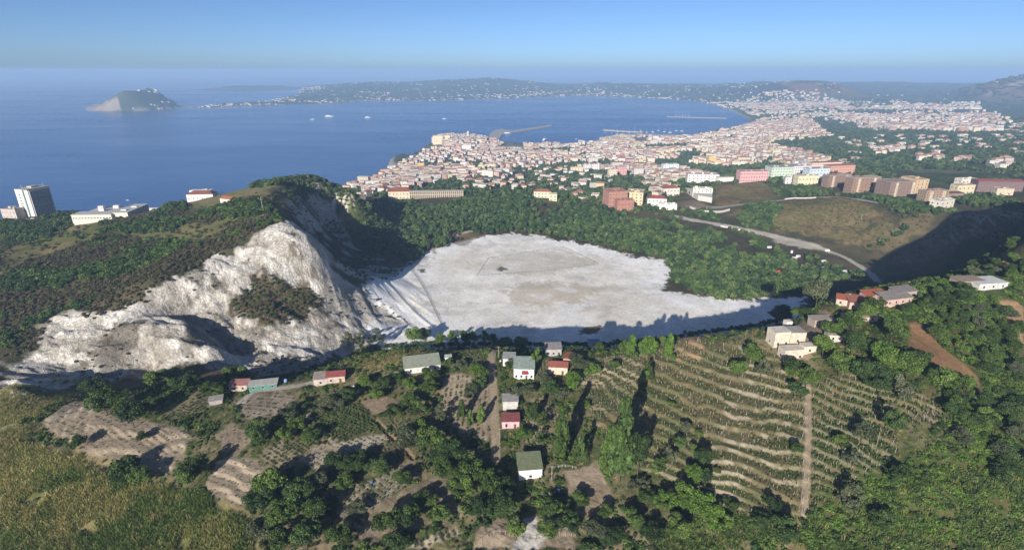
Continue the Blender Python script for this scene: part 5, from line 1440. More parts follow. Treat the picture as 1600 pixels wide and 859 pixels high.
def academy():
    # tower block with ribbed facade on the left cliff
    p = hit(36, 339); r = math.radians(-14)
    m = mpp(p); w, h, d = 19.0, 35.0, 27.0
    o = empty("tower_block", p, r)
    link("wall", py_mesh("wall", [box_data(0, w * .62, -.01, d, -3, h), box_data(w * .72, w + 1, .6, d, -3, h - .6)]), plaster((0.66, 0.64, 0.60)), o)
    link("teal_strip", py_mesh("teal_strip", [box_data(w * .62, w * .68, .25, d - .3, -3, h - .3)]), plaster((0.10, 0.30, 0.25)), o)
    link("maroon_strip", py_mesh("maroon_strip", [box_data(w * .68, w * .72, .8, d - .3, -3, h - .4)]), plaster((0.22, 0.09, 0.09)), o)
    link("roof", py_mesh("roof", [box_data(-.3, w + 1.2, -.3, d + .3, h + .003, h + .5, True), box_data(w * .3, w * .7, d * .4, d * .7, h + .5, h + 2.4)]), plaster((0.42, 0.40, 0.37)), o)
    fin = py_mesh("fin", [box_data(0, 1.4, -.35, .35, -1, h - 1.0)]); fin.materials.append(plaster((0.47, 0.46, 0.45)))
    for k in range(11): child("fin", fin, o, (w + .9, 2 + k * (d - 4) / 10, 0))
    for k in range(8):
        wd = child("window", WIN_ME, o, (w * .30, -.03, 2.2 + k * 3.6), (2.2, 1, 1.9)); child("pane", PANE_ME, wd, (0, 0, 0))
    ant = py_mesh("antenna", [box_data(-.09, .09, -.09, .09, 0, 4.5, True)]); ant.materials.append(plaster((0.7, 0.7, 0.7)))
    child("antenna", ant, o, (4, 6, h + .5)); child("antenna", ant, o, (15, 24, h + .5))
    tag(o, "tall white tower block with dark ribbed side on the sea cliff", "tower block")
    LAND.append((50, 300, "the tall tower block on the sea cliff")); AVOID.append((p[0] + 10, p[1] + 16, 24))
    block("low pink-grey annex at the left foot of the tower block", "annex", 6, 26, 341, 331, 14, -10, (0.48, 0.42, 0.38), 'flat', (0.36, 0.32, 0.30), (4, 2, 2), "annex")
    # wide low hall
    p = hit(152, 347); o = empty("hall", p, math.radians(4)); w, d, h = 52.0, 46.0, 8.2
    link("wall", py_mesh("wall", [box_data(-w / 2, w * .32, 0, 15, -4, h), box_data(w * .32, w * .62, 4, d, -4, h + 1.0), box_data(-w / 2 + 5, w * .32, 15, d - 3, -4, h - 1.2)]), plaster((0.62, 0.60, 0.52)), o)
    link("roof", py_mesh("roof", [box_data(-w / 2 - .4, w * .32, -.4, 15.2, h + .003, h + .6, True), box_data(w * .32 + .003, w * .62 + .4, 3.6, d + .4, h + 1.003, h + 1.5, True), box_data(-w / 2 + 4.6, w * .32, 15.2, d - 2.6, h - 1.19, h - .8, True)]), plaster((0.50, 0.49, 0.46)), o)
    for (x, y) in [(-6, 22), (2, 36), (w * .45, 14), (w * .5, 30), (-14, 34)]:
        sk = link("roof_housing", py_mesh("roof_housing", [box_data(x - 3, x + 3, y - 1.6, y + 1.6, h - .8, h + 2.6)]), plaster((0.64, 0.63, 0.60)), o)
    for k in range(13):
        wd = child("window", WIN_ME, o, (-w / 2 + 2 + k * (w * .82 - 4) / 12, -.02, h * .5), (2.0, 1, 1.2)); child("pane", PANE_ME, wd, (0, 0, 0))
    tag(o, "wide low white hall with stepped flat roofs above the sea", "hall")
    LAND.append((155, 335, "the wide low white hall")); AVOID.append((p[0], p[1] + 22, 34))
    block("white seaside villa with red-brown roof on the grassy headland", "villa", 296, 330, 312, 305, 14, 6, (0.70, 0.66, 0.62), 'hip', (0.30, 0.12, 0.09), (6, 1, 2), "villa", "the white villa on the headland")
    block("white two-storey villa wing behind the seaside villa", "villa wing", 300, 328, 306, 299, 12, 4, (0.72, 0.69, 0.66), 'flat', (0.55, 0.52, 0.49), (5, 1, 2), "villa_wing")
    block("small house with orange tiled gable roof alone on the headland", "house", 343, 362, 319, 312, 9, -24, (0.66, 0.60, 0.53), 'gable', (0.46, 0.17, 0.085), (2, 1, 1), "house", "the orange-roofed house on the headland")
    block("long low white wall building behind the hall by the sea", "building", 214, 245, 329, 326, 6, 3, (0.62, 0.61, 0.58), 'slab', (0.55, 0.54, 0.52), (0, 0, 0), "building")


def mid_blocks():
    def b(*a_, **k_):
        k_.setdefault('wm', (2.0, 1.9)); return block(*a_, **k_)
    # arcaded complex at the edge of the wood
    b("cream building with red hipped roof at the left end of the arcades", "building", 608, 644, 311, 300, 22, 4, (0.62, 0.54, 0.42), 'hip', (0.36, 0.13, 0.08), (7, 2, 3), "building", "the long arcaded building", wm=(1.5, 2.0))
    p = hit(682, 309); o = empty("arcaded_wing", p, math.radians(3)); m = mpp(p); w, d, h = 82 * m, 11.0, 9.5
    link("wall", py_mesh("wall", [box_data(-w / 2, w / 2, 1.6, d, -4, h)]), plaster((0.16, 0.135, 0.105)), o)  # back wall coloured dark: the shade between the piers is painted in
    link("roof", py_mesh("roof", [box_data(-w / 2 - .4, w / 2 + .4, -.3, d + .3, h + .003, h + .6, True)]), plaster((0.52, 0.47, 0.39)), o)
    pier = py_mesh("pier", [box_data(-.55, .55, 0, 1.58, -3, h)]); pier.materials.append(plaster((0.60, 0.52, 0.41)))
    beam = link("beam", py_mesh("beam", [box_data(-w / 2, w / 2, .2, 1.55, h * .48, h * .56, True)]), plaster((0.60, 0.52, 0.41)), o)
    for k in range(27): child("pier", pier, o, (-w / 2 + .6 + k * (w - 1.2) / 26, 0, 0))
    tag(o, "long cream arcaded wing with rows of dark openings above the wood", "arcade"); AVOID.append((p[0], p[1] + 5, w / 2))
    b("cream villa with terracotta roof alone at the edge of the wood", "villa", 834, 861, 309, 300, 14, -6, (0.68, 0.62, 0.45), 'hip', (0.40, 0.17, 0.10), (5, 2, 2), "villa", "the cream villa at the wood's edge")
    b("cream lower wing on the right of the villa at the wood's edge", "villa wing", 858, 870, 314, 304, 9, -6, (0.66, 0.60, 0.43), 'flat', (0.52, 0.46, 0.34), (2, 2, 1), "villa_wing")
    b("big salmon-pink apartment building with stepped roofs above the wood", "apartment building", 950, 980, 323, 301, 26, 12, SALM, 'flat', (0.42, 0.22, 0.17), (6, 4, 4), "apartment_building", "the big salmon-pink building")
    b("lower salmon-pink front wing of the big stepped apartment building", "apartment building", 964, 990, 330, 314, 14, 8, (0.40, 0.20, 0.15), 'flat', (0.40, 0.20, 0.16), (5, 2, 2), "apartment_building")
    b("cream apartment building with splayed front beside the salmon one", "apartment building", 978, 1003, 320, 302, 26, -18, (0.64, 0.53, 0.34), 'flat', (0.50, 0.42, 0.29), (4, 4, 3), "apartment_building")
    b("white house with red roof on the left of the road bend", "house", 1012, 1040, 322, 311, 16, -10, (0.70, 0.68, 0.65), 'hip', (0.36, 0.10, 0.10), (5, 2, 2), "house", "the red-roofed white house at the road bend")
    b("white low building in front of the red-roofed house at the road", "building", 1030, 1056, 328, 320, 10, -14, (0.72, 0.71, 0.69), 'flat', (0.62, 0.60, 0.57), (3, 1, 1), "building")
    b("white villa with red-brown roof on the slope left of the retaining wall", "villa", 1036, 1062, 306, 295, 16, 14, (0.70, 0.64, 0.60), 'hip', (0.34, 0.13, 0.10), (5, 2, 2), "villa", "the red-brown-roofed villa on the slope")
    # retaining wall and its house
    P = [hit(1070, 300), hit(1090, 313), hit(1112, 317), hit(1112, 300)]
    zt = P[1][2] + 8.0
    base = [(p[0], p[1]) for p in P]
    V = [(x, y, float(H(x, y)) - 3) for x, y in base] + [(x, y, zt) for x, y in base]
    o = link("retaining_wall", py_mesh("retaining_wall", [(V, [(0, 1, 5, 4), (1, 2, 6, 5), (2, 3, 7, 6), (3, 0, 4, 7), (4, 5, 6, 7)])]), plaster((0.58, 0.56, 0.52)))
    tag(o, "tall curved concrete retaining wall under the white house above the road", "wall")
    cx = sum(x for x, y in base) / 4; cy = sum(y for x, y in base) / 4
    b("white house with dark windows on top of the tall retaining wall", "house", 0, 0, 0, 0, 11, -12, (0.72, 0.69, 0.60), 'flat', (0.55, 0.51, 0.46), (5, 2, 2), "house", "the white house on the retaining wall", xyz=(cx, cy - 4, zt - 6.5 + 6.5), dims=(30, 7.0))
    b("white stepped houses behind the retaining wall house", "house", 1076, 1120, 285, 274, 22, -8, (0.70, 0.67, 0.66), 'flat', (0.50, 0.42, 0.40), (8, 3, 2), "house")
    b("long white garden wall building right of the retaining wall house", "building", 1122, 1146, 284, 278, 10, 10, (0.70, 0.68, 0.64), 'slab', (0.58, 0.55, 0.50), (0, 0, 0), "building")
    b("long pink apartment block beside the brown field", "apartment block", 1157, 1198, 284, 270, 16, 4, (0.62, 0.36, 0.36), 'flat', (0.42, 0.27, 0.25), (11, 3, 3), "apartment_block", "the long pink apartment block")
    b("mint green apartment block at the left end of the coloured row", "apartment block", 1205, 1237, 279, 264, 22, 8, MINT, 'flat', (0.33, 0.30, 0.30), (8, 4, 3), "apartment_block", "the mint green apartment block")
    b("white apartment block with magenta end wall right of the mint one", "apartment block", 1237, 1264, 276, 262, 24, 10, (0.70, 0.69, 0.70), 'flat', (0.36, 0.30, 0.31), (8, 4, 3), "apartment_block")
    b("pale blue apartment block in the coloured row", "apartment block", 1264, 1294, 278, 266, 18, 10, BLUE, 'flat', (0.40, 0.30, 0.30), (6, 3, 2), "apartment_block", "the pale blue apartment block")
    b("long cream apartment block with red roof behind the pale blue one", "apartment block", 1268, 1313, 266, 256, 16, 10, (0.68, 0.56, 0.47), 'gable', (0.40, 0.16, 0.12), (12, 3, 3), "apartment_block", rise=1.8)
    b("salmon apartment block with pale red roof right of the blue one", "apartment block", 1297, 1334, 272, 261, 20, 12, (0.60, 0.33, 0.25), 'gable', (0.44, 0.20, 0.16), (9, 3, 3), "apartment_block", "the salmon apartment block", rise=1.8)
    b("yellow-cream house with arches below the coloured row", "house", 1247, 1277, 289, 277, 14, 6, (0.68, 0.62, 0.42), 'flat', (0.48, 0.44, 0.37), (6, 2, 2), "house", "the yellow-cream house below the coloured row")
    b("small white house with flat roof left of the yellow-cream house", "house", 1228, 1245, 287, 279, 10, -8, (0.70, 0.67, 0.62), 'flat', (0.5, 0.45, 0.4), (3, 2, 2), "house")
    BR = [("brick apartment block with pale stairwells, leftmost of the brick blocks", 1292, 1328, 291, 277, 13, 14, BRICK, (0.36, 0.31, 0.28)),
          ("brick and orange apartment block, second of the brick blocks", 1330, 1372, 300, 282, 15, 12, (0.30, 0.185, 0.13), (0.38, 0.33, 0.29)),
          ("largest brick apartment block with long grey roofs by the road", 1388, 1432, 307, 289, 24, 12, (0.25, 0.165, 0.135), (0.30, 0.26, 0.25)),
          ("small square brick block with orange side right of the largest one", 1446, 1478, 314, 302, 13, 10, (0.36, 0.235, 0.155), (0.36, 0.27, 0.23))]
    for i, (lb, a, c, yb, yt, dp, rt, wc, rc) in enumerate(BR):
        o, w, d, h = b(lb, "apartment block", a, c, yb, yt, dp, rt, wc, 'flat', rc, (7, 5 if i < 3 else 4, 4), "apartment_block", ["the leftmost brick block", "the second brick block", "the largest brick apartment block", "the small square brick block"][i], group="brick apartment blocks along the road", wm=(2.2, 1.9))
        for k in (-.28, .28):
            st = link("stairwell", py_mesh("stairwell", [box_data(w * k - 1.6, w * k + 1.6, -d / 2 - .9, -d / 2 - .005, -1, h * .97)]), plaster((0.60, 0.52, 0.42)), o)
            for q in range(4): child("balcony_slot", SHUT_ME, st, (w * k, -d / 2 - .92, 2 + q * h / 5), (1.2, 1, 1.2))
    b("orange-cream end block attached to the largest brick apartment block", "apartment block", 1428, 1446, 304, 286, 26, 12, (0.58, 0.42, 0.26), 'flat', (0.48, 0.36, 0.25), (3, 5, 3), "apartment_block")
    b("pale house with terraces in front of the small brick block", "house", 1464, 1492, 326, 316, 12, 24, (0.66, 0.61, 0.52), 'flat', (0.50, 0.47, 0.43), (3, 2, 2), "house", "the pale terraced house by the slope")
    b("brown-roofed shed between the brick block and the slope", "shed", 1482, 1504, 309, 304, 10, 6, (0.30, 0.22, 0.18), 'mono', (0.20, 0.11, 0.09), (0, 0, 0), "shed", rise=1.0)
    b("cream two-storey house with flat roof right of the small brick block", "house", 1496, 1519, 303, 293, 12, 8, (0.62, 0.55, 0.38), 'flat', (0.45, 0.37, 0.30), (4, 2, 2), "house", "the cream two-storey house")
    b("white house with arched porch behind the cream two-storey house", "house", 1502, 1524, 291, 283, 12, 10, (0.72, 0.68, 0.60), 'flat', (0.60, 0.55, 0.48), (4, 2, 2), "house")
    b("dark house with long red roof on the right of the cream house", "house", 1536, 1585, 300, 288, 16, -6, (0.19, 0.13, 0.13), 'gable', (0.36, 0.12, 0.11), (6, 2, 2), "house", "the dark house with the long red roof", rise=2.2)
    b("low beige house in front of the dark red-roofed house", "house", 1560, 1578, 305, 298, 9, -6, (0.56, 0.47, 0.36), 'flat', (0.42, 0.36, 0.31), (2, 1, 2), "house")
    # landmarks inside the town
    T = [("bright yellow house standing out in the seafront town", 654, 663, 264, 256, 12, 5, (0.74, 0.50, 0.14), (0.50, 0.40, 0.25), "the bright yellow seafront house"),
         ("pale yellow tower house behind a tree in the upper seafront town", 747, 757, 266, 259, 12, 0, (0.72, 0.66, 0.32), (0.55, 0.50, 0.32), "the pale yellow tower house"),
         ("white apartment pair, the left block, in the middle of the town", 912, 924, 266, 258, 14, 6, (0.72, 0.68, 0.69), (0.45, 0.30, 0.28), "the white apartment pair"),
         ("white apartment pair, the right block, in the middle of the town", 925, 938, 265, 257, 16, 6, (0.73, 0.69, 0.70), (0.46, 0.30, 0.28), None),
         ("pink apartment house among trees in the middle of the town", 964, 979, 274, 262, 14, 6, (0.60, 0.33, 0.33), (0.45, 0.30, 0.27), "the pink apartment house among trees"),
         ("cream apartment house joined left of the pink one among trees", 951, 964, 277, 266, 13, 6, (0.66, 0.58, 0.46), (0.50, 0.42, 0.35), None),
         ("cream house with brown roof right of the trees in the town", 892, 911, 270, 262, 12, 4, (0.66, 0.58, 0.42), (0.44, 0.32, 0.25), "the cream house with the brown roof"),
         ("mustard yellow apartment block in the right part of the town", 1107, 1117, 258, 246, 14, 2, (0.66, 0.50, 0.22), (0.48, 0.40, 0.26), "the mustard yellow apartment block"),
         ("pale blue-white villa with balconies in the right part of the town", 1036, 1060, 269, 258, 14, 8, (0.66, 0.68, 0.68), (0.50, 0.50, 0.48), "the blue-white villa with balconies"),
         ("red-painted building on the edge of the harbour town", 964, 977, 250, 244, 14, 5, (0.52, 0.18, 0.20), (0.42, 0.22, 0.20), "the red-painted harbour building"),
         ("cream church-like hall with stepped gable in the harbour town", 1027, 1046, 241, 235, 20, 4, (0.70, 0.60, 0.40), (0.52, 0.46, 0.36), "the cream stepped hall"),
         ("cream longhouse with regular windows on the right of the town", 1080, 1102, 223, 218, 18, 0, (0.70, 0.63, 0.58), (0.48, 0.30, 0.26), "the cream longhouse")]
    T += [("large cream block at the seaward end of the old town", 677, 692, 226, 213.5, 24, 8, (0.68, 0.60, 0.42), (0.55, 0.47, 0.36), None), ("large cream block second from the sea in the old town", 694, 703, 225, 213, 22, 4, (0.70, 0.62, 0.45), (0.55, 0.46, 0.36), None), ("pale bell tower rising above the old town roofs", 730, 732.5, 220, 206.5, 7, 0, (0.66, 0.60, 0.50), (0.45, 0.40, 0.35), None), ("white block below the old town with flat roof", 722, 736, 236, 228, 20, 4, (0.72, 0.70, 0.66), (0.55, 0.52, 0.48), None)]
    for lb, a, c, yb, yt, dp, rt, wc, rc, ld in T:
        b(lb, "tower" if "bell" in lb else "house" if "house" in lb else "building", a, c, yb, yt, dp, rt, wc, 'flat', rc, (4, 3, 2), "town_house", ld, faces='f')


# ------------------------------------------------------------------ the towns
def town_wall_material():
    t = NT("town_walls")
    at = t.node("ShaderNodeAttribute", attribute_name="paint")
    g = t.node("ShaderNodeNewGeometry")
    sp = t.node("ShaderNodeSeparateXYZ"); t.l.new(g.outputs["Position"], sp.inputs[0])
    sn = t.node("ShaderNodeSeparateXYZ"); t.l.new(g.outputs["True Normal"], sn.inputs[0])
    def mth(op, a, b_=None, c_=None):
        n_ = t.node("ShaderNodeMath", operation=op)
        for i, v in enumerate((a, b_, c_)):
            if v is None: continue
            if isinstance(v, (int, float)): n_.inputs[i].default_value = v
            else: t.l.new(v, n_.inputs[i])
        return n_.outputs[0]
    u = mth('SUBTRACT', mth('MULTIPLY', sp.outputs[0], sn.outputs[1]), mth('MULTIPLY', sp.outputs[1], sn.outputs[0]))
    fu = mth('FRACT', mth('DIVIDE', u, 3.3)); fz = mth('FRACT', mth('DIVIDE', sp.outputs[2], 3.1))
    wu = mth('MULTIPLY', mth('GREATER_THAN', fu, 0.34), mth('LESS_THAN', fu, 0.66))
    wz = mth('MULTIPLY', mth('GREATER_THAN', fz, 0.28), mth('LESS_THAN', fz, 0.72))
    vert = mth('LESS_THAN', mth('ABSOLUTE', sn.outputs[2]), 0.4)
    msk = mth('MULTIPLY', mth('MULTIPLY', wu, wz), vert)
    n_ = t.noise(0.25, 4, 0.6, g.outputs["Position"])
    c_ = t.mix('MULTIPLY', 0.6, at.outputs["Color"], t.ramp(n_, (0.3, (0.7, 0.68, 0.66)), (0.65, (1.05, 1.05, 1.05))))
    t.base(t.mix('MIX', mth('MULTIPLY', msk, 0.8), c_, (0.10, 0.10, 0.11)))
    t.rough(0.85)
    return t.m


def towns():
    TW = town_wall_material()
    rng = np.random.default_rng(3)
    pal = [((0.72, 0.69, 0.65), 'white'), ((0.70, 0.66, 0.60), 'off-white'), ((0.68, 0.60, 0.46), 'cream'), ((0.64, 0.50, 0.43), 'pale pink'), ((0.60, 0.41, 0.36), 'pink'), ((0.68, 0.55, 0.32), 'yellow'), ((0.52, 0.50, 0.47), 'grey'), ((0.55, 0.34, 0.25), 'terracotta')]
    pw = np.array([.17, .20, .26, .17, .07, .06, .04, .03]); pw /= pw.sum()
    B = []   # x, y, w, d, h, rot, paint index, roof

    def add(x, y, w, d, h, rot, pi=None, roof=None):
        B.append((x, y, w, d, h, rot, int(rng.choice(len(pal), p=pw)) if pi is None else pi, roof or str(rng.choice(['flat', 'flat', 'flat', 'hip', 'gable']))))

    for P, st, hh, keep in [(URBAN[0], 17.0, (6, 15), .84), (URBAN[1], 30.0, (6, 14), .62)]:
        ang = 0.35
        gx, gy = jit(P, st, rng)
        gr = fbm(gx / 120, gy / 120, 37, 4)
        m = (gr < 0.11) & (rng.random(len(gx)) < keep) & (poly_sd(COAST, gx, gy) > 14)
        for x, y in zip(gx[m], gy[m]):
            a = 0.5 * float(vnoise(np.array([x / 260]), np.array([y / 260]), 5)[0]) * 3
            big = rng.random() < .10
            add(x, y, rng.uniform(9, 17) * (1.8 if big else 1), rng.uniform(8, 13), rng.uniform(*hh) * (1.25 if big else 1), a)
    # promontory: tall close blocks of the old town
    gx, gy = jit(gpoly([(676,224),(690,217),(740,217),(762,220),(755,228),(700,232)]), 16, rng)
    for x, y in zip(gx, gy): add(x, y, rng.uniform(13, 22), rng.uniform(11, 16), rng.uniform(14, 24), 0.2 * rng.normal(), int(rng.choice([2, 2, 3, 4, 1])), 'flat')
    # rows of apartment houses and hamlets on the plain
    for pix, st, hh, ws, keep in [([(1380,196),(1560,200),(1560,208),(1380,204)], 34, (12, 18), (22, 40), .95), ([(1240,235),(1300,250),(1260,262),(1205,255)], 17, (7, 12), (10, 18), .8), ([(1200,205),(1270,190),(1300,215),(1230,220)], 26, (7, 13), (12, 22), .8),
                                  ([(1360,233),(1412,228),(1412,240),(1372,242)], 20, (6, 10), (10, 20), .6), ([(1430,245),(1470,240),(1470,252),(1440,252)], 22, (6, 10), (12, 20), .6), ([(1490,248),(1520,246),(1520,254),(1490,254)], 22, (6, 11), (12, 22), .6),
                                  ([(1545,250),(1600,244),(1600,268),(1550,262)], 32, (5, 9), (12, 22), .45), ([(1300,215),(1600,212),(1600,240),(1420,240),(1330,230)], 48, (5, 9), (10, 20), .5), ([(1300,176),(1560,180),(1590,196),(1330,195)], 36, (7, 13), (14, 30), .55),
                                  ([(1390,159),(1530,162),(1530,172),(1390,170)], 42, (9, 15), (18, 40), .8), ([(1150,157),(1320,158),(1330,170),(1180,178)], 34, (7, 14), (14, 30), .8), ([(1560,205),(1600,190),(1600,210)], 40, (6, 10), (14, 26), .6),
                                  ([(780,268),(905,262),(960,285),(900,306),(820,300),(770,290)], 30, (5, 9), (8, 16), .42), ([(985,270),(1060,275),(1070,300),(1010,312),(1000,290)], 24, (6, 10), (9, 18), .62), ([(880,280),(950,282),(940,312),(880,310)], 34, (4, 7), (9, 18), .4), ([(1320,232),(1390,262),(1300,258)], 50, (5, 8), (10, 18), .4),
                                  ([(530,298),(600,282),(640,296),(580,306)], 16, (6, 10), (9, 16), .8), ([(720,284),(780,282),(775,298),(730,298)], 24, (5, 9), (9, 18), .55)]:
        gx, gy = jit(gpoly(pix), st, rng); a0 = rng.normal(0, .3)
        for x, y in zip(gx, gy):
            if rng.random() < keep: add(x, y, rng.uniform(*ws), rng.uniform(9, 14), rng.uniform(*hh), a0 + rng.normal(0, .12))
    # far shores
    nf = 17000
    gx = rng.uniform(-3800, 4200, nf); gy = rng.uniform(4300, 8900, nf)
    cs = poly_sd(COAST, gx, gy); ms = poly_sd(MISENO, gx, gy)
    shore = np.exp(-np.maximum(cs, 0) / 380.0); nz = fbm(gx / 260, gy / 260, 303, 4)
    pr = np.where(cs > 12, 0.8 * shore * (nz > -0.15) + 0.2 * (nz > 0.08), 0) + np.where((ms > 25) & (gx > mx + 30), 0.45, 0)
    m = (rng.random(nf) < pr * 0.8) & (np.abs(gx) < gy * 1.02)
    for x, y in zip(gx[m], gy[m]): add(x, y, rng.uniform(9, 24), rng.uniform(8, 14), rng.uniform(5, 10), rng.normal(0, .4), int(rng.choice([0, 1, 1, 2, 2, 3])), 'flat')
    A_ = np.array([(x, y, w, d, h, r) for x, y, w, d, h, r, _, _ in B])
    ok = np.ones(len(B), bool)
    for (x, y, r) in DONE: ok &= (A_[:, 0] - x) ** 2 + (A_[:, 1] - y) ** 2 > (r + 0.5 * A_[:, 2]) ** 2
    ok &= off_roads(A_[:, 0], A_[:, 1])
    Z = H(A_[:, 0], A_[:, 1]); ok &= Z > 1.0
    # which of them can be seen, and how large
    q = np.array([PIX((A_[i, 0], A_[i, 1], Z[i] + A_[i, 4] * .8)) for i in range(len(B))])
    ok &= (q[:, 0] > -60) & (q[:, 0] < 1660)
    hp = hits(q); dist = np.hypot(A_[:, 0], A_[:, 1]); seen = np.hypot(hp[:, 0], hp[:, 1]) > dist * 0.97
    size = np.sqrt(A_[:, 2] * A_[:, 4]) / dist
    order = [i for i in np.argsort(-size) if ok[i] and seen[i] and 0 < q[i, 0] < 1600]
    single = set(order[:235])
    # one shared stuff mesh for the rest
    V, F, PC = [], [], []
    rcol = {'flat': [(0.44, 0.39, 0.36), (0.40, 0.37, 0.35), (0.44, 0.36, 0.32), (0.52, 0.48, 0.44)], 'hip': [(0.36, 0.20, 0.15), (0.34, 0.18, 0.14)], 'gable': [(0.36, 0.20, 0.15), (0.38, 0.24, 0.19)]}
    shared = {}
    homes = []
    for i, (x, y, w, d, h, r, pi, rf) in enumerate(B):
        if not ok[i]: continue
        AVOID_T.append((x, y, max(w, d) / 2))
        z = float(Z[i]); c, s = math.cos(r), math.sin(r)
        paint = np.array(pal[pi][0]) * rng.uniform(0.74, 0.98); rc = np.array(rcol[rf][int(rng.integers(len(rcol[rf])))]) * rng.uniform(.85, 1.1)
        if i in single:
            o = bpy.data.objects.new("town_house", None); 
            me = py_mesh("town_house", [box_data(-w / 2, w / 2, -d / 2, d / 2, -3.5, h)])
            o = bpy.data.objects.new("town_house", me); col.objects.link(o); o.location = (x, y, z); o.rotation_euler = (0, 0, r)
            key = (pi,); me.materials.append(TW)
            a = me.color_attributes.new("paint", 'FLOAT_COLOR', 'CORNER'); a.data.foreach_set("color", np.tile(np.array([*paint, 1.0], np.float32), len(me.loops)))
            rme = py_mesh("roof", roof_data('flat' if rf == 'flat' else rf, w, d, h, .3)); ro = link("roof", rme, plaster(tuple(np.round(rc * 20) / 20)) if rf == 'flat' else tile_mat(tuple(np.round(rc * 20) / 20)), o)
            homes.append((o, q[i], pal[pi][1], rf, h, w))
            continue
        far_ = dist[i] > 4000
        parts = [box_data(-w / 2, w / 2, -d / 2, d / 2, -4 if not far_ else -15, h)]
        v, f = parts[0]
        o0 = len(V)
        v = np.array(v); vv = np.stack([x + v[:, 0] * c - v[:, 1] * s, y + v[:, 0] * s + v[:, 1] * c, z + v[:, 2]], 1)
        V += vv.tolist(); F += [tuple(k + o0 for k in g) for g in f]; PC += [paint] * 4 + [rc]
        if rf != 'flat':
            (v, f), = roof_data(rf, w, d, h + .02, .3); v = np.array(v); o0 = len(V)
            V += np.stack([x + v[:, 0] * c - v[:, 1] * s, y + v[:, 0] * s + v[:, 1] * c, z + v[:, 2]], 1).tolist(); F += [tuple(k + o0 for k in g) for g in f]; PC += [rc] * len(f)
    me = bpy.data.meshes.new("town_houses"); me.from_pydata(V, [], F); me.update()
    a = me.color_attributes.new("paint", 'FLOAT_COLOR', 'CORNER')
    lt = np.empty(len(me.polygons), np.int32); me.polygons.foreach_get("loop_total", lt)
    pc = np.concatenate([np.array(PC), np.ones((len(PC), 1))], 1); a.data.foreach_set("color", np.repeat(pc, lt, axis=0).astype(np.float32).ravel())
    o = link("distant_houses", me, TW); tag(o, "mass of small distant houses through the town, the plain and the far shore", kind="stuff")
    print("houses", ok.sum(), "single", len(homes), "tris~", len(F) * 2)
    return homes


AVOID_T = []
ORD = ["", "second", "third", "fourth", "fifth", "sixth", "seventh", "eighth", "ninth", "tenth", "eleventh", "twelfth", "thirteenth", "fourteenth", "fifteenth", "sixteenth", "seventeenth", "eighteenth", "nineteenth", "twentieth"]


def ordinal(k):
    return "first" if k == 0 else ORD[k] if k < len(ORD) else "%dth" % (k + 1)


def name_by_place(items, land, cat, group, noun):
    """items: (object, (px, py), describing words); every label names the look, the nearest landmark and, where needed, the place in the row"""
    cells = {}
    for o, q, words in items:
        L = min(land, key=lambda l: (l[0] - q[0]) ** 2 + ((l[1] - q[1]) * 1.6) ** 2)
        cells.setdefault((words, L[2]), []).append((q[0], o))
    for (words, ph), lst in cells.items():
        lst.sort(key=lambda t_: t_[0])
        for k, (_, o) in enumerate(lst):
            if len(lst) == 1: lb = "%s %s near %s" % (words, noun, ph)
            else: lb = "%s %s %s from the left near %s" % (ordinal(k), words, noun, ph)
            tag(o, lb, cat, group)
# ------------------------------------------------------------------ roads, fences, boats and small things
def resample(P, step):
    P = np.asarray(P, float); seg = np.hypot(*np.diff(P, axis=0).T); s = np.concatenate([[0], np.cumsum(seg)])
    n_ = max(int(s[-1] / step), 2); t_ = np.linspace(0, s[-1], n_)
    out = np.stack([np.interp(t_, s, P[:, 0]), np.interp(t_, s, P[:, 1])], 1)
    for _ in range(3): out[1:-1] = (out[:-2] + 2 * out[1:-1] + out[2:]) / 4
    return out


def ribbon(name, path, width, mat, step=1.5, lift=0.07, nc=7):
    P = resample(path, step); T = np.gradient(P, axis=0); T /= np.linalg.norm(T, axis=1, keepdims=True) + 1e-9
    N_ = np.stack([-T[:, 1], T[:, 0]], 1)
    wob = 1 + 0.18 * fbm(P[:, 0] / 5, P[:, 1] / 5, 9, 3)
    u = np.linspace(-.5, .5, nc)
    X = P[:, None, 0] + N_[:, None, 0] * u[None] * width * wob[:, None]; Y = P[:, None, 1] + N_[:, None, 1] * u[None] * width * wob[:, None]
    Z = H(X, Y) + lift - 0.10 * (np.abs(u)[None] > .49)
    ii = np.arange(X.size).reshape(X.shape)
    F = np.stack([ii[:-1, :-1], ii[1:, :-1], ii[1:, 1:], ii[:-1, 1:]], -1).reshape(-1, 4)
    me = np_mesh(name, np.stack([X, Y, Z], -1).reshape(-1, 3), F[:, ::-1], True)
    o = link(name, me, mat); tag(o, kind="structure"); return o


def earth(name, c0, c1, c2=None, sc=0.7):
    t = NT(name); g = t.node("ShaderNodeNewGeometry")
    n_ = t.noise(sc, 6, 0.7, g.outputs["Position"])
    t.base(t.ramp(n_, (0.28, c0), (0.5, c1), (0.72, c2 or c1))); t.rough(0.95); t.bump(n_, 0.4, 0.15)
    return t.m


def roads():
    dirt = earth("dirt_track", (0.15, 0.125, 0.07), (0.27, 0.215, 0.15), (0.34, 0.28, 0.205))
    ribbon("dirt_track", TRACK, 3.6, dirt)
    ribbon("vineyard_path", PATHR, 2.0, dirt)
    pale = earth("pale_road", (0.30, 0.27, 0.225), (0.41, 0.375, 0.325), (0.46, 0.43, 0.38), 0.3)
    ribbon("crater_road", ROADF, 10, pale, 4)
    ribbon("camp_road", ROADF2, 6.5, pale, 4)
    ribbon("hill_road", ROADH, 5.5, earth("hill_road", (0.22, 0.195, 0.165), (0.30, 0.27, 0.23), None, 0.3), 4)


POST_MAT = plaster((0.13, 0.11, 0.09)); PALE_POST = plaster((0.42, 0.37, 0.30))


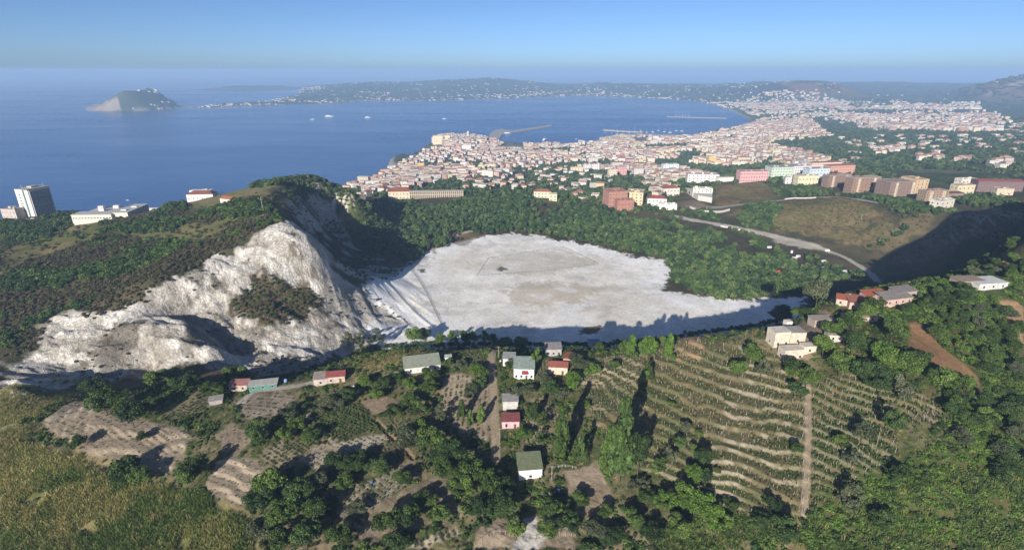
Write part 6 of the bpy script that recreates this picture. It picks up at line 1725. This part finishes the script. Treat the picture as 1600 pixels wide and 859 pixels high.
def fence(label, path, gap, h, mat, rails=2, thick=0.12, cat="fence"):
    P = resample(path, gap) if len(path) > 2 else resample([path[0], ((path[0][0] + path[1][0]) / 2, (path[0][1] + path[1][1]) / 2), path[1]], gap)
    z0 = float(H(P[0, 0], P[0, 1])); o = empty("fence", (P[0, 0], P[0, 1], z0))
    post = py_mesh("post", [box_data(-thick / 2, thick / 2, -thick / 2, thick / 2, -.4, h, True)]); post.materials.append(mat)
    Z = H(P[:, 0], P[:, 1])
    for (x, y), z in zip(P, Z): child("post", post, o, (x - P[0, 0], y - P[0, 1], float(z) - z0), (1, 1, random.uniform(.85, 1.1)), random.uniform(0, 1.5))
    for k in range(rails):
        V, F = tube([(x - P[0, 0], y - P[0, 1], float(z) - z0 + h * (k + 1) / (rails + .25)) for (x, y), z in zip(P, Z)], [thick * .32] * len(P), 4)
        link("rail", py_mesh("rail", [(V, F)]), mat, o)
    tag(o, label, cat)
    return o


def hull_mesh(L, B_, D_):
    n_ = 9; V, F = [], []
    for i in range(n_):
        t_ = i / (n_ - 1); x = -L / 2 + L * t_
        w = B_ / 2 * (1 - max(0, (t_ - .55) / .45) ** 2.2) * (0.85 + .15 * min(1, t_ * 6))
        sh = D_ * (1 + .35 * max(0, t_ - .5))
        V += [(x, -w, sh), (x, -w * .72, -.6), (x, w * .72, -.6), (x, w, sh)]
    for i in range(n_ - 1):
        a, b_ = i * 4, i * 4 + 4
        F += [(a, a + 1, b_ + 1, b_), (a + 1, a + 2, b_ + 2, b_ + 1), (a + 2, a + 3, b_ + 3, b_ + 2), (a + 3, a, b_, b_ + 3)]
    F += [(0, 3, 2, 1), (n_ * 4 - 4, n_ * 4 - 3, n_ * 4 - 2, n_ * 4 - 1)]
    return V, F


def ship(label, px, py, L, rz, hullc=(0.70, 0.70, 0.70), name="ferry", cat="ferry", decks=3, funnel=True):
    x, y, _ = UP(px, py, 0); o = empty(name, (x, y, 0.2), math.radians(rz)); B_ = L * .2; D_ = L * .06
    link("hull", py_mesh("hull", [hull_mesh(L, B_, D_)]), plaster(hullc), o)
    for k in range(decks):
        l_, b_ = L * (.66 - .1 * k), B_ * (.86 - .1 * k); z = D_ + .02 + k * L * .035
        link("deck_house", py_mesh("deck_house", [box_data(-L * .36 + k * L * .03, -L * .36 + l_, -b_ / 2, b_ / 2, z, z + L * .034)]), plaster((0.75, 0.75, 0.74)), o)
    if funnel: link("funnel", py_mesh("funnel", [box_data(-L * .22, -L * .14, -B_ * .16, B_ * .16, D_ + decks * L * .035, D_ + decks * L * .035 + L * .06)]), plaster((0.20, 0.25, 0.40)), o)
    V, F = tube([(L * .12, 0, D_ + decks * L * .03), (L * .12, 0, D_ + decks * L * .03 + L * .14)], [L * .006, L * .003], 5)
    link("mast", py_mesh("mast", [(V, F)]), plaster((0.6, 0.6, 0.6)), o)
    tag(o, label, cat)


def yacht(label, px, py, L, rz, group):
    x, y, _ = UP(px, py, 0); o = empty("sailing_boat", (x, y, 0.1), math.radians(rz))
    link("hull", py_mesh("hull", [hull_mesh(L, L * .28, L * .09)]), plaster((0.74, 0.74, 0.73)), o)
    link("cabin", py_mesh("cabin", [box_data(-L * .15, L * .2, -L * .09, L * .09, L * .09, L * .15)]), plaster((0.66, 0.66, 0.64)), o)
    V, F = tube([(L * .05, 0, L * .08), (L * .05, 0, L * 1.5)], [L * .02, L * .012], 5)
    link("mast", py_mesh("mast", [(V, F)]), plaster((0.62, 0.62, 0.62)), o)
    tag(o, label, "sailing boat", group)


def pier(label, pix, top, c=(0.40, 0.37, 0.33), name="breakwater"):
    P = [UP(a, b_, 0)[:2] for a, b_ in pix]; n_ = len(P)
    if sum(P[i][0] * P[(i + 1) % n_][1] - P[(i + 1) % n_][0] * P[i][1] for i in range(n_)) < 0: P = P[::-1]
    V = [(x, y, -3) for x, y in P] + [(x, y, top) for x, y in P]
    F = [(i, (i + 1) % n_, n_ + (i + 1) % n_, n_ + i) for i in range(n_)] + [tuple(range(n_, 2 * n_))]
    o = link(name, py_mesh(name, [(V, F)]), plaster(c, scale=0.08)); tag(o, label, name.replace("_", " "))


WHEEL = None


def car(label, px, py, rz, c):
    x, y, z = hit(px, py); o = empty("parked_car", (x, y, z + .02), math.radians(rz))
    V = [(-2.1, -.85, .3), (2.1, -.85, .3), (2.1, .85, .3), (-2.1, .85, .3), (-2.1, -.85, .85), (2.0, -.8, .8), (2.0, .8, .8), (-2.1, .85, .85)]
    link("body", py_mesh("body", [(V, [(3, 2, 1, 0), (0, 1, 5, 4), (1, 2, 6, 5), (2, 3, 7, 6), (3, 0, 4, 7), (4, 5, 6, 7)])]), plaster(c, 0.35, 0.1), o)
    V = [(-1.9, -.78, .84), (.9, -.78, .83), (.9, .78, .83), (-1.9, .78, .84), (-1.5, -.64, 1.42), (.2, -.64, 1.42), (.2, .64, 1.42), (-1.5, .64, 1.42)]
    link("cabin", py_mesh("cabin", [(V, [(0, 1, 5, 4), (1, 2, 6, 5), (2, 3, 7, 6), (3, 0, 4, 7)])]), glassy((0.04, 0.05, 0.06)), o)
    link("roof", py_mesh("roof", [box_data(-1.5, .2, -.64, .64, 1.42, 1.47)]), plaster(c, 0.35, 0.1), o)
    for sx in (-1.3, 1.3):
        for sy in (-.8, .8):
            V, F = tube([(sx, sy - .1, .32), (sx, sy + .1, .32)], [.32, .32], 10); F = F + [tuple(range(9, -1, -1)), tuple(range(10, 20))]
            link("wheel", py_mesh("wheel", [(V, F)]), plaster((0.02, 0.02, 0.02)), o)
    tag(o, label, "car")


def caravan(label, px, py, rz, c=(0.70, 0.71, 0.72)):
    x, y, z = hit(px, py); o = empty("caravan", (x, y, z), math.radians(rz))
    prof = [(-2.6, .5), (2.5, .5), (2.75, 1.3), (2.3, 2.75), (1.9, 2.9), (-2.0, 2.9), (-2.5, 2.6), (-2.75, 1.4)]
    V = [(a, -1.15, b_) for a, b_ in prof] + [(a, 1.15, b_) for a, b_ in prof]; n_ = len(prof)
    link("body", py_mesh("body", [(V, [tuple(range(n_)), tuple(range(2 * n_ - 1, n_ - 1, -1))] + [(i, n_ + i, n_ + (i + 1) % n_, (i + 1) % n_) for i in range(n_)])]), plaster(c, 0.5, 0.12), o)
    for u in (-1.2, 1.1): w = child("window", WIN_ME, o, (u, -1.16, 1.5), (1.0, 1, .7)); child("pane", PANE_ME, w, (0, 0, 0))
    V, F = tube([(0, -1.1, .35), (0, -.85, .35)], [.35, .35], 10); F = F + [tuple(range(9, -1, -1)), tuple(range(10, 20))]
    link("wheel", py_mesh("wheel", [(V, F)]), plaster((0.02, 0.02, 0.02)), o)
    tag(o, label, "caravan")


def tent(label, px, py, rz, c, s=1.0):
    x, y, z = hit(px, py); o = empty("tent", (x, y, z), math.radians(rz))
    V = [(-2 * s, -1.6 * s, 0), (2 * s, -1.6 * s, 0), (2 * s, 1.6 * s, 0), (-2 * s, 1.6 * s, 0), (-1.6 * s, 0, 2.2 * s), (1.6 * s, 0, 2.2 * s)]
    link("canopy", py_mesh("canopy", [(V, [(0, 1, 5, 4), (2, 3, 4, 5), (3, 0, 4), (1, 2, 5)])]), plaster(c), o)
    link("flap", py_mesh("flap", [([(-.5 * s, -1.62 * s, .02), (.5 * s, -1.62 * s, .02), (.35 * s, -.72 * s, 1.3 * s), (-.35 * s, -.72 * s, 1.3 * s)], [(0, 1, 2, 3)])]), plaster(tuple(v * .6 for v in c)), o)
    tag(o, label, "tent")


def barrel(label, px, py, c=(0.03, 0.10, 0.42), s=1.0):
    x, y, z = hit(px, py); o = empty("water_barrel", (x, y, z))
    V, F = tube([(0, 0, -.05), (0, 0, .12 * s), (0, 0, .5 * s), (0, 0, .95 * s), (0, 0, 1.05 * s)], [.36 * s, .40 * s, .43 * s, .40 * s, .34 * s], 12); F = F + [tuple(range(48, 60))]
    link("drum", py_mesh("drum", [(V, F)]), plaster(c, 0.45, 0.15), o)
    V, F = tube([(0, 0, 1.05 * s), (0, 0, 1.12 * s)], [.2 * s, .2 * s], 8); F = F + [tuple(range(8, 16))]
    link("lid", py_mesh("lid", [(V, F)]), plaster(tuple(min(1, v * 1.5 + .03) for v in c), 0.5, 0.1), o)
    tag(o, label, "barrel")


def pole(label, px, py, h, c=(0.5, 0.48, 0.45), arm=True):
    x, y, z = hit(px, py); o = empty("utility_pole", (x, y, z))
    V, F = tube([(0, 0, -.5), (0, 0, h)], [.16, .09], 7); link("shaft", py_mesh("shaft", [(V, F)]), plaster(c), o)
    if arm: link("cross_arm", py_mesh("cross_arm", [box_data(-.9, .9, -.06, .06, h - .8, h - .65, True)]), plaster(c), o)
    tag(o, label, "pole")


def details():
    roads()
    g = lambda L: [tuple(p[:2]) for p in hits(L)]
    fence("dark fence running straight down the crater floor to the near rim", g([(648, 428), (668, 462), (690, 508)]), 3.0, 1.5, POST_MAT, 2, .22)
    fence("fence climbing from the crater floor to the foot of the left wall", g([(574, 396), (600, 408), (622, 418), (648, 427)]), 4.0, 1.3, POST_MAT, 1, .16)
    q = [(745, 431), (763, 404), (880, 386), (935, 413), (850, 424), (745, 431)]
    fence("left side of the post fence round the mud pool", g([q[0], (754, 417), q[1]]), 3.2, 1.2, POST_MAT, 1, .2)
    fence("far side of the post fence on the crater floor", g([q[1], (820, 395), q[2]]), 4.0, 1.2, POST_MAT, 1, .18)
    fence("right side of the post fence on the crater floor", g([q[2], (908, 399), q[3]]), 3.2, 1.2, POST_MAT, 1, .2)
    fence("near side of the post fence on the crater floor", g([q[3], q[4], q[5]]), 4.0, 1.2, POST_MAT, 1, .18)
    fence("pale post fence along the gravel yard at the bottom", g([(796, 838), (812, 846), (826, 848), (842, 845), (860, 840), (880, 832), (893, 838)]), 2.2, 1.9, PALE_POST, 2, .12)
    fence("pale post fence climbing left of the gravel yard", g([(742, 852), (756, 843), (768, 836), (780, 828), (790, 835)]), 2.2, 1.9, PALE_POST, 1, .12)
    fence("low garden fence below the beige red-roofed house", g([(838, 598), (860, 602), (880, 602)]), 1.8, 1.4, PALE_POST, 2, .1)
    fence("low post fence along the path right of the pink house", g([(850, 636), (880, 637), (920, 640), (960, 642)]), 2.0, 1.1, PALE_POST, 1, .1)
    fence("white paling beside the yard of the mossy-roofed cottage", g([(862, 733), (880, 728), (900, 732)]), 1.2, 1.3, plaster((0.6, 0.58, 0.54)), 2, .1)
    # sea traffic
    ship("white ferry crossing the middle of the bay, largest on the water", 514, 182.5, 58, 8)
    ship("white ferry with dark hull right of the larger ferry", 575, 184.5, 50, 4, (0.30, 0.33, 0.40))
    ship("small white motor vessel left of the ferries", 488, 187, 30, 20, name="motor_vessel", cat="vessel", decks=2, funnel=False)
    ship("small white motor vessel alone near the middle of the bay", 694, 186, 26, -10, name="motor_vessel", cat="vessel", decks=2, funnel=False)
    ship("white and dark ferry moored at the root of the breakwater", 793, 209.5, 46, 10, (0.12, 0.15, 0.24))
    ship("white ferry moored bow-on at the harbour quay", 852, 219, 48, 62)
    ship("small white launch off the harbour quay", 900, 217.5, 12, 5, name="launch", cat="launch", decks=1, funnel=False)
    ship("tiny white launch off the left cliffs", 199, 313, 7, 8, name="launch", cat="launch", decks=1, funnel=False)
    ship("dark workboat moored beside the marina", 1002, 207.5, 30, 5, (0.08, 0.10, 0.12), "workboat", "workboat", 2)
    for k in range(14):
        px = 946 + k * 9.2; yacht("%s white sailing boat from the left in the marina" % ordinal(k), px, 206.0 + 1.6 * math.sin(k * 1.9) + (1.5 if k < 4 else 0), 13 + 3 * (k % 3), 80 + 7 * k, "sailing boats in the marina")
    for k in range(5): yacht("%s of the five sailing boats off the thin far pier" % ordinal(k), 1056 + k * 5.0, 181.2 + .3 * (k % 2), 20, 70, "sailing boats off the far pier")
    pier("long stone breakwater curving out from the old harbour", [(762, 219), (766, 209), (774, 204), (786, 202.5), (789, 204), (800, 205), (830, 200.5), (861, 196), (863, 198), (832, 203), (805, 207.5), (797, 209), (790, 208), (783, 213), (778, 222)], 3.2)
    pier("pale straight breakwater left of the marina", [(942, 202.5), (972, 204.5), (1000, 206.2), (1000, 207.4), (972, 206), (942, 204)], 2.5, (0.48, 0.45, 0.40))
    pier("thin pier reaching far into the right of the bay", [(1042, 182.3), (1090, 183.4), (1135, 184.6), (1135, 185.5), (1090, 184.3), (1042, 183.2)], 2.0, (0.45, 0.43, 0.40), "pier")
    pier("marina quay with pale paving below the harbour town", [(935, 220), (950, 214), (1000, 209.2), (1075, 212), (1075, 214.5), (1000, 213), (955, 219)], 2.2, (0.46, 0.43, 0.38), "quay")
    pier("grey rock platform on the shore under the seafront town", [(607, 258), (612, 249), (632, 244.5), (640, 247), (634, 256), (618, 266)], 2.6, (0.22, 0.21, 0.20), "rock_platform")
    # academy car park and camp site
    for k, (px, py, rz, c, lb) in enumerate([(34, 345, 12, (0.7, 0.7, 0.7), "white car parked nearest the left edge below the tower block"), (43, 344, 20, (0.68, 0.68, 0.7), "white car second from the left below the tower block"), (51, 342, 15, (0.72, 0.72, 0.72), "white car third from the left below the tower block"), (81, 335, 40, (0.7, 0.7, 0.7), "white car alone on the slope right of the tower block")]):
        car(lb, px, py, rz, c)
    for k, (px, py, rz) in enumerate([(1202, 388, 20), (1237, 395, 60), (1241, 405, 10), (1247, 402, 30), (1256, 417, 15), (1271, 420, 50), (1287, 410, 20), (1286, 421, 35), (1292, 393, 5), (1320, 426, 25)]):
        caravan("%s white caravan from the left in the camp site by the wood" % ordinal(k), px, py, rz); c0 = hit(px, py); AVOID.append((c0[0], c0[1] - 2, 6.5))
    tent("red tent at the edge of the wood left of the caravans", 1216, 426, 20, (0.55, 0.07, 0.05), 1.3); c0 = hit(1216, 426); AVOID.append((c0[0], c0[1] - 2, 6.5))
    tent("blue tarpaulin tent on the rim by the thin trees", 683, 542, 10, (0.04, 0.10, 0.42), .7)
    # garden things
    barrel("blue barrel at the top of the staked plot", 637, 730); barrel("blue barrel at the left of the staked plot", 582, 755); barrel("blue barrel in the yard below the mossy-roofed cottage", 873, 768, s=1.3)
    barrel("blue and white water tank at the end of the teal shed's yard", 447, 598, (0.20, 0.32, 0.60), 2.0); barrel("white drum beside the staked plot's blue barrel", 624, 742, (0.6, 0.6, 0.6))
    barrel("white water drum at the right of the low red-roofed house", 553, 606, (0.62, 0.63, 0.64), 1.2); barrel("pale drum behind the white house's wing", 782, 566, (0.55, 0.55, 0.55), 1.2)
    pole("white pole standing alone on the left ridge above the crater", 411, 331, 14, (0.62, 0.61, 0.58), False)
    pole("grey utility pole beside the dirt track near the rim", 779, 560, 7.5, (0.35, 0.32, 0.28)); pole("grey utility pole beside the dirt track by the pink house", 781, 690, 7.5, (0.35, 0.32, 0.28))
    pole("grey utility pole in the yard of the mossy-roofed cottage", 862, 748, 7.0, (0.35, 0.32, 0.28)); pole("pale lamp post by the road on the grassy hill", 1345, 345, 9, (0.5, 0.5, 0.48))
    # low walls
    def wall(label, pix, h, c, th=.5, name="wall"):
        P = resample(hits(pix)[:, :2], 3.0); T = np.gradient(P, axis=0); T /= np.linalg.norm(T, axis=1, keepdims=True) + 1e-9; N_ = np.stack([-T[:, 1], T[:, 0]], 1) * th / 2
        Zb = H(P[:, 0], P[:, 1]); n_ = len(P); V = []
        for i in range(n_):
            a, b_ = P[i] - N_[i], P[i] + N_[i]; V += [(a[0], a[1], Zb[i] - 1), (a[0], a[1], Zb[i] + h), (b_[0], b_[1], Zb[i] + h), (b_[0], b_[1], Zb[i] - 1)]
        F = [(4 * i + k, 4 * i + k + 1, 4 * i + k + 5, 4 * i + k + 4) for i in range(n_ - 1) for k in range(3)] + [(0, 3, 2, 1), (4 * n_ - 4, 4 * n_ - 3, 4 * n_ - 2, 4 * n_ - 1)]
        o = link(name, py_mesh(name, [(V, F)]), plaster(c)); tag(o, label, "wall")
    wall("long pale wall along the road over the grassy hill", [(1226, 312), (1250, 310.5), (1275, 309.5)], 1.8, (0.58, 0.55, 0.50), .6)
    wall("curved concrete wall under the road bend below the white house", [(1078, 325), (1095, 331), (1115, 333), (1140, 329)], 3.0, (0.50, 0.48, 0.44), .8)
    wall("low white wall at the lower edge of the pale crater road", [(1126, 354), (1142, 357), (1158, 361)], 2.2, (0.60, 0.58, 0.55), .6)
    # vine stakes, too many to count
    rng = np.random.default_rng(31); st = py_mesh("stake", [box_data(-.05, .05, -.05, .05, -.2, 1.5, True)]); st.materials.append(PALE_POST)
    gx, gy = jit(TERR1, 1.9, rng); z0 = H(gx, gy); sl = np.abs(H(gx + .6, gy) - z0) + np.abs(H(gx, gy + .6) - z0); m = (sl < .4) & (rng.random(len(gx)) < .5)
    gx2, gy2 = jit(TERR2, 2.2, rng)
    P = np.concatenate([on(gx[m], gy[m]), on(gx2, gy2)]); scatter("vine_stakes", [st], P, rng.uniform(.8, 1.2, len(P)))
foreground_houses()
academy()
mid_blocks()
homes = towns()
LAND_FAR = [l for l in LAND if l[1] < 332] + [(705, 222, "the old town on the promontory"), (590, 286, "the seafront below the headland"), (800, 225, "the harbour quay"), (1130, 212, "the green shore hill"), (1240, 205, "the far right town"), (1460, 200, "the row of apartment houses on the plain"), (1440, 250, "the green field"), (1575, 255, "the right edge of the plain"), (1385, 238, "the hamlet in the plain"), (1260, 245, "the house cluster above the coloured row"), (870, 250, "the grove in the town")]
name_by_place([(o, q, "%s%s %s" % ("tall " if h > 12.5 else "", c_, {'flat': 'flat-roofed', 'hip': 'hip-roofed', 'gable': 'gable-roofed'}[rf])) for o, q, c_, rf, h, w in homes], LAND_FAR, "house", "houses of the seaside town and the plain", "house")
single_trees()
LAND_NEAR = [l for l in LAND if l[1] > 430] + [(775, 600, "the dirt track"), (560, 660, "the bean plot"), (500, 710, "the pale onion plot"), (215, 700, "the pale left terrace"), (375, 760, "the lower pale terrace"), (450, 820, "the bottom thicket"), (600, 770, "the staked plot"), (620, 830, "the sandy slope at the bottom"), (710, 740, "the ravine"), (830, 835, "the fenced gravel yard"), (1070, 700, "the vineyard"), (1260, 700, "the vineyard path"), (1080, 820, "the bamboo clump"), (1400, 640, "the green terraces"), (1340, 760, "the weedy terraces"), (1540, 680, "the dark gully at the right"), (1470, 540, "the orange earth bank"), (1560, 500, "the far earth bank"), (1570, 420, "the ridge top at the right"), (730, 540, "the rim's tree row"), (590, 540, "the thin trees on the rim"), (1010, 560, "the tall trees on the rim"), (230, 610, "the left hedge"), (960, 690, "the tall cypress-like pair"), (720, 650, "the sandy garden rows")]
LW = {'mid': 'green', 'dark': 'dark green', 'bright': 'bright green', 'olive': 'grey-green'}
KW = {'broad': 'spreading', 'dense': 'rounded', 'tall': 'tall pointed', 'loose': 'loose-crowned'}
SHORT = {"the small white and blue kiosk on the rim": "the blue kiosk", "the low red-roofed house on the rim path": "the low red-roofed house", "the white flat-roofed warehouse on the ridge": "the white ridge warehouse", "the grey corrugated shed on the rim": "the grey rim shed", "the tiny hut below the orange bank": "the tiny hut", "the red-roofed farm on the rim": "the red-roofed farm", "the cream ruins on the rim": "the cream ruins", "the dark gully at the right": "the dark right gully", "the ridge top at the right": "the right ridge top", "the sandy slope at the bottom": "the sandy slope", "the tall trees on the rim": "the tall rim trees", "the thin trees on the rim": "the thin rim trees"}
LAND_NEAR = [(a, b_, SHORT.get(c_, c_)) for a, b_, c_ in LAND_NEAR]
name_by_place([(t_['o'], t_['px'], "%s%s %s" % ("large " if t_['w'] > 11 else "small " if t_['w'] < 5 else "", LW[t_['leaf']], KW[t_['kind']])) for t_ in TREES], LAND_NEAR, "tree", "trees of the gardens and the slope in front", "tree")
details()
plants()
